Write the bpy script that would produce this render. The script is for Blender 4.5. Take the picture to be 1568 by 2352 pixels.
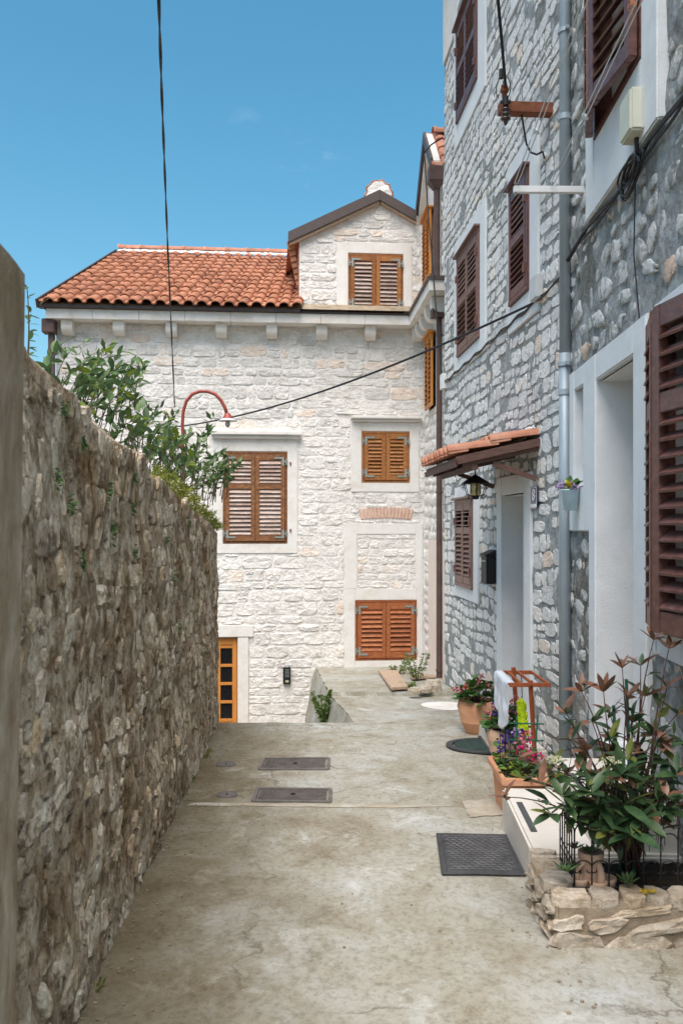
import bpy, bmesh, math, random
from mathutils import Vector, Matrix, noise as mnoise

# ------------------------------------------------------------------ camera, sky, sun, exposure
scene = bpy.context.scene
for o in list(bpy.data.objects):
    bpy.data.objects.remove(o, do_unlink=True)
COL = scene.collection
CAM_Z = 1.65
FPX = 2000.0            # focal length in pixels of a 1568 x 2352 picture
CX, CY = 784.0, 1210.0  # principal column, horizon row
cam_d = bpy.data.cameras.new('camera')
cam_d.sensor_fit = 'VERTICAL'
cam_d.sensor_height = 36.0
cam_d.lens = FPX / 2352.0 * 36.0
cam_d.shift_y = (CY - 1176.0) / 2352.0
cam_d.clip_start = 0.05
cam_d.clip_end = 3000.0
cam_d.dof.use_dof = True
cam_d.dof.focus_distance = 7.0
cam_d.dof.aperture_fstop = 7.0
cam = bpy.data.objects.new('camera', cam_d)
cam.location = (0, 0, CAM_Z)
cam.rotation_euler = (math.radians(90), 0, 0)
COL.objects.link(cam)
scene.camera = cam

SUN_FROM = Vector((-0.13, -0.68, 1.40)).normalized()
world = bpy.data.worlds.new('World')
scene.world = world
world.use_nodes = True
wn = world.node_tree
wn.nodes.clear()
w_out = wn.nodes.new('ShaderNodeOutputWorld')
w_bg = wn.nodes.new('ShaderNodeBackground')
w_sky = wn.nodes.new('ShaderNodeTexSky')
w_sky.sky_type = 'NISHITA'
w_sky.sun_disc = False
w_sky.sun_elevation = math.asin(SUN_FROM.z)
w_sky.sun_rotation = math.atan2(SUN_FROM.x, SUN_FROM.y)
w_sky.altitude = 0
w_sky.air_density = 1.0
w_sky.dust_density = 2.4
w_sky.ozone_density = 1.0
w_bg.inputs['Strength'].default_value = 0.15
w_hs = wn.nodes.new('ShaderNodeHueSaturation')   # the clear, slightly cyan blue of this day
w_hs.inputs['Hue'].default_value = 0.474
w_hs.inputs['Saturation'].default_value = 1.36
w_hs.inputs['Value'].default_value = 0.79
wn.links.new(w_sky.outputs[0], w_hs.inputs['Color'])
w_tc = wn.nodes.new('ShaderNodeTexCoord')       # a few thin fair weather wisps low in the sky
w_mp = wn.nodes.new('ShaderNodeMapping'); w_mp.inputs['Scale'].default_value = (7, 7, 17); w_mp.inputs['Location'].default_value = (0.8, 0.3, 0.2)
w_nz = wn.nodes.new('ShaderNodeTexNoise'); w_nz.inputs['Scale'].default_value = 1.0; w_nz.inputs['Detail'].default_value = 8; w_nz.inputs['Roughness'].default_value = 0.6
w_rp = wn.nodes.new('ShaderNodeValToRGB'); w_rp.color_ramp.elements[0].position = 0.63; w_rp.color_ramp.elements[1].position = 0.80
w_rp.color_ramp.elements[1].color = (0.28, 0.28, 0.28, 1)
w_sx = wn.nodes.new('ShaderNodeSeparateXYZ')
w_el = wn.nodes.new('ShaderNodeMapRange'); w_el.inputs[1].default_value = 0.28; w_el.inputs[2].default_value = 0.46; w_el.inputs[3].default_value = 1.0; w_el.inputs[4].default_value = 0.0
w_ml = wn.nodes.new('ShaderNodeMath'); w_ml.operation = 'MULTIPLY'
w_mx = wn.nodes.new('ShaderNodeMix'); w_mx.data_type = 'RGBA'; w_mx.inputs[7].default_value = (5.6, 5.9, 6.2, 1)
wn.links.new(w_tc.outputs['Generated'], w_mp.inputs['Vector']); wn.links.new(w_mp.outputs[0], w_nz.inputs['Vector']); wn.links.new(w_nz.outputs['Fac'], w_rp.inputs['Fac'])
wn.links.new(w_tc.outputs['Generated'], w_sx.inputs[0]); wn.links.new(w_sx.outputs[2], w_el.inputs[0])
wn.links.new(w_rp.outputs['Color'], w_ml.inputs[0]); wn.links.new(w_el.outputs[0], w_ml.inputs[1])
wn.links.new(w_ml.outputs[0], w_mx.inputs[0]); wn.links.new(w_hs.outputs[0], w_mx.inputs[6])
wn.links.new(w_mx.outputs[2], w_bg.inputs['Color'])
wn.links.new(w_bg.outputs[0], w_out.inputs['Surface'])

sun_d = bpy.data.lights.new('sun', 'SUN')
sun_d.energy = 2.8
sun_d.angle = math.radians(48)
sun_d.color = (1.0, 0.945, 0.875)
sun = bpy.data.objects.new('sun', sun_d)
sun.rotation_euler = (-SUN_FROM).to_track_quat('-Z', 'Y').to_euler()
sun.location = (0, 0, 20)
COL.objects.link(sun)

vs = scene.view_settings
vs.view_transform = 'Standard'
vs.look = 'None'
vs.exposure = 0.78
vs.gamma = 1.0
vs.use_curve_mapping = False
scene.render.engine = 'CYCLES'
scene.cycles.max_bounces = 6
scene.cycles.diffuse_bounces = 4
scene.cycles.use_denoising = True

RNG = random.Random(7)

# ------------------------------------------------------------------ helpers: frames
class Frame:
    """A vertical plane: s runs along it, z up, d out of it."""
    def __init__(self, o, s):
        self.o = Vector((o[0], o[1], 0))
        self.S = Vector((s[0], s[1], 0)).normalized()
        self.N = None
    def L(self, s, z, d=0.0):
        p = self.o + self.S * s + self.N * d
        return Vector((p.x, p.y, z))
    def P(self, u, v, d=0.0):
        """Where the sight line through picture point (u, v) meets the plane at offset d."""
        r = Vector(((u - CX) / FPX, 1.0, -(v - CY) / FPX))
        c = Vector((0, 0, CAM_Z))
        o = self.o + self.N * d
        t = (o - c).to_2d().dot(self.N.to_2d()) / r.to_2d().dot(self.N.to_2d())
        p = c + r * t
        return ((p - o).to_2d().dot(self.S.to_2d()), p.z)
    def mat(self, s, z, d=0.0):
        m = Matrix.Identity(4)
        m.col[0][:3] = self.S
        m.col[1][:3] = -self.N
        m.col[2][:3] = (0, 0, 1)
        m.col[3][:3] = self.L(s, z, d)
        return m

def frame(o, s, towards):
    f = Frame(o, s)
    n = Vector((f.S.y, -f.S.x, 0))
    if n.dot(Vector((towards[0], towards[1], 0)) - f.o) < 0:
        n = -n
    f.N = n
    return f

FM = frame((0, 13.74), (1, 0.085), (0, 0))            # white house, main front
FW = frame((1.42, 11.85), (-0.10, 2.0), (0, 12.5))    # white house, wing
F8 = frame((2.10, 0), (-0.067, 1), (0, 5))            # grey stone house no. 8
FN = frame((1.3875, 0), (0.043, 1), (0, 5))           # near house on the right
FL = frame((-0.713, 0), (-0.057, 1), (1, 5))          # garden wall on the left

def ground_z(y):
    return -0.055 * (y - 3.5)

def pix(u, v, y):
    return Vector(((u - CX) / FPX * y, y, CAM_Z - (v - CY) / FPX * y))

def on_ground(u, v, dz=0.0):
    k = (v - CY) / FPX
    y = (CAM_Z - 0.1925 - dz) / (k - 0.055)
    return Vector(((u - CX) / FPX * y, y, ground_z(y) + dz))

def project(p):
    if p.y < 0.2:
        return None
    return (CX + FPX * p.x / p.y, CY - FPX * (p.z - CAM_Z) / p.y)

# ------------------------------------------------------------------ helpers: meshes
class MB:
    def __init__(self):
        self.v = []; self.f = []; self.t = []
    def add(self, verts, faces, tint=0.5):
        b = len(self.v)
        self.v.extend(tuple(p) for p in verts)
        self.t.extend([tint] * len(verts))
        self.f.extend(tuple(i + b for i in f) for f in faces)
    def hexa(self, p, tint=0.5):
        self.add(p, [(0, 3, 2, 1), (4, 5, 6, 7), (0, 1, 5, 4), (1, 2, 6, 5), (2, 3, 7, 6), (3, 0, 4, 7)], tint)
    def box(self, x0, x1, y0, y1, z0, z1, tint=0.5):
        self.hexa([(x0, y0, z0), (x1, y0, z0), (x1, y1, z0), (x0, y1, z0), (x0, y0, z1), (x1, y0, z1), (x1, y1, z1), (x0, y1, z1)], tint)
    def fbox(self, F, s0, s1, z0, z1, d0, d1, tint=0.5):
        L = F.L
        self.hexa([L(s0, z0, d0), L(s1, z0, d0), L(s1, z0, d1), L(s0, z0, d1), L(s0, z1, d0), L(s1, z1, d0), L(s1, z1, d1), L(s0, z1, d1)], tint)
    def bar(self, a, b, w, h, up=(0, 0, 1), tint=0.5):
        a = Vector(a); b = Vector(b); d = (b - a).normalized(); up = Vector(up)
        x = d.cross(up)
        if x.length < 1e-4:
            x = d.cross(Vector((0, 1, 0)))
        x.normalize(); y = x.cross(d).normalized()
        x *= w / 2; y *= h / 2
        self.hexa([a - x - y, a + x - y, b + x - y, b - x - y, a - x + y, a + x + y, b + x + y, b - x + y], tint)
    def tube(self, pts, r, seg=8, tint=0.5, caps=True):
        pts = [Vector(p) for p in pts]
        rs = r if isinstance(r, (list, tuple)) else [r] * len(pts)
        prev = None; rings = []
        for i, p in enumerate(pts):
            d = (pts[min(i + 1, len(pts) - 1)] - pts[max(i - 1, 0)])
            d = d.normalized() if d.length > 1e-9 else Vector((0, 0, 1))
            if prev is None:
                x = d.cross(Vector((0, 0, 1)))
                if x.length < 1e-3:
                    x = d.cross(Vector((0, 1, 0)))
            else:
                x = prev - d * prev.dot(d)
            x.normalize(); prev = x; y = d.cross(x)
            rings.append([p + (x * math.cos(2 * math.pi * k / seg) + y * math.sin(2 * math.pi * k / seg)) * rs[i] for k in range(seg)])
        verts = [q for rg in rings for q in rg]
        faces = []
        for i in range(len(rings) - 1):
            for k in range(seg):
                a = i * seg + k; b = i * seg + (k + 1) % seg
                faces.append((a, b, b + seg, a + seg))
        if caps:
            faces.append(tuple(range(seg - 1, -1, -1)))
            faces.append(tuple(range((len(rings) - 1) * seg, len(rings) * seg)))
        self.add(verts, faces, tint)
    def lathe(self, prof, c, seg=24, tint=0.5, wob=0.0):
        """prof: (radius, z) from one end to the other, turned about the vertical through c."""
        c = Vector(c); verts = []; faces = []
        for r, z in prof:
            for k in range(seg):
                a = 2 * math.pi * k / seg
                rr = r * (1 + wob * math.sin(3 * a + z * 9))
                verts.append((c.x + rr * math.cos(a), c.y + rr * math.sin(a), c.z + z))
        n = len(prof)
        for i in range(n - 1):
            for k in range(seg):
                a = i * seg + k; b = i * seg + (k + 1) % seg
                faces.append((a, b, b + seg, a + seg))
        self.add(verts, faces, tint)
    def ball(self, c, r, seg=8, rings=5, tint=0.5, sz=1.0):
        c = Vector(c)
        prof = [(max(r * math.sin(math.pi * i / rings), 1e-4), -r * sz * math.cos(math.pi * i / rings)) for i in range(rings + 1)]
        self.lathe(prof, c, seg, tint)
    def grid(self, fn, nu, nv, tint=0.5):
        verts = [fn(i / nu, j / nv) for j in range(nv + 1) for i in range(nu + 1)]
        faces = []
        for j in range(nv):
            for i in range(nu):
                a = j * (nu + 1) + i
                faces.append((a, a + 1, a + nu + 2, a + nu + 1))
        self.add(verts, faces, tint)
    def mesh(self, name, mat=None, smooth=False, bevel=0.0, weld=False, solidify=0.0):
        me = bpy.data.meshes.new(name)
        me.from_pydata(self.v, [], self.f)
        at = me.attributes.new('tint', 'FLOAT', 'POINT')
        at.data.foreach_set('value', self.t)
        bm = bmesh.new(); bm.from_mesh(me)
        if weld:
            bmesh.ops.remove_doubles(bm, verts=bm.verts, dist=1e-5)
        bmesh.ops.recalc_face_normals(bm, faces=bm.faces)
        if bevel:
            bmesh.ops.bevel(bm, geom=[e for e in bm.edges if len(e.link_faces) == 2 and e.calc_face_angle(0) > 0.5], offset=bevel, segments=2, affect='EDGES', clamp_overlap=True)
        bm.to_mesh(me); bm.free()
        if smooth:
            me.polygons.foreach_set('use_smooth', [True] * len(me.polygons))
        if mat:
            me.materials.append(mat)
        me.update()
        return me
    def build(self, name, mat, parent=None, smooth=False, bevel=0.0, weld=False, solid=0.0):
        o = link(name, self.mesh(name, mat, smooth, bevel, weld), parent)
        if solid:
            m = o.modifiers.new('thickness', 'SOLIDIFY'); m.thickness = solid; m.offset = 0
        return o

def link(name, data, parent=None, matrix=None):
    o = bpy.data.objects.new(name, data)
    COL.objects.link(o)
    if matrix is not None:
        o.matrix_basis = matrix
    if parent is not None:
        o.parent = parent
        if parent.type == 'EMPTY':
            o.matrix_parent_inverse = Matrix.Translation(-parent.location)
    return o

def thing(name, label, cat, loc=(0, 0, 0), group=None):
    o = bpy.data.objects.new(name, None)
    o.empty_display_size = 0.1
    COL.objects.link(o)
    o.location = loc
    return tag(o, label, cat, group)

def tag(o, label, cat, group=None, kind=None):
    o['label'] = label
    o['category'] = cat
    if group: o['group'] = group
    if kind: o['kind'] = kind
    return o

def struct(o):
    o['kind'] = 'structure'
    return o

def stuff(o):
    o['kind'] = 'stuff'
    return o

# ------------------------------------------------------------------ helpers: materials
def hexc(h):
    h = h.lstrip('#')
    c = [int(h[i:i + 2], 16) / 255 for i in (0, 2, 4)]
    return tuple(x / 12.92 if x <= 0.04045 else ((x + 0.055) / 1.055) ** 2.4 for x in c) + (1,)

def ramp(nt, stops, interp='LINEAR'):
    n = nt.nodes.new('ShaderNodeValToRGB')
    n.color_ramp.interpolation = interp
    el = n.color_ramp.elements
    while len(el) < len(stops):
        el.new(0.5)
    for e, (p, c) in zip(el, stops):
        e.position = p
        e.color = c if len(c) == 4 else tuple(c) + (1,)
    return n

def noise_node(nt, vec, scale, detail=6, rough=0.6, dist=0.0):
    n = nt.nodes.new('ShaderNodeTexNoise')
    n.inputs['Scale'].default_value = scale
    n.inputs['Detail'].default_value = detail
    n.inputs['Roughness'].default_value = rough
    n.inputs['Distortion'].default_value = dist
    nt.links.new(vec, n.inputs['Vector'])
    return n

def mixc(nt, fac, a, b, mode='MIX'):
    n = nt.nodes.new('ShaderNodeMix')
    n.data_type = 'RGBA'; n.blend_type = mode
    for val, sock in ((fac, n.inputs[0]), (a, n.inputs[6]), (b, n.inputs[7])):
        if hasattr(val, 'is_linked') or hasattr(val, 'links'):
            nt.links.new(val, sock)
        elif isinstance(val, (int, float)):
            sock.default_value = val
        else:
            sock.default_value = val if len(val) == 4 else tuple(val) + (1,)
    return n.outputs[2]

def M(name, stops, scale=6.0, detail=6, nrough=0.6, rough=0.85, bump=0.3, bscale=60.0, bdist=0.01, tint=None, tstops=None, tmix=1.0,
      stretch=(1, 1, 1), metallic=0.0, spec=0.3, dist=0.0, speck=None, bump2=None, rotz=0.0, coat=0.0, blotch=None):
    m = bpy.data.materials.new(name)
    m.use_nodes = True
    nt = m.node_tree
    b = nt.nodes['Principled BSDF']
    b.inputs['Roughness'].default_value = rough
    b.inputs['Metallic'].default_value = metallic
    b.inputs['Specular IOR Level'].default_value = spec
    if coat: b.inputs['Coat Weight'].default_value = coat
    geo = nt.nodes.new('ShaderNodeNewGeometry')
    mp = nt.nodes.new('ShaderNodeMapping')
    mp.inputs['Scale'].default_value = stretch
    mp.inputs['Rotation'].default_value = (0, 0, rotz)
    nt.links.new(geo.outputs['Position'], mp.inputs['Vector'])
    vec = mp.outputs['Vector']
    n1 = noise_node(nt, vec, scale, detail, nrough, dist)
    col = ramp(nt, stops)
    nt.links.new(n1.outputs['Fac'], col.inputs['Fac'])
    out = col.outputs['Color']
    if tint:
        if tint == 'attr':
            a = nt.nodes.new('ShaderNodeAttribute'); a.attribute_name = 'tint'; src = a.outputs['Fac']
        elif tint == 'object':
            a = nt.nodes.new('ShaderNodeObjectInfo'); src = a.outputs['Random']
        else:
            src = geo.outputs['Random Per Island']
        tr = ramp(nt, tstops)
        nt.links.new(src, tr.inputs['Fac'])
        out = mixc(nt, tmix, out, tr.outputs['Color'], 'MULTIPLY')
    if speck:
        sc, lo, hi, c, amt = speck
        n3 = noise_node(nt, geo.outputs['Position'], sc, 8, 0.7)
        r3 = ramp(nt, [(lo, (0, 0, 0)), (hi, (amt, amt, amt))])
        nt.links.new(n3.outputs['Fac'], r3.inputs['Fac'])
        out = mixc(nt, r3.outputs['Color'], out, c)
    if blotch:
        bs, lo, hi, bc_ = blotch
        n5 = noise_node(nt, geo.outputs['Position'], bs, 8, 0.68, 0.5)
        r5 = ramp(nt, [(lo, bc_), (hi, (1, 1, 1))])
        nt.links.new(n5.outputs['Fac'], r5.inputs['Fac'])
        out = mixc(nt, 1.0, out, r5.outputs['Color'], 'MULTIPLY')
    nt.links.new(out, b.inputs['Base Color'])
    if bump:
        n2 = noise_node(nt, vec, bscale, 8, 0.65)
        bp = nt.nodes.new('ShaderNodeBump')
        bp.inputs['Strength'].default_value = bump
        bp.inputs['Distance'].default_value = bdist
        nt.links.new(n2.outputs['Fac'], bp.inputs['Height'])
        if bump2:
            n4 = noise_node(nt, vec, bump2[0], 4, 0.5)
            bp2 = nt.nodes.new('ShaderNodeBump')
            bp2.inputs['Strength'].default_value = bump2[1]
            bp2.inputs['Distance'].default_value = bump2[2]
            nt.links.new(n4.outputs['Fac'], bp2.inputs['Height'])
            nt.links.new(bp.outputs['Normal'], bp2.inputs['Normal'])
            nt.links.new(bp2.outputs['Normal'], b.inputs['Normal'])
        else:
            nt.links.new(bp.outputs['Normal'], b.inputs['Normal'])
    return m

def flat(name, c, rough=0.6, metallic=0.0, spec=0.4, bump=0.0, bscale=80, var=0.12):
    lo = tuple(x * (1 - var) for x in c[:3]); hi = tuple(min(1, x * (1 + var)) for x in c[:3])
    return M(name, [(0.3, lo), (0.7, hi)], 14, 5, 0.6, rough, bump, bscale, 0.003, metallic=metallic, spec=spec)

W3 = (1, 1, 1)
MAT = {}
MAT['facade_mortar'] = M('white lime mortar', [(0.3, (0.64, 0.59, 0.53)), (0.5, (0.84, 0.81, 0.77)), (0.75, (0.89, 0.87, 0.84))], 5, 10, 0.7, 0.95, 0.8, 30, 0.025,
                         bump2=(9, 0.6, 0.03), speck=(6, 0.60, 0.72, (0.56, 0.46, 0.36), 0.45))
MAT['facade_stone'] = M('whitewashed limestone', [(0.30, (0.54, 0.48, 0.42)), (0.42, (0.80, 0.77, 0.73)), (0.56, (0.88, 0.86, 0.83)), (0.75, (0.91, 0.895, 0.875))], 9, 10, 0.72, 0.92, 0.65, 24, 0.028,
                        tint='attr', tstops=[(0.0, (0.72, 0.72, 0.71)), (0.2, (0.85, 0.845, 0.83)), (0.5, (0.95, 0.94, 0.92)), (0.90, (1, 0.99, 0.97)), (0.96, (0.98, 0.92, 0.85)), (1.0, (0.95, 0.83, 0.74))],
                        bump2=(11, 0.6, 0.04), speck=(4.5, 0.54, 0.66, (0.86, 0.84, 0.80), 0.8))
MAT['plaster'] = M('pale smooth plaster', [(0.3, (0.75, 0.725, 0.68)), (0.7, (0.84, 0.82, 0.785))], 6, 10, 0.7, 0.85, 0.5, 60, 0.008, blotch=(2.5, 0.36, 0.52, (0.90, 0.86, 0.80)), speck=(5, 0.58, 0.76, (0.60, 0.50, 0.39), 0.45))
MAT['plaster_cool'] = M('painted white render', [(0.3, (0.69, 0.71, 0.72)), (0.7, (0.78, 0.80, 0.81))], 4, 8, 0.65, 0.8, 0.7, 110, 0.006, speck=(2.8, 0.57, 0.75, (0.54, 0.50, 0.43), 0.4), bump2=(6, 0.3, 0.02))
MAT['plaster_pink'] = M('faded pink plaster', [(0.3, (0.78, 0.64, 0.56)), (0.7, (0.84, 0.74, 0.66))], 4, 6, 0.6, 0.9, 0.3, 80, 0.004)
MAT['h8_mortar'] = M('grey smeared mortar', blotch=(1.6, 0.36, 0.52, (0.72, 0.69, 0.60)), stops= [(0.30, (0.17, 0.18, 0.18)), (0.44, (0.27, 0.29, 0.295)), (0.56, (0.37, 0.39, 0.395)), (0.66, (0.60, 0.61, 0.605))], scale=9, detail=11, nrough=0.74, rough=0.95, bump=1.0, bscale=34, bdist=0.02,
                     bump2=(10, 0.5, 0.03), speck=(3.0, 0.56, 0.70, (0.32, 0.31, 0.26), 0.5))
MAT['h8_stone'] = M('pale rough limestone', [(0.28, (0.58, 0.54, 0.49)), (0.42, (0.82, 0.80, 0.76)), (0.56, (0.90, 0.88, 0.85)), (0.78, (0.92, 0.90, 0.88))], 13, 10, 0.74, 0.92, 1.0, 36, 0.025,
                    tint='attr', tstops=[(0.0, (0.72, 0.74, 0.76)), (0.35, (0.92, 0.94, 0.96)), (0.92, (0.98, 0.99, 1)), (0.97, (1.0, 0.95, 0.88)), (1.0, (0.96, 0.80, 0.70))], bump2=(16, 0.5, 0.03),
                    speck=(12, 0.575, 0.63, (0.40, 0.415, 0.415), 0.8))
MAT['near_stone'] = M('limestone smeared with cement', [(0.28, (0.50, 0.47, 0.42)), (0.42, (0.76, 0.75, 0.72)), (0.56, (0.86, 0.85, 0.83)), (0.78, (0.90, 0.89, 0.87))], 12, 11, 0.76, 0.92, 1.0, 32, 0.03,
                    tint='attr', tstops=[(0.0, (0.72, 0.73, 0.73)), (0.5, (1, 1, 1)), (0.97, (1, 1, 1)), (1.0, (0.95, 0.72, 0.58))], bump2=(14, 0.6, 0.03), speck=(10, 0.50, 0.56, (0.34, 0.345, 0.33), 0.9))
MAT['near_mortar'] = M('rough grey cement render', blotch=(2.0, 0.38, 0.54, (0.55, 0.52, 0.45)), stops= [(0.30, (0.15, 0.135, 0.11)), (0.40, (0.24, 0.25, 0.245)), (0.50, (0.35, 0.37, 0.375)), (0.60, (0.50, 0.52, 0.525)), (0.74, (0.70, 0.71, 0.71))], scale=6.5, detail=12, nrough=0.77, rough=0.95, bump=1.0, bscale=24, bdist=0.035,
                       bump2=(8, 0.6, 0.04), speck=(2.2, 0.54, 0.66, (0.40, 0.40, 0.37), 0.6))
MAT['old_mortar'] = M('old brown earth mortar', [(0.30, (0.055, 0.036, 0.020)), (0.40, (0.22, 0.155, 0.095)), (0.50, (0.50, 0.41, 0.29)), (0.60, (0.82, 0.74, 0.61))], 11, 12, 0.78, 0.95, 1.0, 26, 0.045, bump2=(9, 0.8, 0.06), blotch=(2.6, 0.36, 0.54, (0.44, 0.34, 0.23)))
MAT['old_stone'] = M('weathered grey brown rubble', [(0.30, (0.19, 0.14, 0.085)), (0.40, (0.52, 0.43, 0.31)), (0.49, (0.82, 0.74, 0.61)), (0.60, (0.92, 0.87, 0.77))], 16, 12, 0.78, 0.95, 1.0, 30, 0.04, blotch=(2.6, 0.36, 0.52, (0.52, 0.42, 0.30)),
                     tint='attr', tstops=[(0.0, (0.40, 0.33, 0.26)), (0.4, (0.82, 0.78, 0.73)), (0.9, (1, 0.99, 0.96)), (1.0, (1, 0.84, 0.66))], bump2=(14, 0.6, 0.04),
                     speck=(9, 0.54, 0.61, (0.14, 0.10, 0.065), 0.85))
MAT['pier'] = M('smooth stained cement pier', [(0.3, (0.24, 0.185, 0.125)), (0.45, (0.38, 0.31, 0.225)), (0.6, (0.47, 0.405, 0.315)), (0.75, (0.54, 0.48, 0.39))], 7, 11, 0.75, 0.9, 0.9, 45, 0.015, stretch=(1, 1, 0.5), blotch=(3.0, 0.38, 0.55, (0.62, 0.56, 0.46)))
MAT['planter_stone'] = M('warm limestone rubble', [(0.28, (0.25, 0.19, 0.13)), (0.44, (0.46, 0.385, 0.295)), (0.56, (0.61, 0.54, 0.445)), (0.72, (0.73, 0.68, 0.60))], 14, 11, 0.74, 0.9, 0.9, 40, 0.012,
                         tint='attr', tstops=[(0.0, (0.72, 0.70, 0.68)), (0.7, (1, 1, 1)), (1.0, (1.0, 0.90, 0.78))], bump2=(17, 0.5, 0.02))
MAT['planter_mortar'] = M('sandy mortar', [(0.3, (0.20, 0.15, 0.10)), (0.6, (0.36, 0.30, 0.22)), (0.8, (0.46, 0.41, 0.33))], 9, 8, 0.65, 0.95, 0.9, 45, 0.012)
MAT['white_step'] = M('worn white stone step', [(0.3, (0.60, 0.56, 0.50)), (0.7, (0.74, 0.71, 0.65))], 4, 7, 0.6, 0.7, 0.15, 60, 0.004, speck=(8, 0.6, 0.75, (0.45, 0.40, 0.32), 0.35))
MAT['tile'] = M('terracotta roof tile', [(0.3, (0.30, 0.125, 0.065)), (0.55, (0.46, 0.20, 0.115)), (0.75, (0.58, 0.32, 0.21))], 6, 8, 0.65, 0.85, 0.4, 60, 0.006,
                tint='object', tstops=[(0.0, (0.66, 0.60, 0.58)), (0.4, (0.95, 0.92, 0.9)), (1.0, (1, 1, 1))], speck=(9, 0.54, 0.66, (0.12, 0.09, 0.065), 0.8))
MAT['tile_new'] = M('clean terracotta tile', [(0.3, (0.44, 0.17, 0.10)), (0.5, (0.58, 0.26, 0.165)), (0.7, (0.68, 0.37, 0.26))], 8, 9, 0.7, 0.8, 0.4, 60, 0.005, tint='object', tstops=[(0, (0.7, 0.68, 0.66)), (1, W3)], speck=(12, 0.58, 0.68, (0.20, 0.13, 0.09), 0.6))
MAT['terracotta'] = M('terracotta pot clay', [(0.3, (0.56, 0.27, 0.15)), (0.6, (0.68, 0.36, 0.21)), (0.85, (0.76, 0.50, 0.36))], 5, 7, 0.6, 0.75, 0.2, 70, 0.003, stretch=(1, 1, 3))
MAT['terracotta_pale'] = M('pale limed terracotta', [(0.3, (0.50, 0.32, 0.22)), (0.6, (0.62, 0.43, 0.31)), (0.85, (0.68, 0.54, 0.44))], 5, 7, 0.6, 0.8, 0.2, 70, 0.003, stretch=(1, 1, 3))
MAT['dark_metal'] = flat('dark brown sheet metal', (0.075, 0.055, 0.05), 0.5, 0.0, 0.5)
MAT['brown_pipe'] = M('brown painted pipe', [(0.3, (0.085, 0.052, 0.045)), (0.7, (0.13, 0.085, 0.075))], 8, 6, 0.6, 0.55, 0.1, 60, 0.002, speck=(9, 0.66, 0.72, (0.16, 0.32, 0.30), 0.7))
MAT['galv'] = M('galvanised steel', [(0.3, (0.30, 0.36, 0.40)), (0.7, (0.42, 0.48, 0.52))], 9, 8, 0.65, 0.5, 0.05, 60, 0.002, metallic=0.25, spec=0.5, stretch=(1, 1, 0.3))
MAT['gutter_grey'] = flat('grey painted gutter', (0.42, 0.43, 0.43), 0.5)
MAT['wood_orange'] = M('varnished orange wood', [(0.28, (0.17, 0.06, 0.018)), (0.5, (0.41, 0.17, 0.048)), (0.72, (0.60, 0.285, 0.095))], 5, 9, 0.68, 0.5, 0.25, 30, 0.004, stretch=(2.5, 2.5, 14), spec=0.4, tint='object', tstops=[(0, (0.66, 0.58, 0.54)), (0.6, (0.92, 0.88, 0.86)), (1, (1, 1, 1))])
MAT['wood_frame'] = M('orange brown shutter frame', [(0.28, (0.10, 0.042, 0.02)), (0.5, (0.23, 0.10, 0.042)), (0.72, (0.38, 0.19, 0.085))], 5, 9, 0.7, 0.55, 0.25, 30, 0.004, stretch=(3, 3, 5))
MAT['wood_worn'] = M('weathered brown wood', [(0.28, (0.20, 0.105, 0.072)), (0.40, (0.40, 0.265, 0.20)), (0.50, (0.50, 0.39, 0.335)), (0.64, (0.68, 0.62, 0.58))], 6, 10, 0.72, 0.62, 0.3, 30, 0.004, stretch=(1.6, 1.6, 14), tint='object', tstops=[(0, (0.62, 0.56, 0.54)), (0.5, (0.88, 0.84, 0.82)), (1, W3)])
MAT['wood_red'] = M('red brown varnished slats', [(0.28, (0.22, 0.062, 0.022)), (0.5, (0.44, 0.145, 0.052)), (0.70, (0.62, 0.255, 0.10)), (0.84, (0.76, 0.50, 0.34))], 6, 10, 0.72, 0.5, 0.3, 30, 0.004, stretch=(2, 2, 12), tint='object', tstops=[(0, (0.66, 0.6, 0.58)), (1, W3)])
MAT['wood_yellow'] = M('honey coloured wood', [(0.3, (0.50, 0.19, 0.04)), (0.7, (0.64, 0.28, 0.07))], 5, 6, 0.6, 0.45, 0.15, 30, 0.003, stretch=(10, 10, 1))
MAT['shutter_dark'] = M('dark maroon shutter paint', [(0.3, (0.085, 0.034, 0.027)), (0.55, (0.15, 0.066, 0.052)), (0.8, (0.22, 0.11, 0.09))], 6, 7, 0.65, 0.42, 0.15, 40, 0.003, stretch=(3, 3, 5), spec=0.5, speck=(9, 0.625, 0.67, (0.50, 0.18, 0.07), 0.85))
MAT['shutter_brown'] = M('brown shutter paint', [(0.3, (0.14, 0.072, 0.057)), (0.7, (0.25, 0.15, 0.125))], 6, 8, 0.68, 0.5, 0.15, 40, 0.003, stretch=(3, 3, 5), spec=0.4, speck=(9, 0.67, 0.72, (0.42, 0.14, 0.06), 0.5))
MAT['beam_brown'] = M('brown stained timber', [(0.3, (0.085, 0.042, 0.032)), (0.7, (0.17, 0.092, 0.075))], 5, 7, 0.65, 0.65, 0.2, 40, 0.003, stretch=(2, 10, 10))
MAT['rust'] = M('rusty painted iron', [(0.3, (0.14, 0.045, 0.022)), (0.6, (0.24, 0.085, 0.045)), (0.8, (0.32, 0.14, 0.08))], 14, 8, 0.65, 0.8, 0.3, 70, 0.003)
MAT['rack_wood'] = M('red brown stained wood', [(0.3, (0.26, 0.062, 0.022)), (0.7, (0.38, 0.11, 0.045))], 5, 6, 0.6, 0.6, 0.15, 50, 0.003, stretch=(8, 8, 1))
MAT['hinge'] = flat('grey green zinc hinge', (0.30, 0.34, 0.31), 0.5, 0.4, 0.5)
MAT['black_metal'] = flat('black wrought iron', (0.02, 0.02, 0.022), 0.55, 0.3, 0.4)
MAT['cable'] = flat('black cable', (0.022, 0.022, 0.025), 0.6)
MAT['rope'] = flat('white clothes line', (0.62, 0.65, 0.66), 0.8)
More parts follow.
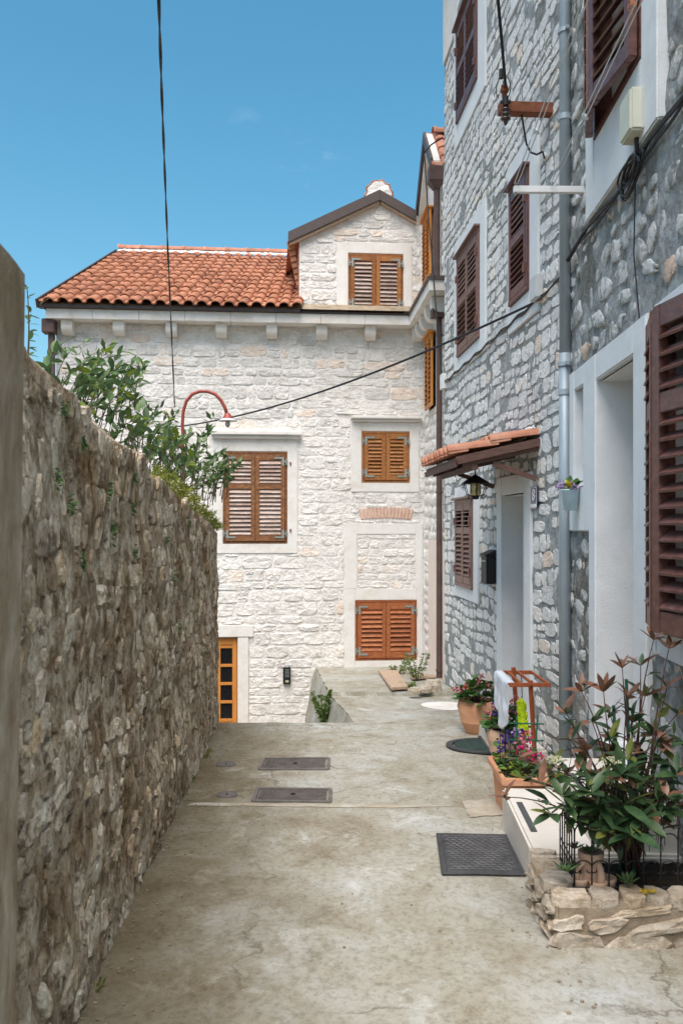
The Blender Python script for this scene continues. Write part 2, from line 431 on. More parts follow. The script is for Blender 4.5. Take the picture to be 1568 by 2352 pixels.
MAT['white_paint'] = flat('white painted metal', (0.75, 0.76, 0.75), 0.5, var=0.05)
MAT['beige_plastic'] = flat('beige plastic', (0.62, 0.62, 0.50), 0.5, var=0.05)
MAT['grey_plastic'] = flat('pale grey plastic', (0.55, 0.57, 0.58), 0.5, var=0.05)
MAT['dark_glass'] = flat('dark window glass', (0.012, 0.013, 0.015), 0.12, 0.0, 0.5)
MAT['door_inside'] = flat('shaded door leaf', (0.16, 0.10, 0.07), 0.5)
MAT['amber_glass'] = M('amber bubbled lantern glass', [(0.35, (0.42, 0.30, 0.10)), (0.65, (0.75, 0.62, 0.32))], 60, 4, 0.6, 0.15, 0.6, 90, 0.004, spec=0.6)
MAT['plaque_blue'] = flat('blue enamel', (0.018, 0.022, 0.11), 0.25, 0.0, 0.6, var=0.05)
MAT['enamel_white'] = flat('white enamel', (0.75, 0.76, 0.78), 0.3, var=0.03)
MAT['red_lamp'] = flat('red brown lamp paint', (0.30, 0.055, 0.035), 0.45)
MAT['lamp_inside'] = flat('lamp shade white', (0.72, 0.74, 0.76), 0.4, var=0.03)
MAT['bulb_glass'] = flat('bulb glass', (0.45, 0.47, 0.47), 0.15)
MAT['rubber'] = M('black rubber mat', [(0.3, (0.042, 0.043, 0.046)), (0.7, (0.085, 0.086, 0.09))], 8, 6, 0.6, 0.75, 0.3, 160, 0.003, speck=(28, 0.66, 0.72, (0.42, 0.36, 0.33), 0.6))
MAT['mat_green'] = M('dark green mat', [(0.35, (0.020, 0.034, 0.030)), (0.65, (0.045, 0.085, 0.072))], 26, 5, 0.6, 0.95, 0.9, 160, 0.01)
MAT['mat_edge'] = flat('grey rubber edge', (0.055, 0.058, 0.06), 0.8)
MAT['carpet_green'] = M('green artificial grass', [(0.3, (0.018, 0.085, 0.055)), (0.7, (0.035, 0.15, 0.10))], 70, 5, 0.6, 0.98, 1.0, 260, 0.01)
MAT['iron_cover'] = M('worn iron cover', [(0.3, (0.13, 0.115, 0.105)), (0.7, (0.22, 0.20, 0.19))], 12, 7, 0.6, 0.7, 0.2, 100, 0.002, metallic=0.2)
MAT['soil'] = M('dark soil', [(0.3, (0.012, 0.009, 0.006)), (0.7, (0.045, 0.033, 0.022))], 40, 8, 0.7, 1.0, 1.0, 90, 0.02)
MAT['anti_slip'] = flat('dark anti slip strip', (0.07, 0.075, 0.08), 0.95)
MAT['towel'] = M('pale blue towel', [(0.3, (0.52, 0.58, 0.66)), (0.7, (0.68, 0.73, 0.80))], 18, 5, 0.6, 0.98, 0.8, 220, 0.006)
MAT['neon'] = M('neon yellow green chenille', [(0.3, (0.42, 0.60, 0.01)), (0.7, (0.66, 0.86, 0.03))], 30, 4, 0.6, 0.9, 0.6, 90, 0.006)
MAT['green_plastic'] = flat('green plastic trellis', (0.02, 0.12, 0.07), 0.45)
MAT['cane'] = flat('bamboo cane', (0.36, 0.20, 0.09), 0.7)
MAT['bucket'] = flat('pale blue enamel bucket', (0.50, 0.66, 0.74), 0.35)
MAT['plank'] = M('bleached plank', [(0.3, (0.36, 0.25, 0.17)), (0.7, (0.56, 0.43, 0.32))], 5, 8, 0.65, 0.85, 0.4, 40, 0.004, stretch=(10, 2, 10))
MAT['brick'] = M('pale pink brick', [(0.3, (0.62, 0.38, 0.28)), (0.7, (0.76, 0.55, 0.44))], 14, 7, 0.65, 0.9, 0.6, 50, 0.006)

def leafmat(name, a, b, tint='object', rough=0.5, trans=0.2):
    m = M(name, [(0.3, a), (0.7, b)], 22, 4, 0.6, rough, 0.15, 90, 0.002, tint=tint, tstops=[(0, (0.55, 0.6, 0.6)), (0.5, (0.95, 0.95, 0.95)), (1, (1, 1, 0.9))], spec=0.45)
    nt = m.node_tree
    b_ = nt.nodes['Principled BSDF']
    tr = nt.nodes.new('ShaderNodeBsdfTranslucent')
    src = b_.inputs['Base Color'].links[0].from_socket
    nt.links.new(src, tr.inputs['Color'])
    mx = nt.nodes.new('ShaderNodeMixShader'); mx.inputs[0].default_value = trans
    out = nt.nodes['Material Output']
    nt.links.new(b_.outputs[0], mx.inputs[1]); nt.links.new(tr.outputs[0], mx.inputs[2]); nt.links.new(mx.outputs[0], out.inputs['Surface'])
    return m
MAT['leaf_green'] = leafmat('dark glossy leaf', (0.026, 0.070, 0.030), (0.075, 0.14, 0.055), rough=0.38)
MAT['leaf_olive'] = leafmat('olive leaf', (0.11, 0.13, 0.03), (0.20, 0.21, 0.05), rough=0.4)
MAT['leaf_red'] = leafmat('reddish young leaf', (0.15, 0.08, 0.045), (0.32, 0.15, 0.10), rough=0.42)
MAT['leaf_laurel'] = leafmat('blue green laurel leaf', (0.075, 0.155, 0.055), (0.20, 0.30, 0.11), rough=0.45, trans=0.38)
MAT['leaf_yellow'] = leafmat('yellow green leaf', (0.16, 0.24, 0.02), (0.30, 0.38, 0.045), rough=0.5, trans=0.4)
MAT['leaf_stuff'] = leafmat('mixed green foliage', (0.06, 0.12, 0.045), (0.16, 0.25, 0.08), tint='island', rough=0.5)
MAT['leaf_weed'] = leafmat('weed green foliage', (0.09, 0.16, 0.035), (0.20, 0.29, 0.07), tint='island', rough=0.6)
MAT['leaf_geranium'] = leafmat('geranium leaf', (0.05, 0.14, 0.03), (0.11, 0.24, 0.06), rough=0.55)
MAT['moss'] = leafmat('moss', (0.12, 0.15, 0.02), (0.27, 0.28, 0.04), tint='island', rough=0.9)
MAT['succulent'] = leafmat('pale green succulent', (0.085, 0.16, 0.055), (0.17, 0.27, 0.10), rough=0.55)
MAT['stem'] = flat('reddish stem', (0.095, 0.045, 0.035), 0.7)
MAT['stem_brown'] = flat('brown stem', (0.085, 0.06, 0.04), 0.8)
for nm, c in (('pink', (0.75, 0.27, 0.30)), ('coral', (0.72, 0.11, 0.08)), ('magenta', (0.60, 0.015, 0.16)), ('violet', (0.09, 0.035, 0.32)), ('yellow', (0.80, 0.58, 0.04)), ('lilac', (0.56, 0.40, 0.68)), ('cream', (0.66, 0.66, 0.44))):
    MAT['petal_' + nm] = leafmat(nm + ' petals', tuple(x * 0.85 for x in c), c, tint='island', rough=0.6)

def concrete():
    m = bpy.data.materials.new('mottled old concrete')
    m.use_nodes = True
    nt = m.node_tree
    b = nt.nodes['Principled BSDF']
    b.inputs['Roughness'].default_value = 0.9
    b.inputs['Specular IOR Level'].default_value = 0.25
    pos = nt.nodes.new('ShaderNodeNewGeometry').outputs['Position']
    mp = nt.nodes.new('ShaderNodeMapping'); mp.inputs['Scale'].default_value = (1.0, 0.75, 1); nt.links.new(pos, mp.inputs['Vector'])
    v = mp.outputs['Vector']
    big = noise_node(nt, v, 1.5, 9, 0.68, 0.4)
    r1 = ramp(nt, [(0.30, (0.28, 0.25, 0.185)), (0.42, (0.365, 0.345, 0.28)), (0.53, (0.42, 0.415, 0.365)), (0.66, (0.475, 0.49, 0.47))])
    nt.links.new(big.outputs['Fac'], r1.inputs['Fac'])
    out = r1.outputs['Color']
    mid = noise_node(nt, v, 7, 10, 0.74)
    r2 = ramp(nt, [(0.34, (0.56, 0.51, 0.41)), (0.45, (0.86, 0.83, 0.77)), (0.56, (1, 1, 1))])
    nt.links.new(mid.outputs['Fac'], r2.inputs['Fac'])
    out = mixc(nt, 0.70, out, r2.outputs['Color'], 'MULTIPLY')
    fine = noise_node(nt, v, 38, 8, 0.8)
    r3 = ramp(nt, [(0.38, (0.45, 0.42, 0.36)), (0.52, (1, 1, 1))])
    nt.links.new(fine.outputs['Fac'], r3.inputs['Fac'])
    out = mixc(nt, 0.55, out, r3.outputs['Color'], 'MULTIPLY')
    # pale scuffed patches
    pat = noise_node(nt, v, 2.6, 10, 0.75, 0.6)
    r4 = ramp(nt, [(0.56, (0, 0, 0)), (0.66, (0.75, 0.75, 0.75))])
    nt.links.new(pat.outputs['Fac'], r4.inputs['Fac'])
    out = mixc(nt, r4.outputs['Color'], out, (0.60, 0.62, 0.59))
    # shade beside the garden wall painted into the colour, brown green, broken by noise
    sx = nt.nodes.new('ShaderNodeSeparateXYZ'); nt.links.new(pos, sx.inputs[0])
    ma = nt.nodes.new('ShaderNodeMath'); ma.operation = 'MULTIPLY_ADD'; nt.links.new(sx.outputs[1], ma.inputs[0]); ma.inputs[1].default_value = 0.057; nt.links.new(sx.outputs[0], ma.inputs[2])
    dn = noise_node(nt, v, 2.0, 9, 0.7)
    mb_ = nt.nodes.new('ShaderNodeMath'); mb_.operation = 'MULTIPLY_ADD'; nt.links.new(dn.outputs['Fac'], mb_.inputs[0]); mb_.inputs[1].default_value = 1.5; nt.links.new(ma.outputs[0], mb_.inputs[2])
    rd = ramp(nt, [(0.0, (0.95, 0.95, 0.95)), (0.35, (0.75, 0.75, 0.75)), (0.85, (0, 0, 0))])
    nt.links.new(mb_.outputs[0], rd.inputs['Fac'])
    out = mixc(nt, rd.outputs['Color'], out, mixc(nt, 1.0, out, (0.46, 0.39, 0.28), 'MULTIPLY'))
    # cracks
    wob = noise_node(nt, pos, 3.0, 5, 0.6)
    vm = nt.nodes.new('ShaderNodeVectorMath'); vm.operation = 'MULTIPLY_ADD'
    nt.links.new(wob.outputs['Color'], vm.inputs[0]); vm.inputs[1].default_value = (0.5, 0.5, 0); nt.links.new(pos, vm.inputs[2])
    vo = nt.nodes.new('ShaderNodeTexVoronoi'); vo.feature = 'DISTANCE_TO_EDGE'; vo.inputs['Scale'].default_value = 0.55
    nt.links.new(vm.outputs[0], vo.inputs['Vector'])
    r5 = ramp(nt, [(0.0, (0.75, 0.75, 0.75)), (0.006, (0, 0, 0))])
    nt.links.new(vo.outputs['Distance'], r5.inputs['Fac'])
    msk = noise_node(nt, pos, 1.1, 3, 0.5)
    r6 = ramp(nt, [(0.48, (0, 0, 0)), (0.56, (1, 1, 1))])
    nt.links.new(msk.outputs['Fac'], r6.inputs['Fac'])
    crack = mixc(nt, 1.0, r5.outputs['Color'], r6.outputs['Color'], 'MULTIPLY')
    out = mixc(nt, crack, out, (0.12, 0.10, 0.07))
    nt.links.new(out, b.inputs['Base Color'])
    bp = nt.nodes.new('ShaderNodeBump'); bp.inputs['Strength'].default_value = 0.6; bp.inputs['Distance'].default_value = 0.006
    nt.links.new(fine.outputs['Fac'], bp.inputs['Height'])
    bp2 = nt.nodes.new('ShaderNodeBump'); bp2.inputs['Strength'].default_value = 0.5; bp2.inputs['Distance'].default_value = 0.02
    nt.links.new(mid.outputs['Fac'], bp2.inputs['Height']); nt.links.new(bp.outputs['Normal'], bp2.inputs['Normal'])
    nt.links.new(bp2.outputs['Normal'], b.inputs['Normal'])
    return m
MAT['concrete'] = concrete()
MAT['concrete_patch'] = M('pale cement patch', [(0.3, (0.27, 0.235, 0.17)), (0.5, (0.41, 0.375, 0.30)), (0.7, (0.53, 0.52, 0.47))], 9, 11, 0.75, 0.9, 0.4, 60, 0.006, speck=(6, 0.48, 0.60, (0.40, 0.34, 0.25), 0.8))
MAT['earth'] = M('dry earth', [(0.3, (0.16, 0.13, 0.09)), (0.7, (0.30, 0.26, 0.19))], 2, 8, 0.6, 0.95, 0.5, 20, 0.02)

# ------------------------------------------------------------------ ground, path, terrace
mb = MB()
mb.grid(lambda a, b: (-1500 + 3000 * a, -1500 + 3000 * b, -2.12), 12, 12)
struct(mb.build('ground', MAT['earth']))

EDGE_Y = 8.58
def path_h(x, y):
    return ground_z(y) + 0.010 * mnoise.noise(Vector((x * 1.3, y * 1.1, 0.3))) + 0.004 * mnoise.noise(Vector((x * 5, y * 5, 1.3)))
mb = MB()
def path_pt(a, b):
    y = -1.5 + (EDGE_Y + 1.5) * b
    x = -1.6 + 4.0 * a
    yy = y + (0.02 * mnoise.noise(Vector((x * 4, 0, 5))) if b > 0.999 else 0)
    return (x, yy, path_h(x, y))
mb.grid(path_pt, 60, 130)
mb.grid(lambda a, b: (-1.6 + 4.0 * a, EDGE_Y + 0.001 + 0.02 * mnoise.noise(Vector(((-1.6 + 4 * a) * 4, 0, 5))), path_h(-1.6 + 4 * a, EDGE_Y) - 0.35 * b), 60, 3)
def left_edge(y):
    return 0.133 + (y - EDGE_Y) * (-0.126 - 0.133) / (10.5 - EDGE_Y)
def path2(a, b):
    y = EDGE_Y - 0.004 + (10.52 - EDGE_Y) * b
    x0 = left_edge(y) + 0.015 * mnoise.noise(Vector((0, y * 5, 2)))
    x = x0 + (2.4 - x0) * a
    return (x, y, path_h(x, y))
mb.grid(path2, 30, 30)
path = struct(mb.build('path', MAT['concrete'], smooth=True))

mb = MB()   # raised slab in front of the white house
def slab_z(y): return -0.335 - 0.07 * (y - 10.5)
def slab(a, b):
    y = 10.46 + (14.0 - 10.46) * b
    x0 = -0.16 - 0.075 * (y - 10.5) + 0.03 * mnoise.noise(Vector((1, y * 3, 2)))
    x = x0 + (2.2 - x0) * a
    yy = y + (0.045 * mnoise.noise(Vector((x * 3.0, 3, 1))) if b < 0.01 else 0)
    return (x, yy, slab_z(y) + 0.015 * mnoise.noise(Vector((x * 2, y * 2, 9))))
mb.grid(slab, 40, 30)
mb.grid(lambda a, b: Vector(slab(a, 0)) + Vector((0.012 * mnoise.noise(Vector((a * 40, b * 9, 3))), -0.02 * b + 0.02 * mnoise.noise(Vector((a * 60, b * 6, 8))), -0.10 * b)), 60, 3)
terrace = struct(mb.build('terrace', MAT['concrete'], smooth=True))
mb = MB()   # battered retaining face below path and terrace
def retain(a, b):
    y = EDGE_Y - 0.3 + (13.9 - EDGE_Y + 0.3) * a
    x = left_edge(y) if y < 10.5 else -0.16 - 0.075 * (y - 10.5)
    z0 = ground_z(y) - 0.002 if y < 10.46 else slab_z(y) - 0.004
    r = 0.035 * mnoise.noise(Vector((y * 3, b * 6, 4))) + 0.02 * mnoise.noise(Vector((y * 9, b * 18, 4)))
    return (x - 0.003 - 0.26 * b ** 0.7 + r * min(1, b * 8), y, z0 + (-2.2 - z0) * b)
mb.grid(retain, 60, 24)
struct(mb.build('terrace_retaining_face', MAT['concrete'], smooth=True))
mb = MB()
for i in range(10):
    z1 = path_h(-0.5, EDGE_Y) - 0.02 - 0.182 * (i + 1)
    mb.box(-1.30, 0.4, EDGE_Y + 0.004 + 0.29 * i, EDGE_Y + 0.29 * (i + 1), -2.2, z1)
stp = struct(mb.build('steps', MAT['concrete_patch'], bevel=0.01))
# garden earth behind the left wall
mb = MB()
mb.grid(lambda a, b: (-12 + 10.75 * a - 0.057 * (-2 + 10.4 * b), -2 + 10.4 * b, 1.25 - 0.07 * (-2 + 10.4 * b - 2) + 0.08 * mnoise.noise(Vector((a * 9, b * 9, 0)))), 20, 20)
struct(mb.build('garden_ground', MAT['soil'], smooth=True))
# small repairs in the path: thin sheets
def patch(pts, h=0.004, name='path_patch', mat='concrete_patch'):
    m_ = MB()
    c = sum((Vector(p) for p in pts), Vector()) / len(pts)
    n = len(pts) * 8
    ring = []
    for k in range(n):
        i = k // 8; f = (k % 8) / 8
        p = Vector(pts[i]).lerp(Vector(pts[(i + 1) % len(pts)]), f)
        w = 1 + 0.09 * mnoise.noise(Vector((k * 0.7, c.x, c.y)))
        q = c + (p - c) * w
        ring.append((q.x, q.y, path_h(q.x, q.y) + h))
    m_.add(ring + [(c.x, c.y, path_h(c.x, c.y) + h)], [(k, (k + 1) % n, n) for k in range(n)])
    return struct(m_.build(name, MAT[mat], path))

# ------------------------------------------------------------------ helpers: walls of stone
def cut_values(a, b, step, extra):
    n = max(1, int(round((b - a) / step)))
    vals = {round(a + (b - a) * i / n, 4) for i in range(n + 1)}
    for e in extra:
        if a < e < b:
            vals = {x for x in vals if abs(x - e) > step * 0.25 or x in (round(a, 4), round(b, 4))}
    for e in extra:
        if a < e < b:
            vals.add(round(e, 4))
    return sorted(vals)

def wall_sheet(F, s0, s1, z0, z1, holes, step=0.14, amp=0.008, keep=None, freq=4.0):
    mb = MB()
    ss = cut_values(s0, s1, step, [h[0] for h in holes] + [h[1] for h in holes])
    zs = cut_values(z0, z1, step, [h[2] for h in holes] + [h[3] for h in holes])
    idx = {}
    verts = []; faces = []
    def vi(i, j):
        if (i, j) not in idx:
            s, z = ss[i], zs[j]
            near = any(h[0] - 0.01 <= s <= h[1] + 0.01 and h[2] - 0.01 <= z <= h[3] + 0.01 for h in holes)
            d = 0 if near else amp * (mnoise.noise(Vector((s * freq, z * freq, 3.1))) + 0.5 * mnoise.noise(Vector((s * freq * 3, z * freq * 3, 1.1))))
            idx[(i, j)] = len(verts)
            verts.append(F.L(s, z, d))
        return idx[(i, j)]
    for i in range(len(ss) - 1):
        for j in range(len(zs) - 1):
            cs, cz = (ss[i] + ss[i + 1]) / 2, (zs[j] + zs[j + 1]) / 2
            if any(h[0] < cs < h[1] and h[2] < cz < h[3] for h in holes):
                continue
            if keep and not keep(cs, cz):
                continue
            faces.append((vi(i, j), vi(i + 1, j), vi(i + 1, j + 1), vi(i, j + 1)))
    mb.add(verts, faces)
    return mb

def lay_stones(s0, s1, z0, z1, holes, rowh, width, rng, keep=None, drop=0.0, wave=0.03):
    """Rows of stones: cells (s0, s1, z0, z1) with wavy courses, trimmed round the openings."""
    cells = []
    z = z0; row = 0
    while z < z1 - rowh * 0.4:
        h = rowh * rng.uniform(0.72, 1.30)
        s = s0 - rng.random() * width
        while s < s1:
            w = width * rng.choice((0.5, 0.7, 0.85, 1.0, 1.15, 1.4, 1.7)) * rng.uniform(0.85, 1.15)
            a, b = max(s, s0), min(s + w, s1)
            dz = wave * mnoise.noise(Vector((s * 0.9, z * 0.7, 11))) * 2
            c, d = z + dz, min(z + h + dz, z1)
            parts = [(a, b, c, d)]
            if w < width * 0.8 and rng.random() < 0.35 and h > rowh * 0.95:
                mid = c + (d - c) * rng.uniform(0.4, 0.6)
                parts = [(a, b, c, mid), (a, b, mid, d)]
            for p in parts:
                ok = True
                for hl in holes:
                    if p[0] < hl[1] and p[1] > hl[0] and p[2] < hl[3] and p[3] > hl[2]:
                        opts = [(p[0], hl[0], p[2], p[3]), (hl[1], p[1], p[2], p[3]), (p[0], p[1], p[2], hl[2]), (p[0], p[1], hl[3], p[3])]
                        opts = [q for q in opts if q[1] - q[0] > 0.05 and q[3] - q[2] > 0.05]
                        if not opts:
                            ok = False; break
                        p = max(opts, key=lambda q: (q[1] - q[0]) * (q[3] - q[2]))
                if not ok or p[1] - p[0] < 0.05 or p[3] - p[2] < 0.04:
                    continue
                if keep and not (keep(p[0] + 0.02, p[3] - 0.02) and keep(p[1] - 0.02, p[3] - 0.02)):
                    continue
                if rng.random() < drop:
                    continue
                cells.append(p)
            s += w
        z += h; row += 1
    return cells

def stone_into(mb, F, cell, gap, proud, rng, tint, k=11, square=3.2, jit=0.10, tilt=0.0, rough=0.35, inner=0.92):
    s0, s1, z0, z1 = cell
    cs, cz = (s0 + s1) / 2, (z0 + z1) / 2
    hw, hh = max((s1 - s0) / 2 - gap / 2, 0.02), max((z1 - z0) / 2 - gap / 2, 0.016)
    ph = rng.random() * 6.28
    ring = []
    for i in range(k):
        a = ph + 2 * math.pi * (i + rng.uniform(-0.25, 0.25)) / k
        ca, sa = math.cos(a), math.sin(a)
        r = (abs(ca) ** square + abs(sa) ** square) ** (-1 / square)
        r *= 1 + rng.uniform(-jit, jit)
        ring.append((hw * r * ca, hh * r * sa))
    lean = rng.uniform(-tilt, tilt)
    ln_s, ln_z = rng.uniform(-0.5, 0.5), rng.uniform(-0.5, 0.5)
    rot = [(x * math.cos(lean) - y * math.sin(lean), x * math.sin(lean) + y * math.cos(lean)) for x, y in ring]
    verts = []; faces = []
    for sc, dd, n in ((1.04, -0.02, 0.0), (1.0, proud * 0.65, 0.3), (inner, proud, rough)):
        for (x, y) in rot:
            d = dd + (proud * n * rng.uniform(-1, 1)) + (proud * 0.5 * (ln_s * x / hw + ln_z * y / hh) if dd > 0 else 0)
            verts.append(F.L(cs + x * sc, cz + y * sc, d))
    verts.append(F.L(cs, cz, proud * (1 + rough * rng.uniform(-1, 1))))
    for r_ in range(2):
        for i in range(k):
            a = r_ * k + i; b = r_ * k + (i + 1) % k
            faces.append((a, b, b + k, a + k))
    for i in range(k):
        faces.append((2 * k + i, 2 * k + (i + 1) % k, 3 * k))
    mb.add(verts, faces, tint)

def stone_wall(parent, F, cells, mat, gap, proud, rng, limit, tints=None, name='stone', sm=False, **kw):
    """The stones that show largest become objects of their own, the rest one joined part."""
    scored = []
    for c in cells:
        p = F.L((c[0] + c[1]) / 2, (c[2] + c[3]) / 2)
        q = project(p)
        sc = 0
        if q and -30 < q[0] < 1600 and -30 < q[1] < 2380:
            v = (Vector((0, 0, CAM_Z)) - p)
            sc = (c[1] - c[0]) * (c[3] - c[2]) * abs(F.N.dot(v)) / v.length ** 3
        scored.append((sc, c))
    scored.sort(key=lambda t: -t[0])
    rest = MB(); n_rest = 0
    for i, (sc, c) in enumerate(scored):
        pr = proud * rng.uniform(0.5, 1.5)
        t = rng.random() if tints is None else tints(c, rng)
        g = gap * rng.uniform(0.7, 1.4)
        if i < limit and sc > 0:
            m1 = MB(); stone_into(m1, F, c, g, pr, rng, t, **kw)
            m1.build(name, mat, parent, smooth=sm)
        else:
            stone_into(rest, F, c, g, pr, rng, t, **kw); n_rest += 1
    if n_rest:
        stuff(rest.build('small_' + name + 's', mat, parent, smooth=sm))

def reveal(parent, F, hole, depth, mat, back=None, name='reveal'):
    s0, s1, z0, z1 = hole
    mb = MB()
    e = 0.012
    for q in ([(s0 + e, z0, 0), (s0 + e, z1, 0), (s0 + e, z1, -depth), (s0 + e, z0, -depth)], [(s1 - e, z0, 0), (s1 - e, z1, 0), (s1 - e, z1, -depth), (s1 - e, z0, -depth)],
              [(s0, z0 + e, 0), (s1, z0 + e, 0), (s1, z0 + e, -depth), (s0, z0 + e, -depth)], [(s0, z1 - e, 0), (s1, z1 - e, 0), (s1, z1 - e, -depth), (s0, z1 - e, -depth)]):
        mb.add([F.L(*p) for p in q], [(0, 1, 2, 3)])
    o = mb.build(name, mat, parent)
    if back:
        m2 = MB(); m2.fbox(F, s0, s1, z0, z1, -depth - 0.03, -depth + 0.01)
        m2.build('window_pane' if back != 'door_inside' else 'door_leaf', MAT[back], parent)
    return o

def surround(parent, F, outer, inner, proud, mat, name='window_surround', bottom=True, bevel=0.006):
    a0, a1, b0, b1 = outer; c0, c1, e0, e1 = inner
    mb = MB()
    lo = b0 if bottom else e0
    mb.fbox(F, a0, c0, lo, b1, -0.02, proud)
    mb.fbox(F, c1, a1, lo, b1, -0.02, proud)
    mb.fbox(F, c0 - 0.001, c1 + 0.001, e1, b1, -0.02, proud - 0.002)
    if bottom:
        mb.fbox(F, c0 - 0.001, c1 + 0.001, b0, e0, -0.02, proud - 0.002)
    return mb.build(name, mat, parent, bevel=bevel)

def shutter(parent, T, w, h, mat, n, stile=0.06, rail=0.09, thick=0.04, tilt=0.75, mid=None, slat_mat=None, slat_depth=0.05, knob=None, slat_tilts=None):
    """One louvred leaf. T puts local x (width), y (inwards), z (up) into the world."""
    mb = MB()
    mb.box(0, stile, -thick, 0, 0, h); mb.box(w - stile, w, -thick, 0, 0, h)
    mb.box(stile - 0.001, w - stile + 0.001, -thick + 0.003, -0.003, 0, rail); mb.box(stile - 0.001, w - stile + 0.001, -thick + 0.003, -0.003, h - rail, h)
    bays = [(rail, h - rail)]
    if mid:
        zc = h * mid
        mb.box(stile - 0.001, w - stile + 0.001, -thick + 0.003, -0.003, zc - rail * 0.45, zc + rail * 0.45)
        bays = [(rail, zc - rail * 0.45), (zc + rail * 0.45, h - rail)]
    me = mb.mesh('shutter', mat, bevel=0.004)
    me.transform(T)
    o = link('shutter', me, parent)
    sl = MB(); sl.box(-(w / 2 - stile), w / 2 - stile, -slat_depth / 2, slat_depth / 2, -0.006, 0.006)
    sme = sl.mesh('slat', slat_mat or mat, bevel=0.003)
    tot = sum(b - a for a, b in bays)
    k_all = 0
    for bi, (a, b) in enumerate(bays):
        k = max(2, int(round(n * (b - a) / tot)))
        for i in range(k):
            z = a + (b - a) * (i + 0.5) / k
            t = tilt if slat_tilts is None else slat_tilts(bi, i, k)
            Mx = T @ Matrix.Translation((w / 2, -thick / 2 + RNG.uniform(-0.002, 0.002), z + RNG.uniform(-0.003, 0.003))) @ Matrix.Rotation(RNG.uniform(-0.008, 0.008), 4, 'Y') @ Matrix.Rotation(t + RNG.uniform(-0.09, 0.09), 4, 'X')
            link('slat', sme, o, Mx)
            k_all += 1
    return o

def hinges(sh, F, s_edge, side, zs, d):
    """L shaped strap hinges; side = +1 when the leaf lies towards larger s."""
    for i, z in enumerate(zs):
        up = -1 if i == 0 else 1
        mb = MB()
        mb.fbox(F, s_edge + side * 0.012, s_edge + side * 0.045, z - 0.06, z + 0.06, d, d + 0.006)
        mb.fbox(F, s_edge + side * 0.012, s_edge + side * 0.16, z + up * 0.058 - 0.014, z + up * 0.058 + 0.014, d, d + 0.007)
        mb.fbox(F, s_edge - side * 0.03, s_edge - side * 0.012, z - 0.05, z + 0.05, d - 0.005, d + 0.012)
        mb.fbox(F, s_edge - side * 0.013, s_edge + side * 0.013, z - 0.012, z + 0.012, d, d + 0.012)
        mb.build('hinge', MAT['hinge'], sh)

def rect(F, u0, u1, v0, v1, d=0.0, uref=None):
    """Picture rectangle on a plane: (s0, s1, z0, z1)."""
    um = uref if uref is not None else (u0 + u1) / 2
    a, b = F.P(u0, (v0 + v1) / 2, d)[0], F.P(u1, (v0 + v1) / 2, d)[0]
    return (min(a, b), max(a, b), F.P(um, v1, d)[1], F.P(um, v0, d)[1])

# ------------------------------------------------------------------ the white house
house = thing('stone_house', 'whitewashed stone house with orange tiled roof and louvred shutters closing the lane', 'house', (-1.5, 13.6, -2.12))
sL = FM.P(130, 900)[0]
sR = FM.P(974, 900)[0]
z_cor = FM.P(500, 738, 0.28)[1]      # underside of the cornice
z_cot = FM.P(500, 716, 0.28)[1]
w1 = rect(FM, 512, 660, 1037, 1249); w2 = rect(FM, 830, 940, 991, 1109); w3 = rect(FM, 815, 956.5, 1378, 1516.6); w4 = rect(FM, 799, 925.5, 583, 720)
niche = rect(FM, 820, 954, 1227, 1352)
door_r = (FM.P(420, 1500)[0], FM.P(546, 1500)[0], -2.12, FM.P(530, 1464)[1])
so1 = rect(FM, 487, 683, 1009, 1271); so2 = rect(FM, 806, 961.5, 971, 1130); so3 = rect(FM, 790.6, 970, 1202, 1534); so4 = rect(FM, 773, 945, 557.5, 720)
sod = (FM.P(395, 1500)[0], FM.P(571, 1500)[0], -2.12, FM.P(530, 1436)[1])
arch = rect(FM, 825, 946, 1168, 1193)
holes_m = [w1, w2, w3, door_r]
wall_sheet(FM, sL, sR + 0.4, -2.14, z_cor + 0.3, holes_m, 0.16, 0.012).build('wall', MAT['facade_mortar'], house, smooth=True)
hood1 = rect(FM, 485, 692, 991, 1009); hood2 = rect(FM, 805, 966, 957, 970)
cells = lay_stones(sL, sR, -1.75, z_cor - 0.01, [so1, so2, so3, sod, (hood1[0], hood1[1], hood1[2] - 0.02, hood1[3] + 0.02), (hood2[0], hood2[1], hood2[2], hood2[3] + 0.02), arch], 0.165, 0.285, random.Random(3), wave=0.02)
# dormer gable
g_l = FM.P(687, 640)[0]; g_r = FM.P(966, 640)[0]
pk = FM.P(871.7, 462); el = FM.P(664, 556, 0.1); er = FM.P(954, 507, 0.1)
def gable_top(s):
    if s < pk[0]:
        return pk[1] + (s - pk[0]) * (el[1] - pk[1]) / (el[0] - pk[0])
    return pk[1] + (s - pk[0]) * (er[1] - pk[1]) / (er[0] - pk[0])
gtop = lambda s, z: z < gable_top(s) - 0.01 and g_l <= s <= g_r + 0.3
mb = MB()
for (a, b, zb) in ((g_l, w4[0], z_cor), (w4[0], w4[1], w4[3]), (w4[1], g_r + 0.25, z_cor)):
    n = 8
    for i in range(n):
        s0, s1 = a + (b - a) * i / n, a + (b - a) * (i + 1) / n
        mb.add([FM.L(s0, zb, 0), FM.L(s1, zb, 0), FM.L(s1, gable_top(s1), 0), FM.L(s0, gable_top(s0), 0)], [(0, 1, 2, 3)])
mb.build('dormer_wall', MAT['facade_mortar'], house)
cells_d = lay_stones(g_l, g_r, z_cot - 0.02, pk[1], [so4], 0.165, 0.27, random.Random(12), keep=gtop, wave=0.012)
blocked = lay_stones(niche[0], niche[1], niche[2], niche[3], [], 0.115, 0.20, random.Random(5), wave=0.01)
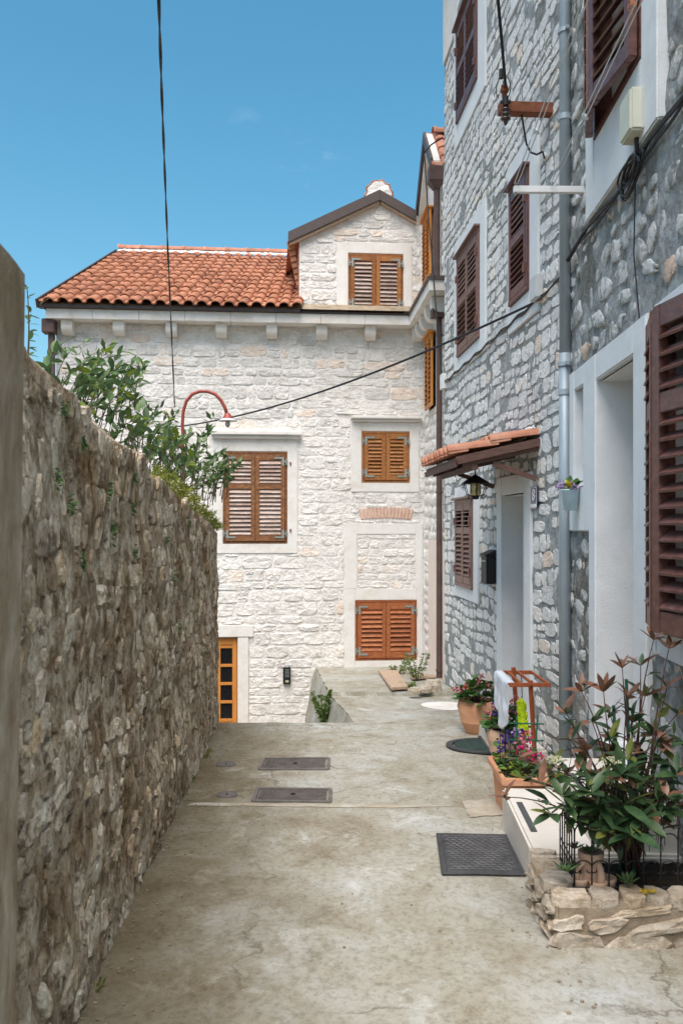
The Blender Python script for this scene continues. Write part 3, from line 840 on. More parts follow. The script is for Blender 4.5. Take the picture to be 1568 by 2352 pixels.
def facade_tint(c, rng):
    zc = (c[2] + c[3]) / 2
    r = rng.random()
    if zc > 3.3:
        return 0.62 * r if r < 0.90 else 0.9 + r * 0.1
    return 0.25 + 0.70 * r if r < 0.94 else r
stone_wall(house, FM, cells + cells_d + blocked, MAT['facade_stone'], 0.024, 0.010, random.Random(9), 300, facade_tint, square=6.0, jit=0.07, rough=0.55, k=14, inner=0.93)
# body behind the sheets
mb = MB()
mb.fbox(FM, sL, sR + 3.5, -2.14, z_cor + 0.25, -0.5, -6.5)
mb.fbox(FM, sL, sL + 0.02, -2.14, z_cor + 0.25, -0.5, 0.0)
mb.build('house_body', MAT['facade_mortar'], house)
# window dressings
for so, w in ((so1, w1), (so2, w2)):
    surround(house, FM, so, w, 0.018, MAT['plaster'])
surround(house, FM, (so3[0], so3[1], niche[2], so3[3]), niche, 0.016, MAT['plaster'], bottom=False)
surround(house, FM, (so3[0], so3[1], so3[2], niche[2] + 0.002), w3, 0.018, MAT['plaster'])
surround(house, FM, so4, w4, 0.018, MAT['plaster'], bottom=False)
for (a, b, c, d) in (hood1, hood2):
    mb = MB()
    mb.fbox(FM, a, b, c + (d - c) * 0.45, d, -0.02, 0.13); mb.fbox(FM, a + 0.02, b - 0.02, c, c + (d - c) * 0.46, -0.02, 0.08)
    mb.build('window_hood', MAT['plaster'], house, bevel=0.012)
mb = MB(); mb.fbox(FM, door_r[0] - 0.17, FM.P(582, 1450)[0], FM.P(530, 1463)[1], FM.P(530, 1436)[1], -0.02, 0.035)
mb.fbox(FM, door_r[1], sod[1], -2.12, FM.P(530, 1464)[1], -0.02, 0.03); mb.fbox(FM, sod[0], door_r[0], -2.12, FM.P(530, 1464)[1], -0.02, 0.03)
mb.build('door_surround', MAT['plaster'], house, bevel=0.008)
# brick arch
nb = 15
bme = MB(); bw = (arch[1] - arch[0]) / nb
bme.box(-bw * 0.40, bw * 0.40, -0.02, 0.02, -(arch[3] - arch[2]) / 2, (arch[3] - arch[2]) / 2)
bmesh_brick = bme.mesh('brick', MAT['brick'], bevel=0.008)
for i in range(nb):
    t = (i + 0.5) / nb * 2 - 1
    Mx = FM.mat(arch[0] + bw * (i + 0.5), (arch[2] + arch[3]) / 2 + 0.03 * (1 - t * t) - 0.01, 0.0) @ Matrix.Rotation(t * 0.30, 4, 'Y')
    link('brick', bmesh_brick, house, Mx)
# shutters of the front
def front_window(w, mat, n, slat_mat=None, mid=None, rail=0.085, stile=0.065):
    s0, s1, z0, z1 = w
    reveal(house, FM, w, 0.12, MAT['plaster'], 'dark_glass')
    mb = MB(); f = 0.035
    mb.fbox(FM, s0, s1, z1 - f, z1, -0.08, 0.012); mb.fbox(FM, s0, s1, z0, z0 + f, -0.08, 0.012)
    mb.fbox(FM, s0, s0 + f, z0 + f, z1 - f, -0.08, 0.010); mb.fbox(FM, s1 - f, s1, z0 + f, z1 - f, -0.08, 0.010)
    mb.build('window_frame', mat, house, bevel=0.004)
    m = (s0 + s1) / 2
    for (a, b, sd) in ((s0 + f + 0.004, m - 0.003, 1), (m + 0.003, s1 - f - 0.004, -1)):
        T = FM.mat(a, z0 + f + 0.005, -0.004)
        sh = shutter(house, T, b - a, z1 - z0 - 2 * f - 0.01, mat, n, stile, rail, 0.04, 0.95, mid, slat_mat, 0.074)
        e = a if sd == 1 else b
        hinges(sh, FM, e, sd, (z0 + 0.16, z1 - 0.16), 0.037)
front_window(w1, MAT['wood_frame'], 17, MAT['wood_worn'], rail=0.10, mid=0.63)
front_window(w2, MAT['wood_orange'], 10)
front_window(w3, MAT['wood_red'], 9, rail=0.11)
front_window(w4, MAT['wood_orange'], 11, MAT['wood_worn'])
# iron shutter catches beside the tall window
for v in (1065, 1218):
    mb = MB(); p = FM.P(667, v); mb.fbox(FM, p[0] - 0.012, p[0] + 0.012, p[1] - 0.022, p[1] + 0.022, 0.015, 0.035)
    mb.build('shutter_catch', MAT['rust'], house)
# glazed door
reveal(house, FM, door_r, 0.10, MAT['plaster'], 'dark_glass')
mb = MB(); a0, a1, b0, b1 = door_r; st = 0.085
mb.fbox(FM, a0, a0 + st, b0, b1, -0.08, -0.03); mb.fbox(FM, a1 - st, a1, b0, b1, -0.08, -0.03)
rows_v = [1464, 1483, 1526, 1568, 1610, 1652]
zs = [FM.P(530, v)[1] for v in rows_v]
for i, z in enumerate(zs):
    mb.fbox(FM, a0 + st, a1 - st, z - (0.12 if i == 0 else 0.045), z, -0.078, -0.032)
mb.fbox(FM, a0 + st, a1 - st, b0, zs[-1] - 0.05, -0.078, -0.036)
mid = (a0 + a1) / 2
for x in (a0 + (a1 - a0) * 0.335, a0 + (a1 - a0) * 0.66):
    mb.fbox(FM, x - 0.02, x + 0.02, zs[-1], zs[0], -0.076, -0.034)
dr = mb.build('door', MAT['wood_yellow'], house, bevel=0.004)
for i in range(1, 5):
    m2 = MB(); m2.fbox(FM, a1 - st - 0.22, a1 - st, zs[i + 1] if i + 1 < 6 else zs[i] - 0.2, zs[i] - 0.045, -0.062, -0.056); m2.build('door_pane', MAT['dark_glass'], dr)
# cornice, corbels, gutter
cl = FM.P(105, 720, 0.28)[0]; cr = FM.P(940, 735, 0.28)[0]
n_b = 8
for i in range(n_b):
    mb = MB(); a = cl + (cr - cl) * i / n_b; b = cl + (cr - cl) * (i + 1) / n_b
    mb.fbox(FM, a + 0.002, b - 0.002 if i < n_b - 1 else b + 0.02, z_cor, z_cot, -0.05, 0.28)
    mb.build('cornice_block', MAT['plaster'], house, bevel=0.004)
def corbel(F, s, zt, w=0.17, h=0.20, dep=0.22, par=house):
    prof = [(0.0, 0.0), (dep, 0.0), (dep, -h * 0.35)]
    for k in range(1, 7):
        a = k / 6 * math.pi / 2
        prof.append((dep - dep * 0.55 * (1 - math.cos(a)), -h * 0.35 - h * 0.65 * math.sin(a)))
    prof.append((0.0, -h))
    vv = [F.L(s - w / 2, zt + z, d - 0.02) for d, z in prof] + [F.L(s + w / 2, zt + z, d - 0.02) for d, z in prof]
    n = len(prof)
    ff = [tuple(range(n)), tuple(range(2 * n - 1, n - 1, -1))] + [(i, (i + 1) % n, (i + 1) % n + n, i + n) for i in range(n)]
    mb = MB(); mb.add(vv, ff)
    return mb.build('corbel', MAT['plaster'], par, bevel=0.006)
for u in (153, 272, 393, 508, 624, 739, 851):
    corbel(FM, FM.P(u, 755, 0.2)[0], z_cor - 0.002)
corbel(FM, FM.P(966, 765, 0.1)[0] - 0.05, z_cor - 0.002)
mb = MB(); mb.fbox(FM, FM.P(85, 708, 0.36)[0], FM.P(690, 708, 0.36)[0], z_cot + 0.004, z_cot + 0.055, 0.20, 0.35)
mb.fbox(FM, FM.P(690, 708, 0.30)[0], cr + 0.03, z_cot + 0.004, z_cot + 0.03, -0.02, 0.30)
mb.build('gutter', MAT['dark_metal'], house, bevel=0.006)
mb = MB(); p = FM.P(120, 790, 0.12)
mb.fbox(FM, sL - 0.17, sL + 0.02, z_cor - 0.20, z_cor + 0.01, 0.02, 0.22); mb.fbox(FM, sL - 0.09, sL, -2.1, z_cor - 0.2, 0.06, 0.15)
mb.build('corner_downpipe', MAT['brown_pipe'], house, bevel=0.01)
# ---- main roof
PITCH = math.radians(26)
eave_d = 0.36
e0 = FM.P(92, 700, eave_d); e1 = FM.P(692, 716, eave_d)
z_eave = z_cot + 0.070
up = (-FM.N * math.cos(PITCH) + Vector((0, 0, 1)) * math.sin(PITCH) + FM.S * 0.085).normalized()
def roof_pt(s, t, h=0.0):
    nrm = FM.S.cross(up).normalized()
    if nrm.z < 0: nrm = -nrm
    return FM.L(s, z_eave, eave_d) + up * t + nrm * h
SLOPE = 4.85
mb = MB()
mb.grid(lambda a, b: roof_pt(e0[0] + (e1[0] + 5.5 - e0[0]) * a, SLOPE * b, -0.02), 10, 10)
back = lambda a, b: roof_pt(e0[0] + (e1[0] + 5.5 - e0[0]) * a, SLOPE, -0.02) + (-FM.N * 4.0 * b) + Vector((0, 0, -1.9 * b))
mb.grid(back, 4, 4)
mb.add([roof_pt(e0[0] + 0.02, 0, -0.06), roof_pt(e0[0] + 0.02, SLOPE, -0.03), roof_pt(e0[0] + 0.02, SLOPE, -0.03) + (-FM.N * 4.0) + Vector((0, 0, -1.9)), FM.L(sL, z_cor, -7.5), FM.L(sL, z_cor, 0)], [(0, 1, 2, 3, 4)])
roof = mb.build('roof', MAT['planter_mortar'], house)
mb = MB()
mb.bar(roof_pt(e0[0] - 0.03, -0.05, -0.01), roof_pt(e0[0] - 0.03, SLOPE, -0.01), 0.03, 0.13)
mb.build('verge_board', MAT['dark_metal'], roof)
def barrel_tile(w, length, arch_h, name, mat, seg=9, flat_part=0.3):
    """Roman tile: a flat pan beside a raised roll, thick at its lower lip."""
    mb = MB(); prof = []
    pw = w * flat_part
    prof.append((-w / 2, 0.012)); prof.append((-w / 2 + pw * 0.3, 0.0)); prof.append((-w / 2 + pw, 0.0))
    for k in range(seg + 1):
        a = math.pi * k / seg
        prof.append((-w / 2 + pw + (w * 1.04 - pw) * (1 - math.cos(a)) / 2, 0.006 + arch_h * math.sin(a)))
    n = len(prof); th = 0.016
    rows = [(0.0, 0.030), (0.02, 0.034), (length, 0.0)]
    verts = [(x, y, z + lift) for (y, lift) in rows for (x, z) in prof]
    verts += [(x, 0.0, z + rows[0][1] - th - 0.004) for (x, z) in prof]
    verts += [(x, length * 0.4, z + 0.002) for (x, z) in prof]
    faces = [(r * n + i, r * n + i + 1, (r + 1) * n + i + 1, (r + 1) * n + i) for r in range(2) for i in range(n - 1)]
    faces += [(3 * n + i, i, i + 1, 3 * n + i + 1) for i in range(n - 1)] and [(i, i + 1, 3 * n + i + 1, 3 * n + i) for i in range(n - 1)]
    faces += [(3 * n + i, 3 * n + i + 1, 4 * n + i + 1, 4 * n + i) for i in range(n - 1)]
    mb.add(verts, faces)
    return mb.mesh(name, mat, smooth=True)
TW = 0.205; ROWS = 13; EXPO = SLOPE / ROWS * 0.985
tile_me = barrel_tile(TW, EXPO + 0.06, 0.060, 'roof_tile', MAT['tile'])
nrm = FM.S.cross(up).normalized()
if nrm.z < 0: nrm = -nrm
xax = up.cross(nrm).normalized()
ncol = int((e1[0] - e0[0]) / TW)
for r in range(ROWS):
    for c in range(ncol):
        p = roof_pt(e0[0] + TW * (c + 0.55) + RNG.uniform(-0.006, 0.006), r * EXPO - 0.06 + RNG.uniform(-0.012, 0.012), 0.0 + RNG.uniform(0, 0.006))
        Mx = Matrix.Identity(4); Mx.col[0][:3] = xax; Mx.col[1][:3] = up; Mx.col[2][:3] = nrm; Mx.col[3][:3] = p
        link('roof_tile', tile_me, roof, Mx @ Matrix.Rotation(RNG.uniform(-0.02, 0.02), 4, 'Z'))
# ridge
mb = MB(); RL = 0.42
pr = [(0.105 * math.cos(math.pi * k / 8), 0.09 * math.sin(math.pi * k / 8)) for k in range(9)]
vv = [(x * sc, y, z * sc) for (y, sc) in ((0, 1.12), (0.04, 1.12), (0.045, 1.0), (RL + 0.03, 0.96)) for (x, z) in pr]
mb.add(vv, [(r * 9 + i, r * 9 + i + 1, (r + 1) * 9 + i + 1, (r + 1) * 9 + i) for r in range(3) for i in range(8)])
ridge_me = mb.mesh('ridge_tile', MAT['tile_new'], smooth=True)
nr = int((e1[0] + 0.9 - e0[0]) / RL)
for i in range(nr):
    p = roof_pt(e0[0] + 0.02 + RL * i, SLOPE - 0.02, 0.06)
    Mx = Matrix.Identity(4); Mx.col[0][:3] = -FM.N; Mx.col[1][:3] = FM.S; Mx.col[2][:3] = (0, 0, 1); Mx.col[3][:3] = p
    Mx.col[0][:3] = FM.S.cross(Vector((0, 0, 1)))
    link('ridge_tile', ridge_me, roof, Mx)
mb = MB()
mb.grid(lambda a, b: roof_pt(e0[0] + 0.05 + (e1[0] + 1 - e0[0]) * a, SLOPE - 0.17 + 0.16 * b + 0.03 * mnoise.noise(Vector((a * 60, 0, 0))), 0.055 + 0.085 * b + 0.010 * mnoise.noise(Vector((a * 90, b * 5, 0)))), 90, 3)
mb.build('ridge_mortar', MAT['facade_mortar'], roof, smooth=True)
# ---- dormer roof with dark metal verge
def verge(a, b, thick, F, d0, d1, name='dormer_verge', parent=house):
    mb = MB(); (s0, z0), (s1, z1) = a, b
    vv = []
    for s, z in (a, b):
        vv += [F.L(s, z, d0), F.L(s, z, d1), F.L(s, z + thick, d1), F.L(s, z + thick, d0)]
    mb.add(vv, [(0, 1, 2, 3), (4, 7, 6, 5), (0, 4, 5, 1), (1, 5, 6, 2), (2, 6, 7, 3), (3, 7, 4, 0)])
    return mb.build(name, MAT['dark_metal'], parent, bevel=0.004)
kk = 13.75 / FPX
vL = FM.P(662, 556, 0.12); vP = FM.P(871.7, 459, 0.12); vR = FM.P(956, 507, 0.12)
verge(vL, (vP[0] + 0.001, vP[1]), 24 * kk, FM, -0.06, 0.12); verge((vP[0] + 0.002, vP[1]), vR, 24 * kk, FM, -0.06, 0.118)
mb = MB()
for (a, b) in ((vL, vP), (vP, vR)):
    mb.add([FM.L(a[0], a[1] + 0.10, -0.05), FM.L(b[0], b[1] + 0.10, -0.05), FM.L(b[0], b[1] + 0.10, -3.6), FM.L(a[0], a[1] + 0.10, -3.6)], [(0, 1, 2, 3)])
mb.add([FM.L(g_l, z_cor, 0), FM.L(g_l, gable_top(g_l), 0), FM.L(g_l, gable_top(g_l), -3.0), FM.L(g_l, z_cor, -3.0)], [(0, 1, 2, 3)])
mb.build('dormer_roof', MAT['tile_new'], house)
mb = MB()   # plaster soffit strip under the verge
for (a, b) in ((vL, vP), (vP, vR)):
    mb.hexa([FM.L(a[0] + 0.02, a[1] - 0.035, 0), FM.L(b[0], b[1] - 0.035, 0), FM.L(b[0], b[1] - 0.035, 0.09), FM.L(a[0] + 0.02, a[1] - 0.035, 0.09), FM.L(a[0] + 0.02, a[1] + 0.01, 0), FM.L(b[0], b[1] + 0.01, 0), FM.L(b[0], b[1] + 0.01, 0.09), FM.L(a[0] + 0.02, a[1] + 0.01, 0.09)])
mb.build('dormer_soffit', MAT['plank'], house)
mb = MB(); mb.fbox(FM, g_r - 0.12, g_r + 0.35, er[1] - 0.5, er[1] + 0.12, -0.5, -0.012); mb.build('gable_junction', MAT['facade_mortar'], house)
# tiles showing on the left flank of the dormer roof
mb = MB(); mb.box(-0.09, 0.09, 0, 0.02, -0.07, 0.07)
fl_me = mb.mesh('flank_tile', MAT['tile'], bevel=0.008)
for i in range(7):
    sz = FM.P(668 + 2.6 * i, 562 + 13 * i, 0.05)
    link('flank_tile', fl_me, house, FM.mat(sz[0], sz[1], 0.02 - 0.02 * i) @ Matrix.Rotation(-0.25, 4, 'Y') @ Matrix.Scale(0.62 - 0.05 * i, 4, (1, 0, 0)))
# rounded ridge end on the dormer
mb = MB(); c = FM.P(871, 452, 0.05); prof = []
for k in range(13):
    a = math.pi * k / 12
    r = 0.20 + 0.02 * math.sin(k * 2.7)
    prof.append((c[0] + r * 1.0 * math.cos(a), c[1] + 0.02 + r * 1.22 * math.sin(a)))
vv = [FM.L(s, z, 0.03 + 0.012 * mnoise.noise(Vector((s * 30, z * 30, 0)))) for s, z in prof] + [FM.L(s, z, -0.5) for s, z in prof]
mb.add(vv, [tuple(range(13)), tuple(range(25, 12, -1))] + [(i, i + 1, i + 14, i + 13) for i in range(12)])
mb.build('ridge_end', MAT['facade_mortar'], house, bevel=0.015)
mb = MB()
mb.tube([FM.L(s + (s - c[0]) * 0.08, z + 0.012, 0.0) for s, z in prof], 0.016, 6)
mb.build('ridge_end_tile', MAT['tile'], house)

# ---- wing
zw_top = 6.62
wing_sN, wing_sF = -0.0, FW.P(974.6, 1000)[0]
pink = (FW.P(1018, 1300)[0] - 0.35, FW.P(987, 1300)[0], -0.9, FW.P(995, 1242)[1])
wu = (FW.P(998, 570)[0], FW.P(981.5, 570)[0], FW.P(990, 643)[1], FW.P(990, 495)[1])
wl = (FW.P(1002, 850)[0], FW.P(987, 850)[0], FW.P(995, 937)[1], FW.P(995, 772)[1])
wall_sheet(FW, -0.0, wing_sF + 0.3, -2.1, zw_top, [wu, wl], 0.2, 0.012).build('wing_wall', MAT['facade_mortar'], house, smooth=True)
cells = lay_stones(0.0, wing_sF - 0.02, -0.6, 6.4, [(wu[0] - 0.12, wu[1] + 0.12, wu[2] - 0.1, wu[3] + 0.1), (wl[0] - 0.12, wl[1] + 0.12, wl[2] - 0.1, wl[3] + 0.1), pink, (-0.2, 2.2, z_cor - 0.22, z_cot + 0.1)], 0.165, 0.28, random.Random(31))
rest = MB()
for c_ in cells:
    stone_into(rest, FW, c_, 0.025, 0.012, RNG, 0.4 + 0.5 * RNG.random(), square=4, rough=0.6)
stuff(rest.build('wing_stones', MAT['facade_stone'], house, smooth=True))
mb = MB(); mb.fbox(FW, *pink, -0.02, 0.03); mb.build('pink_plaster_panel', MAT['plaster_pink'], house, bevel=0.006)
for w in (wu, wl):
    surround(house, FW, (w[0] - 0.12, w[1] + 0.12, w[2] - 0.1, w[3] + 0.1), w, 0.012, MAT['plaster'])
    s0, s1, z0, z1 = w; m = (s0 + s1) / 2
    mbk = MB(); mbk.fbox(FW, s0, s1, z0, z1, -0.12, -0.10); mbk.build('window_pane', MAT['dark_glass'], house)
    for a, b in ((s0, m - 0.004), (m + 0.004, s1)):
        # leaf ajar: stands a little proud of the wall
        T = FW.mat(a, z0, 0.05)
        shutter(house, T, b - a, z1 - z0, MAT['wood_yellow'], 13, 0.05, 0.07, 0.035, 0.6, None, None, 0.08)
    mb = MB(); mb.fbox(FW, s0 - 0.03, s1 + 0.03, z1, z1 + 0.025, 0.0, 0.13); mb.build('shutter_hood', MAT['wood_yellow'], house)
mb = MB()
mb.hexa([FW.L(0, -2.1, -0.3), FW.L(3.0, -2.1, -0.3), FW.L(3.0, -2.1, -4), FW.L(0, -2.1, -4), FW.L(0, z_cot, -0.3), FW.L(3.0, z_cot, -0.3), FW.L(3.0, z_cot, -4), FW.L(0, z_cot, -4)])
mb.hexa([FW.L(0.25, z_cot, -0.3), FW.L(3.0, z_cot, -0.3), FW.L(3.0, z_cot, -4), FW.L(0.25, z_cot, -4), FW.L(0.25, zw_top, -0.3), FW.L(3.0, zw_top, -0.3), FW.L(3.0, zw_top, -4), FW.L(0.25, zw_top, -4)])
mb.fbox(FW, -0.001, 0.3, -2.1, z_cot, -0.31, 0.0); mb.fbox(FW, 0.25, 0.5, z_cot, zw_top, -0.31, -0.001)
mb.build('wing_body', MAT['facade_mortar'], house)
# wing cornice and corbels
A = FM.L(cr, 0, 0.28); B = Vector((FW.L(-0.28, 0, 0.27).x, FW.L(-0.28, 0, 0.27).y, 0)); Cc = FW.L(-0.28, 0, -2.0)
mb = MB()
def slabpoly(pts, z0, z1):
    n = len(pts)
    mb.add([(p.x, p.y, z0) for p in pts] + [(p.x, p.y, z1) for p in pts], [tuple(range(n)), tuple(range(2 * n - 1, n - 1, -1))] + [(i, (i + 1) % n, (i + 1) % n + n, i + n) for i in range(n)])
slabpoly([A, B, Cc, FW.L(0.0, 0, -2.0), FW.L(0, 0, -0.02), FW.L(wing_sF + 0.1, 0, -0.02), FM.L(cr + 0.02, 0, 0.0)], z_cor + 0.001, z_cot + 0.001)
mb.build('wing_cornice', MAT['plaster'], house, bevel=0.004)
mb = MB()
mb.bar(A + Vector((0, 0, z_cot + 0.02)), B + Vector((0, 0, z_cot + 0.02)), 0.05, 0.05); mb.bar(B + Vector((0, 0, z_cot + 0.022)), Cc + Vector((0, 0, z_cot + 0.022)), 0.05, 0.05)
mb.build('wing_gutter', MAT['dark_metal'], house)
for s in (0.10, 0.62, 1.15, 1.62):
    corbel(FW, s, z_cor - 0.002, 0.2, 0.21, 0.22)
# wing gable
gp = FW.P(974, 330, 0.12); gf = FW.P(956, 506, 0.12); gn = FW.P(991, 392, 0.12)
yb = lambda a, d: FW.L(a[0], a[1], d)
mb = MB()
for a, b in ((gp, gn), (gp, gf)):
    mb.hexa([yb(a, 0.02), yb(b, 0.02), yb(b, -4), yb(a, -4)] + [p + Vector((0, 0, 0.06)) for p in (yb(a, 0.02), yb(b, 0.02), yb(b, -4), yb(a, -4))])
wroof = mb.build('wing_roof', MAT['tile_new'], house)
mb = MB(); mb.add([yb(gp, 0.0), yb(gn, 0.0), FW.L(gn[0] - 0.02, z_cot, 0.0), FW.L(gf[0], z_cot, 0.0), yb(gf, 0.0)], [(0, 1, 2, 3, 4)])
mb.build('wing_gable_wall', MAT['facade_mortar'], house)
for a, b in ((gp, gf), (gp, gn)):
    mb = MB(); q = Vector((0, 0, 0.18))
    mb.hexa([yb(a, 0.10), yb(b, 0.10), yb(b, 0.14), yb(a, 0.14)] + [p + q for p in (yb(a, 0.10), yb(b, 0.10), yb(b, 0.14), yb(a, 0.14))])
    m9 = MB(); q2_ = Vector((0, 0, 0.15)); q1_ = Vector((0, 0, -0.10)); m9.hexa([p + q1_ for p in (yb(a, 0.0), yb(b, 0.0), yb(b, 0.098), yb(a, 0.098))] + [p + q2_ for p in (yb(a, 0.0), yb(b, 0.0), yb(b, 0.098), yb(a, 0.098))]); m9.build('wing_soffit', MAT['plaster'], house)
    mb.build('wing_verge', MAT['dark_metal'], house, bevel=0.004)
slope_v = (yb(gn, 0) - yb(gp, 0)); slen = slope_v.length; sdn = slope_v.normalized(); wx = FW.N * -1
wn_ = wx.cross(-sdn).normalized()
if wn_.z < 0: wn_ = -wn_
t2 = barrel_tile(0.30, 0.40, 0.045, 'roof_tile', MAT['tile_new'], 5, 0.5)
for r in range(4):
    for c in range(6):
        p = yb(gn, -0.02 - 0.30 * c) + (-sdn) * (r * 0.30 - 0.05) + wn_ * 0.07
        Mx = Matrix.Identity(4); Mx.col[0][:3] = wx; Mx.col[1][:3] = -sdn; Mx.col[2][:3] = wn_; Mx.col[3][:3] = p
        link('roof_tile', t2, wroof, Mx)
for i in range(5):
    Mx = Matrix.Identity(4); Mx.col[1][:3] = wx; Mx.col[0][:3] = wx.cross(Vector((0, 0, 1))); Mx.col[2][:3] = (0, 0, 1); Mx.col[3][:3] = yb(gp, -0.0 - RL * i) + Vector((0, 0, 0.12))
    link('ridge_tile', ridge_me, wroof, Mx @ Matrix.Scale(1.3, 4))
mb = MB(); g0 = yb(gn, 0.10); g1 = yb(gn, -3.0)
mb.bar(g0 + FW.S * -0.07 + Vector((0, 0, -0.03)), g1 + FW.S * -0.07 + Vector((0, 0, -0.03)), 0.13, 0.13)
mb.build('eaves_gutter', MAT['gutter_grey'], house, bevel=0.02)
# brown downpipe with hoppers on the wing
ps = FW.P(1003, 600, 0.07)[0]
mb = MB()
zh = FW.P(1003, 405, 0.1)[1]
mb.tube([FW.L(ps - 0.05, zh + 0.1, 0.08), FW.L(ps - 0.05, z_cot + 0.03, 0.08)], 0.045, 10)
mb.fbox(FW, ps - 0.15, ps + 0.06, zh - 0.02, zh + 0.17, 0.0, 0.2)
mb.hexa([FW.L(ps - 0.15, zh - 0.02, 0.0), FW.L(ps + 0.06, zh - 0.02, 0.0), FW.L(ps + 0.06, zh - 0.02, 0.2), FW.L(ps - 0.15, zh - 0.02, 0.2)][::-1] + [FW.L(ps - 0.10, zh - 0.13, 0.04), FW.L(ps + 0.0, zh - 0.13, 0.04), FW.L(ps + 0.0, zh - 0.13, 0.13), FW.L(ps - 0.10, zh - 0.13, 0.13)][::-1])
mb.build('upper_downpipe', MAT['brown_pipe'], house)
mb = MB()
pl = FW.P(1008, 1000, 0.07)[0]
mb.tube([FW.L(pl, z_cor - 0.25, 0.07), FW.L(pl, -0.60, 0.07)], 0.040, 10)
mb.fbox(FW, pl - 0.13, pl + 0.08, z_cor - 0.26, z_cor - 0.02, 0.0, 0.18)
lp = mb.build('downpipe', MAT['brown_pipe'], house, bevel=0.0)
for v in (770, 1130, 1540):
    z = FW.P(1008, v, 0.07)[1]
    mb = MB(); mb.tube([FW.L(pl, z - 0.015, 0.07), FW.L(pl, z + 0.015, 0.07)], 0.047, 10); mb.fbox(FW, pl - 0.006, pl + 0.006, z - 0.01, z + 0.01, 0.0, 0.05)
    mb.build('pipe_clamp', MAT['brown_pipe'], lp)

# ------------------------------------------------------------------ house number 8
h8 = thing('stone_house', 'tall grey mortared rubble house with brown shutters, beside galvanised downpipe', 'house', (1.7, 8.5, -0.3))
S0, S1, H8T = 6.50, 11.37, 9.2
def y8(u): return F8.P(u, 1000)[0]
def z8(u, v): return F8.P(u, v)[1]
winA = (y8(1100.5), y8(1053), 6.46, 7.56)
winB = (y8(1105.5), y8(1055), 3.66, 4.83)
winC = (y8(1220), y8(1176.5), 3.66, 4.71)
winD = (y8(1090), y8(1051), 0.955, 1.965)
winF = (y8(1222), y8(1190), 6.55, 7.6)
door8 = (y8(1207), y8(1155.5), -0.12, 1.95)
suA = (y8(1117.4), y8(1046), 6.20, 7.85); suB = (y8(1118), y8(1046), 3.48, 5.05); suC = (y8(1240), y8(1170), 3.42, 4.98); suD = (y8(1100.6), y8(1047), 0.82, 2.12)
suF = (y8(1240), y8(1177), 6.31, 7.8); su8 = (y8(1224), y8(1144.5), -0.14, 2.12)
holes8 = [winA, winB, winC, winD, winF, door8]
wall_sheet(F8, S0, S1, -0.7, H8T, holes8, 0.15, 0.014).build('wall', MAT['h8_mortar'], h8, smooth=True)
cells = lay_stones(S0 + 0.06, S1 - 0.01, -0.5, 7.62, [suA, suB, suC, suD, suF, su8], 0.132, 0.205, random.Random(21), drop=0.04, wave=0.04)
stone_wall(h8, F8, cells, MAT['h8_stone'], 0.026, 0.005, random.Random(22), 300, square=5.0, jit=0.13, tilt=0.07, rough=0.35, k=15, inner=0.96)
mb = MB()
mb.fbox(F8, S0, S1 - 0.001, 7.66, H8T, -0.02, 0.02); mb.build('plaster_band', MAT['plaster'], h8)
mb = MB()
mb.fbox(F8, S0, S1 - 0.01, -0.7, H8T - 0.01, -0.55, -7); mb.fbox(F8, S1 - 0.012, S1 - 0.002, -0.7, H8T - 0.01, -0.56, -0.001)
mb.build('house_body', MAT['h8_mortar'], h8)
mb = MB()
mb.hexa([F8.L(S0 - 0.2, H8T, 0.4), F8.L(S1 + 0.3, H8T, 0.4), F8.L(S1 + 0.3, H8T, -7), F8.L(S0 - 0.2, H8T, -7), F8.L(S0 - 0.2, H8T + 0.12, 0.4), F8.L(S1 + 0.3, H8T + 0.12, 0.4), F8.L(S1 + 0.3, H8T + 2.3, -7), F8.L(S0 - 0.2, H8T + 2.3, -7)])
mb.build('roof', MAT['tile_new'], h8)
for su, w in ((suA, winA), (suB, winB), (suC, winC), (suD, winD), (suF, winF)):
    surround(h8, F8, su, w, 0.022, MAT['plaster_cool'])
    reveal(h8, F8, w, 0.10, MAT['shutter_brown'], 'dark_glass')
surround(h8, F8, su8, door8, 0.024, MAT['plaster_cool'], name='door_surround', bottom=False)
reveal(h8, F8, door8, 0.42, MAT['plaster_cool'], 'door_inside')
def side_window(par, F, w, mat, n, leaves=2, tilts=None, proud=0.012, mid=0.52):
    s0, s1, z0, z1 = w; f = 0.045
    mb = MB()
    mb.fbox(F, s0, s1, z1 - f, z1, -0.06, 0.045); mb.fbox(F, s0, s1, z0, z0 + f, -0.06, 0.045)
    mb.fbox(F, s0, s0 + f, z0 + f, z1 - f, -0.06, 0.042); mb.fbox(F, s1 - f, s1, z0 + f, z1 - f, -0.06, 0.042)
    mb.fbox(F, s0 - 0.02, s1 + 0.02, z1, z1 + 0.025, 0.0, 0.085)
    mb.build('window_frame', mat, par, bevel=0.004)
    wl_ = (s1 - s0 - 2 * f) / leaves
    for i in range(leaves):
        a = s0 + f + wl_ * i
        T = F.mat(a + 0.003, z0 + f, proud)
        sh = shutter(par, T, wl_ - 0.006, z1 - z0 - 2 * f, mat, n, 0.045, 0.085, 0.035, -0.6, mid, None, 0.05, slat_tilts=tilts)
        e, sd = (a, 1) if i == 0 else (a + wl_, -1)
        for z in (z0 + 0.2, z1 - 0.25):
            mb = MB(); mb.fbox(F, e - 0.012, e + 0.03, z - 0.04, z + 0.04, proud + 0.03, proud + 0.05); mb.build('hinge', MAT['shutter_dark'], sh)
half = lambda bi, i, k: (0.15 if bi == 0 else 1.10)
openall = lambda bi, i, k: (0.10 if not (bi == 1 and i >= k - 1) else -0.9)
side_window(h8, F8, winA, MAT['shutter_dark'], 14, 2, half)
side_window(h8, F8, winB, MAT['shutter_brown'], 14, 2, half)
side_window(h8, F8, winC, MAT['shutter_dark'], 13, 1, half)
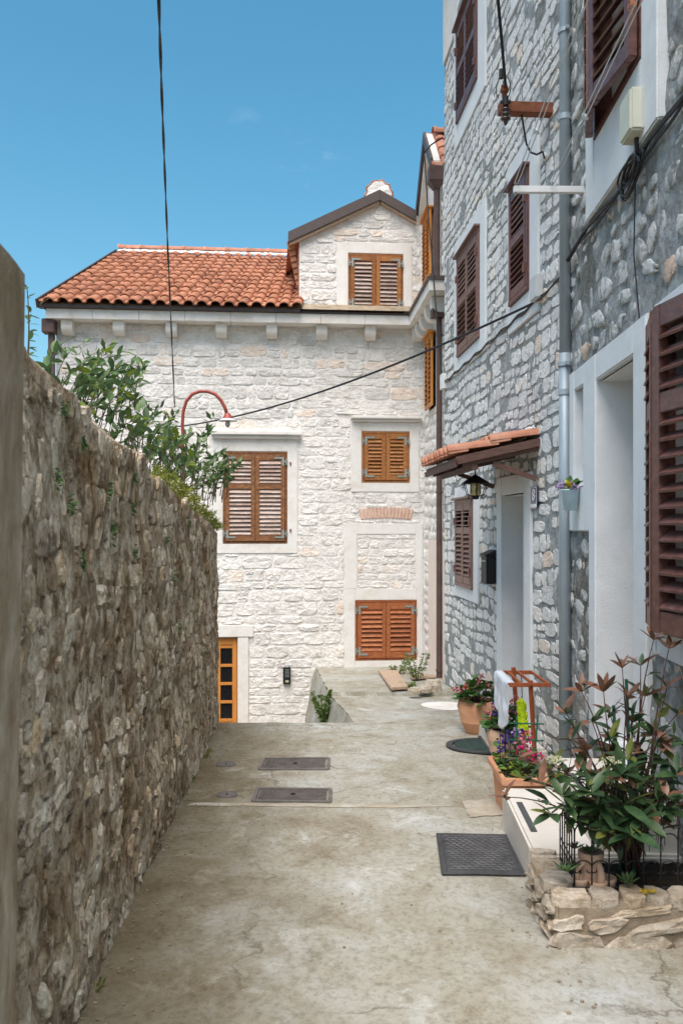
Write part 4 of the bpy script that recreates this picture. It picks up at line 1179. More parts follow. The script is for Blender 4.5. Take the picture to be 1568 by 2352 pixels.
side_window(h8, F8, winD, MAT['shutter_brown'], 13, 2, lambda bi, i, k: (0.85 if bi == 0 else 0.1), mid=0.66)
side_window(h8, F8, winF, MAT['shutter_dark'], 13, 1, half)

# ------------------------------------------------------------------ near house
hn = thing('stone_house', 'near house with rough grey cement wall and white door surround at right', 'house', (1.6, 4.5, 0.0))
def yn(u): return FN.P(u, 1000)[0]
N0, N1 = 1.2, 6.50
doorN = (yn(1467), yn(1378), 0.30, 2.57)
niN = (5.80, 6.08, 1.92, 2.60)
winU = (4.46, 5.44, 4.06, 5.35)        # upper window
winL = (3.42, 4.28, 1.18, 2.63)        # window beside the door
holesN = [doorN, niN, winU, winL]
wall_sheet(FN, N0, N1 + 0.02, -0.4, H8T, holesN, 0.10, 0.03, freq=5).build('wall', MAT['near_mortar'], hn, smooth=True)
suN = (yn(1497), yn(1363), 0.28, 2.74)
panel = (yn(1363) - 0.001, 6.22, 1.62, 2.738)
suU = (4.2, 5.66, 3.62, 5.7); suL = (3.3, 4.34, 1.02, 2.75)
cells = lay_stones(N0, N1 - 0.12, -0.2, 6.3, [suN, panel, suU, suL], 0.14, 0.20, random.Random(41), drop=0.22, wave=0.06)
stone_wall(hn, FN, cells, MAT['near_stone'], 0.042, 0.007, random.Random(42), 300, lambda c, r: 0.5 * r.random() if r.random() < 0.95 else 1.0, square=2.6, jit=0.26, tilt=0.3, rough=0.3, k=14, inner=0.94, sm=True)
mb = MB(); mb.fbox(FN, N0, N1, -0.5, H8T - 0.01, -0.6, -7); mb.fbox(FN, N0, N0 + 0.01, -0.5, H8T - 0.01, -0.6, -0.03); mb.build('house_body', MAT['near_mortar'], hn)
mb = MB(); mb.hexa([FN.L(N0 - 0.2, H8T + 0.003, 0.4), FN.L(N1 - 0.22, H8T + 0.003, 0.4), FN.L(N1 - 0.22, H8T + 0.003, -7), FN.L(N0 - 0.2, H8T + 0.003, -7), FN.L(N0 - 0.2, H8T + 0.12, 0.4), FN.L(N1 - 0.22, H8T + 0.12, 0.4), FN.L(N1 - 0.22, H8T + 2.3, -7), FN.L(N0 - 0.2, H8T + 2.3, -7)])
mb.build('roof', MAT['tile_new'], hn)
surround(hn, FN, suN, doorN, 0.035, MAT['plaster_cool'], name='door_surround', bottom=False, bevel=0.01)
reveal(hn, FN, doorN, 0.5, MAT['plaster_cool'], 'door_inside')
surround(hn, FN, panel, niN, 0.032, MAT['plaster_cool'], name='niche_surround', bevel=0.008)
reveal(hn, FN, niN, 0.16, MAT['plaster_cool'])
mb = MB(); mb.fbox(FN, niN[0], niN[1], niN[2], niN[3], -0.18, -0.155); mb.build('niche_back', MAT['plaster_cool'], hn)
for z in (2.40, 2.02):
    mb = MB(); mb.fbox(FN, niN[0] + 0.012, niN[0] + 0.10, z - 0.02, z + 0.02, -0.06, -0.02); mb.build('niche_hinge', MAT['rust'], hn)
for su, w, dd in ((suU, winU, 0.05), (suL, winL, 0.03)):
    surround(hn, FN, su, w, dd, MAT['plaster_cool'], bevel=0.01)
    reveal(hn, FN, w, 0.16, MAT['plaster_cool'], 'dark_glass')
    s0, s1, z0, z1 = w
    mb = MB(); f = 0.05
    mb.fbox(FN, s0, s1, z1 - f, z1, -0.05, dd + 0.004); mb.fbox(FN, s0, s1, z0, z0 + f, -0.05, dd + 0.004); mb.fbox(FN, s0, s0 + f, z0 + f, z1 - f, -0.05, dd + 0.003); mb.fbox(FN, s1 - f, s1, z0 + f, z1 - f, -0.05, dd + 0.003)
    mb.build('window_frame', MAT['shutter_dark'], hn, bevel=0.004)
def leaf_between(par, p0, p1, z0, z1, mat, n, tilt=0.62, mid=None, stile=0.065, rail=0.10, sd=0.075):
    """A leaf standing from hinge p0 to free edge p1 (plan points), its face turned to the lane."""
    d = Vector((p1[0] - p0[0], p1[1] - p0[1], 0)); w = d.length; d.normalize()
    y = Vector((-d.y, d.x, 0))
    if y.dot(FN.N) > 0:      # local y points inwards
        y = -y
    Mx = Matrix.Identity(4); Mx.col[0][:3] = d; Mx.col[1][:3] = y; Mx.col[2][:3] = (0, 0, 1); Mx.col[3][:3] = (p0[0], p0[1], z0)
    return shutter(par, Mx, w, z1 - z0, mat, n, stile, rail, 0.045, tilt, mid, None, sd)
def plan(F, s, d):
    p = F.L(s, 0, d); return (p.x, p.y)
# upper window: the two leaves stand ajar and meet out from the wall
apex = (1.458, 5.02)
leaf_between(hn, plan(FN, winU[0] + 0.02, 0.06), (apex[0] + 0.004, apex[1] - 0.012), winU[2] + 0.01, winU[3], MAT['shutter_dark'], 13)
leaf_between(hn, plan(FN, winU[1] - 0.02, 0.06), (apex[0], apex[1] + 0.012), winU[2] + 0.01, winU[3], MAT['shutter_dark'], 13)
# lower window
apl = (1.428, 3.90)
sh = leaf_between(hn, plan(FN, winL[0] + 0.02, 0.04), (apl[0], apl[1] - 0.006), winL[2], winL[3], MAT['shutter_dark'], 16, mid=0.70, sd=0.07)
leaf_between(hn, plan(FN, winL[1] - 0.02, 0.04), (apl[0] + 0.01, apl[1] + 0.03), winL[2], winL[3], MAT['shutter_dark'], 16, mid=0.70)
mb = MB(); c = Vector((apl[0] - 0.015, apl[1] - 0.01, 0))
mb.tube([c + Vector((0, 0, 1.18)), c + Vector((0, 0, 2.63))], 0.009, 8)
mb.box(c.x - 0.016, c.x + 0.016, c.y - 0.02, c.y + 0.02, 1.80, 1.98)
mb.ball((c.x - 0.012, c.y - 0.02, 1.82), 0.018); mb.ball((c.x - 0.012, c.y - 0.02, 1.965), 0.016)
mb.build('shutter_bolt', MAT['shutter_dark'], sh)

# galvanised downpipe between the two houses
dp = thing('downpipe', 'tall galvanised metal downpipe between the two right hand houses', 'downpipe', (1.6, 6.5, -0.15))
px, py = 1.609, 6.28
mb = MB(); mb.tube([(px, py, -0.16), (px, py, 1.9), (px, py, 2.9)], 0.043, 18); mb.tube([(px, py, 2.9), (px, py, H8T)], 0.0405, 18); mb.build('pipe', MAT['galv'], dp, smooth=True)
for z in (0.28, 2.82, 5.22, 8.0):
    mb = MB(); mb.tube([(px, py, z - 0.014), (px, py, z + 0.014)], 0.052, 18); mb.box(px, px + 0.09, py - 0.006, py + 0.006, z - 0.008, z + 0.008)
    mb.box(px - 0.012, px + 0.012, py - 0.075, py - 0.045, z - 0.012, z + 0.012)
    mb.build('pipe_clamp', MAT['galv'], dp)
for z in (2.62, 4.6):
    mb = MB(); mb.tube([(px, py, z - 0.02), (px, py, z + 0.02)], 0.049, 18); mb.build('pipe_collar', MAT['galv'], dp)

# ------------------------------------------------------------------ left garden wall and pier
lw = thing('garden_wall', 'old brown rubble garden wall running along the left side of the lane', 'wall', (-1.0, 5.0, -0.1))
def wall_top(s):
    pts = [(1.0, 2.30), (2.4, 2.20), (3.24, 2.09), (5.28, 1.914), (7.5, 1.74), (8.3, 1.655), (8.62, 1.58)]
    for (a, za), (b, zb) in zip(pts, pts[1:]):
        if s <= b:
            z = za + (zb - za) * (s - a) / (b - a); break
    else:
        z = pts[-1][1]
    return z + 0.03 * mnoise.noise(Vector((s * 2.2, 0, 7))) + 0.02 * mnoise.noise(Vector((s * 7, 0, 7)))
LS0, LS1 = 1.0, 8.62
def lw_pt(a, b):
    s = LS0 + (LS1 - LS0) * a
    zt = wall_top(s); zb = -0.55
    if b <= 0.8:
        t = b / 0.8; z = zb + (zt - 0.07 - zb) * t
        d = 0.035 * mnoise.noise(Vector((s * 2.5, z * 2.5, 0))) + 0.022 * mnoise.noise(Vector((s * 8, z * 8, 4)))
        if s > 8.35: d -= (s - 8.35) ** 2 * 1.5
        return FL.L(s, z, d)
    t = (b - 0.8) / 0.2
    d = -0.50 * t
    z = zt - 0.07 * (1 - min(1, t * 4)) + 0.05 * math.sin(math.pi * t) + 0.03 * mnoise.noise(Vector((s * 6, d * 6, 2)))
    return FL.L(s, z, d)
mb = MB(); mb.grid(lw_pt, 150, 50)
mb.build('wall_face', MAT['old_mortar'], lw, smooth=True)
mb = MB()
mb.fbox(FL, LS0, LS1 - 0.09, -2.2, 1.45, -0.06, -0.5)
mb.grid(lambda a, b: FL.L(LS1 - 0.05 + 0.02 * mnoise.noise(Vector((a * 9, b * 9, 0))), -2.2 + (wall_top(LS1) + 2.2) * b, -0.02 - 0.48 * a), 6, 30)
mb.build('wall_core', MAT['old_mortar'], lw)
mb = MB(); mb.box(-9, FL.L(8.4, 0, -0.4).x, 8.15, 8.55, -2.2, 1.3); mb.build('return_wall', MAT['old_mortar'], lw)
cells = lay_stones(1.9, 8.56, -0.32, 2.14, [], 0.105, 0.080, random.Random(51), keep=lambda s, z: z < wall_top(s) - 0.03 and z > ground_z(s) - 0.05, drop=0.22, wave=0.06)
class Bumpy:
    """The wall frame with its face pushed in and out like the mortar, so that stones follow it."""
    N = FL.N
    def L(self, s, z, d=0.0):
        dd = 0.035 * mnoise.noise(Vector((s * 2.5, z * 2.5, 0)))
        if s > 8.35: dd -= (s - 8.35) ** 2 * 1.5
        return FL.L(s, z, d + dd)
stone_wall(lw, Bumpy(), cells, MAT['old_stone'], 0.014, 0.007, random.Random(52), 300, square=3.2, jit=0.22, tilt=0.15, rough=0.7, k=11, inner=0.90)
# smooth pier at the very left
pr_ = thing('wall_pier', 'smooth cement pier standing at the far left edge', 'pier', (-0.9, 1.6, 0.1))
mb = MB()
def pier_x(z, y): return -0.690 - 0.135 * (y - 1.9) - 0.028 * (2.2 - z) / 2.2
def pier_face(a, b):
    y = 1.42 + a * 0.48; z = -0.2 + 2.40 * b
    return (pier_x(z, y) + 0.006 * mnoise.noise(Vector((y * 6, z * 3, 0))), y, z)
mb.grid(pier_face, 10, 24)
mb.grid(lambda a, b: (pier_x(-0.2 + 2.4 * b, 1.9) - 0.3 * a, 1.9, -0.2 + 2.4 * b), 4, 12)
mb.grid(lambda a, b: (pier_x(2.2, 1.42 + 0.48 * a) - 0.3 * b, 1.42 + 0.48 * a, 2.2 + 0.03 * math.sin(math.pi * b)), 6, 4)
mb.grid(lambda a, b: (pier_x(-0.2 + 2.4 * b, 1.42) - 0.3 * a, 1.42, -0.2 + 2.4 * b), 4, 4)
mb.build('pier_face', MAT['pier'], pr_, smooth=False)

# ------------------------------------------------------------------ door steps, mats, covers in the path
mb = MB()
def step_block(name, F, s0, s1, z0, z1, d0, d1, mat, label, cat='step', bevel=0.012):
    m_ = MB(); m_.fbox(F, s0, s1, z0, z1, d0, d1)
    return m_.build(name, mat, None, bevel=bevel)
lowstep = thing('door_step', 'low white stone platform with a dark grip strip, beside the stone planter', 'step', (1.2, 4.5, 0.0))
d_out = FN.N.dot(Vector((0.885, 4.1, 0)) - FN.o)
mb = MB(); mb.fbox(FN, 3.98, 5.0, -0.3, 0.145, 0.0, d_out); mb.build('platform', MAT['white_step'], lowstep, bevel=0.012)
mb = MB(); dst = FN.N.dot(Vector((0.957, 4.5, 0)) - FN.o); mb.fbox(FN, 4.27, 4.73, 0.146, 0.149, dst - 0.016, dst + 0.016); mb.build('grip_strip', MAT['anti_slip'], lowstep)
upstep = thing('door_step', 'higher white step in front of the near door, above the low platform', 'step', (1.4, 4.6, 0.15))
du = FN.N.dot(Vector((1.205, 4.6, 0)) - FN.o)
mb = MB(); mb.fbox(FN, 4.02, 5.03, 0.10, 0.315, 0.0, du); mb.build('step_block', MAT['white_step'], upstep, bevel=0.012)
mb = MB(); dst = du - 0.03; mb.fbox(FN, 4.35, 4.70, 0.316, 0.319, dst - 0.016, dst + 0.016); mb.build('grip_strip', MAT['anti_slip'], upstep)

d8 = FN.N.dot(Vector((1.27, 7.5, 0)) - FN.o)
s8 = thing('door_step', 'white rendered step with green artificial grass in front of door eight', 'step', (1.4, 7.5, -0.22))
dq = F8.N.dot(Vector((1.27, 7.5, 0)) - F8.o)
mb = MB(); mb.fbox(F8, 6.92, 8.06, -0.55, -0.115, 0.0, dq); mb.build('step_block', MAT['white_step'], s8, bevel=0.02)
mb = MB(); mb.fbox(F8, 7.25, 8.6, -0.2, -0.02, 0.0, 0.14); mb.build('upper_step', MAT['white_step'], s8, bevel=0.015)
cp = thing('step_carpet', 'green artificial grass carpet laid over the step of door eight', 'carpet', (1.4, 7.5, -0.11))
mb = MB()
def carpet(a, b):
    s = 7.22 + 0.74 * a
    over = 0.10 * max(0, 1 - abs(a - 0.1) * 1.6)
    t = b * (dq - 0.02 + over) + 0.02
    if t <= dq + 0.006:
        return F8.L(s, -0.109 + 0.003 * mnoise.noise(Vector((s * 20, t * 20, 0))), t)
    return F8.L(s, -0.109 - (t - dq - 0.006), dq + 0.008 + 0.01 * mnoise.noise(Vector((s * 8, 0, 0))))
mb.grid(carpet, 20, 24); mb.build('carpet_sheet', MAT['carpet_green'], cp, solid=0.008, smooth=True)

# half round mat
hm = thing('half_round_mat', 'half round dark green door mat on the path by the step', 'door mat', (1.05, 7.35, -0.21))
def half_disc(r0, r1, h, ya, yb_, xe, reach):
    m_ = MB(); n = 28; vv = []
    for k in range(n + 1):
        a = math.pi * k / n
        for rr in (r0, r1):
            x = xe - reach * math.sin(a) * rr
            y = (ya + yb_) / 2 + (yb_ - ya) / 2 * math.cos(a) * rr
            vv.append((x, y, ground_z(y) + h))
    ff = [(2 * k, 2 * k + 2, 2 * k + 3, 2 * k + 1) for k in range(n)]
    m_.add(vv, ff)
    return m_
m_ = half_disc(0.0, 0.86, 0.022, 7.02, 7.66, 1.205, 0.30); m_.build('pile', MAT['mat_green'], hm)
m_ = half_disc(0.86, 1.02, 0.019, 7.02, 7.66, 1.222, 0.335); m_.box(1.205, 1.224, 7.01, 7.67, ground_z(7.34) - 0.02, ground_z(7.34) + 0.018)
m_.build('border', MAT['mat_edge'], hm, solid=0.012)

# large rubber mat
rm = thing('door_mat', 'black rubber door mat lying on the concrete before the low platform', 'door mat', (0.71, 4.5, -0.05))
cA, cB, cC, cD = (Vector((0.487, 4.21, 0)), Vector((0.898, 4.20, 0)), Vector((0.937, 4.84, 0)), Vector((0.530, 4.845, 0)))
def rmat(a, b, h):
    p = cA.lerp(cB, a).lerp(cD.lerp(cC, a), b)
    return Vector((p.x, p.y, path_h(p.x, p.y) + h))
mb = MB(); mb.grid(lambda a, b: rmat(a, b, 0.012), 24, 32); mb.grid(lambda a, b: rmat(a, 0, 0.012 * (1 - b)), 24, 1); mb.grid(lambda a, b: rmat(0, a, 0.012 * (1 - b)), 24, 1); mb.grid(lambda a, b: rmat(1, a, 0.012 * (1 - b)), 24, 1)
mb.build('mat_base', MAT['rubber'], rm)
mb = MB()
for (a0, b0, a1, b1) in ((0, 0, 1, 0), (1, 0, 1, 1), (1, 1, 0, 1), (0, 1, 0, 0), (0.06, 0.04, 0.94, 0.04), (0.94, 0.04, 0.94, 0.96), (0.94, 0.96, 0.06, 0.96), (0.06, 0.96, 0.06, 0.04)):
    mb.tube([rmat(a0 + (a1 - a0) * t / 12, b0 + (b1 - b0) * t / 12, 0.012) for t in range(13)], 0.005, 6)
mb.build('mat_rim', MAT['rubber'], rm)
mb = MB()   # raised scales of the tread
for r in range(17):
    for c in range(9):
        a = 0.12 + (c + (0.5 if r % 2 else 0)) * 0.085; b = 0.08 + r * 0.052
        if a > 0.90: continue
        mb.tube([rmat(a + 0.042 * math.cos(t), b + 0.030 * math.sin(t), 0.0135) for t in [math.pi * q / 5 for q in range(6)]], 0.0042, 4)
stuff(mb.build('mat_tread', flat('worn grey rubber', (0.10, 0.10, 0.105), 0.8, var=0.4), rm))

def hatch(x0, x1, y0, y1, label, name='manhole_cover'):
    t = thing(name, label, 'manhole cover', ((x0 + x1) / 2, (y0 + y1) / 2, ground_z((y0 + y1) / 2)))
    G = lambda x, y, h: Vector((x, y, path_h(x, y) + h))
    mb = MB()
    for a, b in (((x0, y0), (x1, y0)), ((x1, y0), (x1, y1)), ((x1, y1), (x0, y1)), ((x0, y1), (x0, y0))):
        mb.bar(G(a[0], a[1], 0.006), G(b[0], b[1], 0.006), 0.026, 0.014)
    mb.build('frame', MAT['iron_cover'], t)
    mb = MB(); mb.grid(lambda a, b: G(x0 + 0.02 + (x1 - x0 - 0.04) * a, y0 + 0.02 + (y1 - y0 - 0.04) * b, 0.006), 12, 10); pl_ = mb.build('plate', MAT['iron_cover'], t)
    mb = MB(); n = 22; m = 15
    for i in range(n):
        for j in range(m):
            c = G(x0 + 0.035 + (x1 - x0 - 0.07) * i / (n - 1), y0 + 0.035 + (y1 - y0 - 0.07) * j / (m - 1), 0.008)
            q = Vector((0.008, 0.005, 0)) if (i + j) % 2 else Vector((0.008, -0.005, 0))
            mb.bar(c - q, c + q, 0.005, 0.004)
    stuff(mb.build('tread_pattern', MAT['iron_cover'], t))
    mb = MB(); c = G((x0 + x1) / 2, (y0 + y1) / 2, 0.009); mb.lathe([(0.018, 0.0), (0.018, 0.006), (0.008, 0.006), (0.008, 0.0)], c, 12); mb.build('lifting_eye', MAT['black_metal'], t)
hatch(-0.61, -0.10, 6.48, 6.86, 'rectangular iron manhole cover in the path, farther of the two', 'manhole_cover')
hatch(-0.565, -0.075, 5.57, 5.89, 'rectangular iron manhole cover in pale cement, nearer of the two', 'manhole_cover')
def valve(x, y, r, label):
    t = thing('valve_cover', label, 'valve cover', (x, y, ground_z(y)))
    c = Vector((x, y, path_h(x, y)))
    mb = MB(); mb.lathe([(r, 0.0), (r, 0.008), (r * 0.86, 0.009), (r * 0.85, 0.004), (r * 0.8, 0.004), (r * 0.79, 0.009), (r * 0.25, 0.009), (0.0001, 0.009)], c, 28); mb.build('cap', MAT['iron_cover'], t)
    mb = MB(); mb.box(c.x - 0.006, c.x + 0.006, c.y - 0.012, c.y + 0.012, c.z + 0.008, c.z + 0.012); mb.build('key_hole', MAT['black_metal'], t)
valve(-0.884, 6.67, 0.078, 'small round iron cap set in the path, farther one')
valve(-0.753, 5.73, 0.070, 'small round iron cap set in the path, nearer one')
patch([on_ground(425, 1853), on_ground(440, 1846), on_ground(600, 1848), on_ground(770, 1847), on_ground(960, 1849), on_ground(1060, 1853), on_ground(900, 1855), on_ground(600, 1854)], 0.003)
patch([on_ground(1180, 1870), on_ground(1080, 1880), on_ground(1060, 1840), on_ground(1140, 1835)], 0.005)
# pale ring of cement near the far pot
mb = MB(); rc = on_ground(1020, 1621)
n = 40; vv = []
for k in range(n):
    a = 2 * math.pi * k / n
    for r in (0.0, 0.11, 0.18, 0.24 * (1 + 0.06 * math.sin(3 * a))):
        q = rc + Vector((r * math.cos(a) * 1.05, r * math.sin(a) * 1.3, 0))
        vv.append((q.x, q.y, path_h(q.x, q.y) + 0.004 + (0.006 if r == 0.18 else 0)))
mb.add(vv, [(k * 4 + j, ((k + 1) % n) * 4 + j, ((k + 1) % n) * 4 + j + 1, k * 4 + j + 1) for k in range(n) for j in range(3)])
struct(mb.build('cement_ring', MAT['plaster'], path, smooth=True))

# ------------------------------------------------------------------ leaves and plants: shared meshes
def leaf_mesh(name, mat, L=1.0, W=0.36, curl=0.15, fold=0.10, tip=0.0):
    mb = MB(); rows = [(0.0, 0.04), (0.10, 0.42), (0.27, 0.85), (0.47, 1.0), (0.68, 0.86), (0.86, 0.50), (1.0, 0.03)]
    vv = []
    for t, w in rows:
        z = -curl * t * t * L
        hw = W / 2 * w * L
        vv += [(-hw, t * L, z + fold * hw * 2), (0, t * L, z), (hw, t * L, z + fold * hw * 2)]
    ff = []
    for r in range(len(rows) - 1):
        a = r * 3
        ff += [(a, a + 1, a + 4, a + 3), (a + 1, a + 2, a + 5, a + 4)]
    mb.add(vv, ff)
    return mb.mesh(name, mat, smooth=True)
def disc_leaf(name, mat, n=9, dish=0.18):
    mb = MB(); vv = [(0, 0.5, 0)]
    for k in range(n):
        a = -math.pi / 2 + 2 * math.pi * (k + 0.5) / n
        r = 0.5 * (1 + 0.09 * (-1) ** k)
        vv.append((r * math.cos(a), 0.5 + r * math.sin(a), dish * (0.9 + 0.3 * math.sin(2.3 * k))))
    mb.add(vv, [(0, 1 + k, 1 + (k + 1) % n) for k in range(n)])
    return mb.mesh(name, mat, smooth=True)
def orient(p, d, roll, scale, up=Vector((0, 0, 1))):
    """Matrix: local y along d, local z as near up as it goes, rolled."""
    d = Vector(d).normalized()
    x = d.cross(up)
    if x.length < 1e-3: x = Vector((1, 0, 0))
    x.normalize(); z = x.cross(d)
    m = Matrix.Identity(4); m.col[0][:3] = x; m.col[1][:3] = d; m.col[2][:3] = z
    return Matrix.Translation(p) @ m @ Matrix.Rotation(roll, 4, 'Y') @ Matrix.Scale(scale, 4)
def rvec(r, up_bias=0.0):
    while True:
        v = Vector((r.uniform(-1, 1), r.uniform(-1, 1), r.uniform(-1, 1)))
        if 0.05 < v.length < 1:
            v.normalize(); v.z += up_bias
            return v.normalized()
def bez(a, b, c, n):
    return [a * (1 - t) ** 2 + b * 2 * t * (1 - t) + c * t * t for t in [i / n for i in range(n + 1)]]
LM = {}
for key, mt in (('green', 'leaf_green'), ('olive', 'leaf_olive'), ('red', 'leaf_red')):
    LM[key] = [leaf_mesh('leaf', MAT[mt], 1, w, c, f) for w, c, f in ((0.36, 0.10, 0.10), (0.40, 0.28, 0.14), (0.31, -0.08, 0.12), (0.37, 0.40, 0.06))]
LM['laurel'] = [leaf_mesh('leaf', MAT['leaf_laurel'], 1, w, c, f) for w, c, f in ((0.46, 0.10, 0.12), (0.52, 0.25, 0.16), (0.42, -0.05, 0.10))]
LM['yellow'] = [leaf_mesh('leaf', MAT['leaf_yellow'], 1, w, c, f) for w, c, f in ((0.42, 0.10, 0.12), (0.46, 0.2, 0.16))]
LM['geranium'] = [disc_leaf('leaf', MAT['leaf_geranium'], 9, 0.14), disc_leaf('leaf', MAT['leaf_geranium'], 9, 0.24)]
LM['succ'] = [leaf_mesh('leaf', MAT['succulent'], 1, 0.24, -0.18, 0.25), leaf_mesh('leaf', MAT['succulent'], 1, 0.28, -0.32, 0.25)]

def raw_leaf(mb, p, d, L, W, r):
    d = Vector(d).normalized(); x = d.cross(rvec(r))
    if x.length < 1e-3: return
    x.normalize(); z = x.cross(d)
    mb.add([p, p + d * L * 0.45 + x * W / 2 + z * W * 0.1, p + d * L, p + d * L * 0.45 - x * W / 2 + z * W * 0.1], [(0, 1, 2, 3)])

# ---- the shrub in the near planter
shrub = thing('shrub', 'tall shrub with glossy green and reddish leaves in the stone planter', 'shrub', (1.26, 3.72, 0.18))
r = random.Random(101)
base = Vector((1.24, 3.74, 0.17))
tips = [  # picture position of the branch tip, depth, share of young red leaves
    (1535, 1490, 3.72, 0.8), (1428, 1535, 3.66, 0.8), (1335, 1590, 3.75, 0.7), (1345, 1725, 3.60, 0.55), (1190, 1745, 3.66, 0.75), (1215, 1790, 3.55, 0.7),
    (1160, 1830, 3.50, 0.6), (1265, 1870, 3.45, 0.3), (1500, 1690, 3.80, 0.5), (1555, 1640, 3.78, 0.5), (1480, 1600, 3.8, 0.4), (1400, 1640, 3.8, 0.35),
    (1550, 1780, 3.62, 0.5), (1440, 1740, 3.55, 0.35), (1380, 1790, 3.50, 0.15), (1430, 1850, 3.42, 0.05), (1330, 1840, 3.5, 0.15), (1480, 1850, 3.6, 0.1),
    (1390, 1910, 3.40, 0.0), (1445, 1915, 3.35, 0.0), (1300, 1780, 3.7, 0.4), (1560, 1850, 3.7, 0.35), (1355, 1900, 3.6, 0.05), (1510, 1800, 3.75, 0.2), (1400, 1700, 3.65, 0.3), (1270, 1760, 3.6, 0.5)]
stems = MB(); count = 0
fills = {'green': MB(), 'red': MB()}
def put_leaf(key, Mx):
    global count
    lm = r.choice(LM[key]); count += 1
    if count <= 296:
        link('leaf', lm, shrub, Mx)
    else:
        fills['red' if key == 'red' else 'green'].add([Mx @ v_.co for v_ in lm.vertices], [tuple(p_.vertices) for p_ in lm.polygons], r.random())
tips = tips + [(1470, 1530, 3.74, 0.7), (1385, 1590, 3.72, 0.6), (1300, 1640, 3.66, 0.7), (1450, 1660, 3.7, 0.4), (1530, 1580, 3.76, 0.6), (1240, 1800, 3.52, 0.6), (1310, 1700, 3.62, 0.5), (1370, 1850, 3.46, 0.1), (1460, 1800, 3.5, 0.2), (1520, 1720, 3.7, 0.4), (1410, 1900, 3.44, 0.05), (1345, 1780, 3.55, 0.2), (1425, 1780, 3.44, 0.1), (1360, 1820, 3.42, 0.0), (1300, 1850, 3.44, 0.1), (1470, 1880, 3.42, 0.0), (1325, 1880, 3.5, 0.05), (1290, 1830, 3.46, 0.2), (1530, 1830, 3.55, 0.2), (1500, 1470, 3.72, 0.9), (1440, 1600, 3.66, 0.5), (1360, 1660, 3.6, 0.5)]
for (u, v, y, red) in tips:
    tip = pix(u, v, y)
    mid_ = base.lerp(tip, 0.45) + Vector((r.uniform(-0.05, 0.05), r.uniform(-0.05, 0.05), 0.12 + 0.1 * r.random()))
    cv = bez(base + Vector((r.uniform(-0.03, 0.03), r.uniform(-0.03, 0.03), 0)), mid_, tip, 10)
    stems.tube(cv, [0.0058 - 0.0038 * i / 10 for i in range(11)], 5)
    dirn = (cv[-1] - cv[-2]).normalized()
    for i in range(6):          # rosette at the tip
        a = i * 2.4 + r.random(); el_ = r.uniform(-0.25, 0.75)
        d = Vector((math.cos(a), math.sin(a), 0)) * math.cos(el_) + Vector((0, 0, 1)) * math.sin(el_) + dirn * 0.55
        key = 'red' if r.random() < red else ('olive' if r.random() < 0.28 else 'green')
        put_leaf(key, orient(tip, d, r.uniform(-0.5, 0.5), r.uniform(0.06, 0.105) * (1.3 if red < 0.2 else 1)))
    for i in (4, 5, 6, 7, 8):   # along the stem
        p = cv[i]
        d = rvec(r, 0.1) + (cv[i] - cv[i - 1]).normalized() * 0.5
        d.z -= 0.25
        d.y -= 0.25
        key = 'red' if r.random() < red * 0.45 else ('olive' if r.random() < 0.25 else 'green')
        q = p + d.normalized() * 0.02
        stems.tube([p, q], 0.0016, 4)
        put_leaf(key, orient(q, d, r.uniform(-0.6, 0.6), r.uniform(0.065, 0.110)))
fill = fills['green']
for i in range(190):
    q = base + Vector((r.gauss(0.03, 0.13), r.gauss(0, 0.08), 0.20 + abs(r.gauss(0.08, 0.16))))
    lm = r.choice(LM['green']); d = rvec(r, 0.2); Mx = orient(q, d, r.uniform(-0.8, 0.8), r.uniform(0.05, 0.10))
    fill.add([Mx @ v_.co for v_ in lm.vertices], [tuple(p_.vertices) for p_ in lm.polygons], r.random())
    stems.tube([q, q + Vector((r.uniform(-0.03, 0.03), r.uniform(-0.03, 0.03), -0.07))], 0.0016, 4)
stuff(fill.build('inner_leaves', leafmat('inner dark leaf', (0.026, 0.070, 0.030), (0.085, 0.14, 0.05), tint='island', rough=0.4), shrub, smooth=True))
if fills['red'].v: stuff(fills['red'].build('red_inner_leaves', leafmat('inner red leaf', (0.15, 0.08, 0.045), (0.32, 0.15, 0.10), tint='island', rough=0.42), shrub, smooth=True))
stems.build('stem', MAT['stem'], shrub, smooth=True)
for (u0, v0, u1, v1, y) in ((1437, 1560, 1455, 1960, 3.70), (1408, 1620, 1425, 1900, 3.76)):
    mb = MB(); mb.tube([pix(u0, v0, y), Vector((pix(u1, v1, y).x, y, 0.17))], 0.007, 6); mb.build('support_stake', MAT['green_plastic'], shrub)
for (u, v, y) in ((1405, 1752, 3.48), (1275, 1750, 3.55)):
    mb = MB(); c = pix(u, v, y)
    for i in range(70):
        a = r.random() * 6.28; q = r.random() ** 0.5 * 0.042
        mb.ball(c + Vector((q * math.cos(a), q * math.sin(a), 0.012 + 0.012 * r.random() - q * 0.3)), 0.0045, 5, 3)
    mb.build('flower_cluster', MAT['petal_cream'], shrub)

# ---- stone planter
plt = thing('stone_planter', 'low rubble stone planter bed at the lower right corner', 'planter', (1.2, 3.65, 0.0))
PX0, PX1, PY0, PY1, PZ = 0.835, 1.62, 3.40, 3.88, 0.200
FPf = frame((PX0, PY0), (1, 0), (PX0, 0)); FPl = frame((PX0, PY0), (0.0, 1), (0, PY0))
mb = MB()
mb.box(PX0 + 0.004, PX1, PY0 + 0.004, PY0 + 0.14, -0.1, PZ - 0.03); mb.box(PX0 + 0.004, PX0 + 0.13, PY0 + 0.141, PY1, -0.1, PZ - 0.03); mb.box(PX0 + 0.131, PX1, PY1 - 0.03, PY1, -0.1, PZ - 0.06)
mb.build('planter_core', MAT['planter_mortar'], plt, bevel=0.01)
rp = random.Random(61)
cf = lay_stones(-0.01, PX1 - PX0 - 0.02, -0.02, 0.165, [], 0.085, 0.15, rp, wave=0.025)
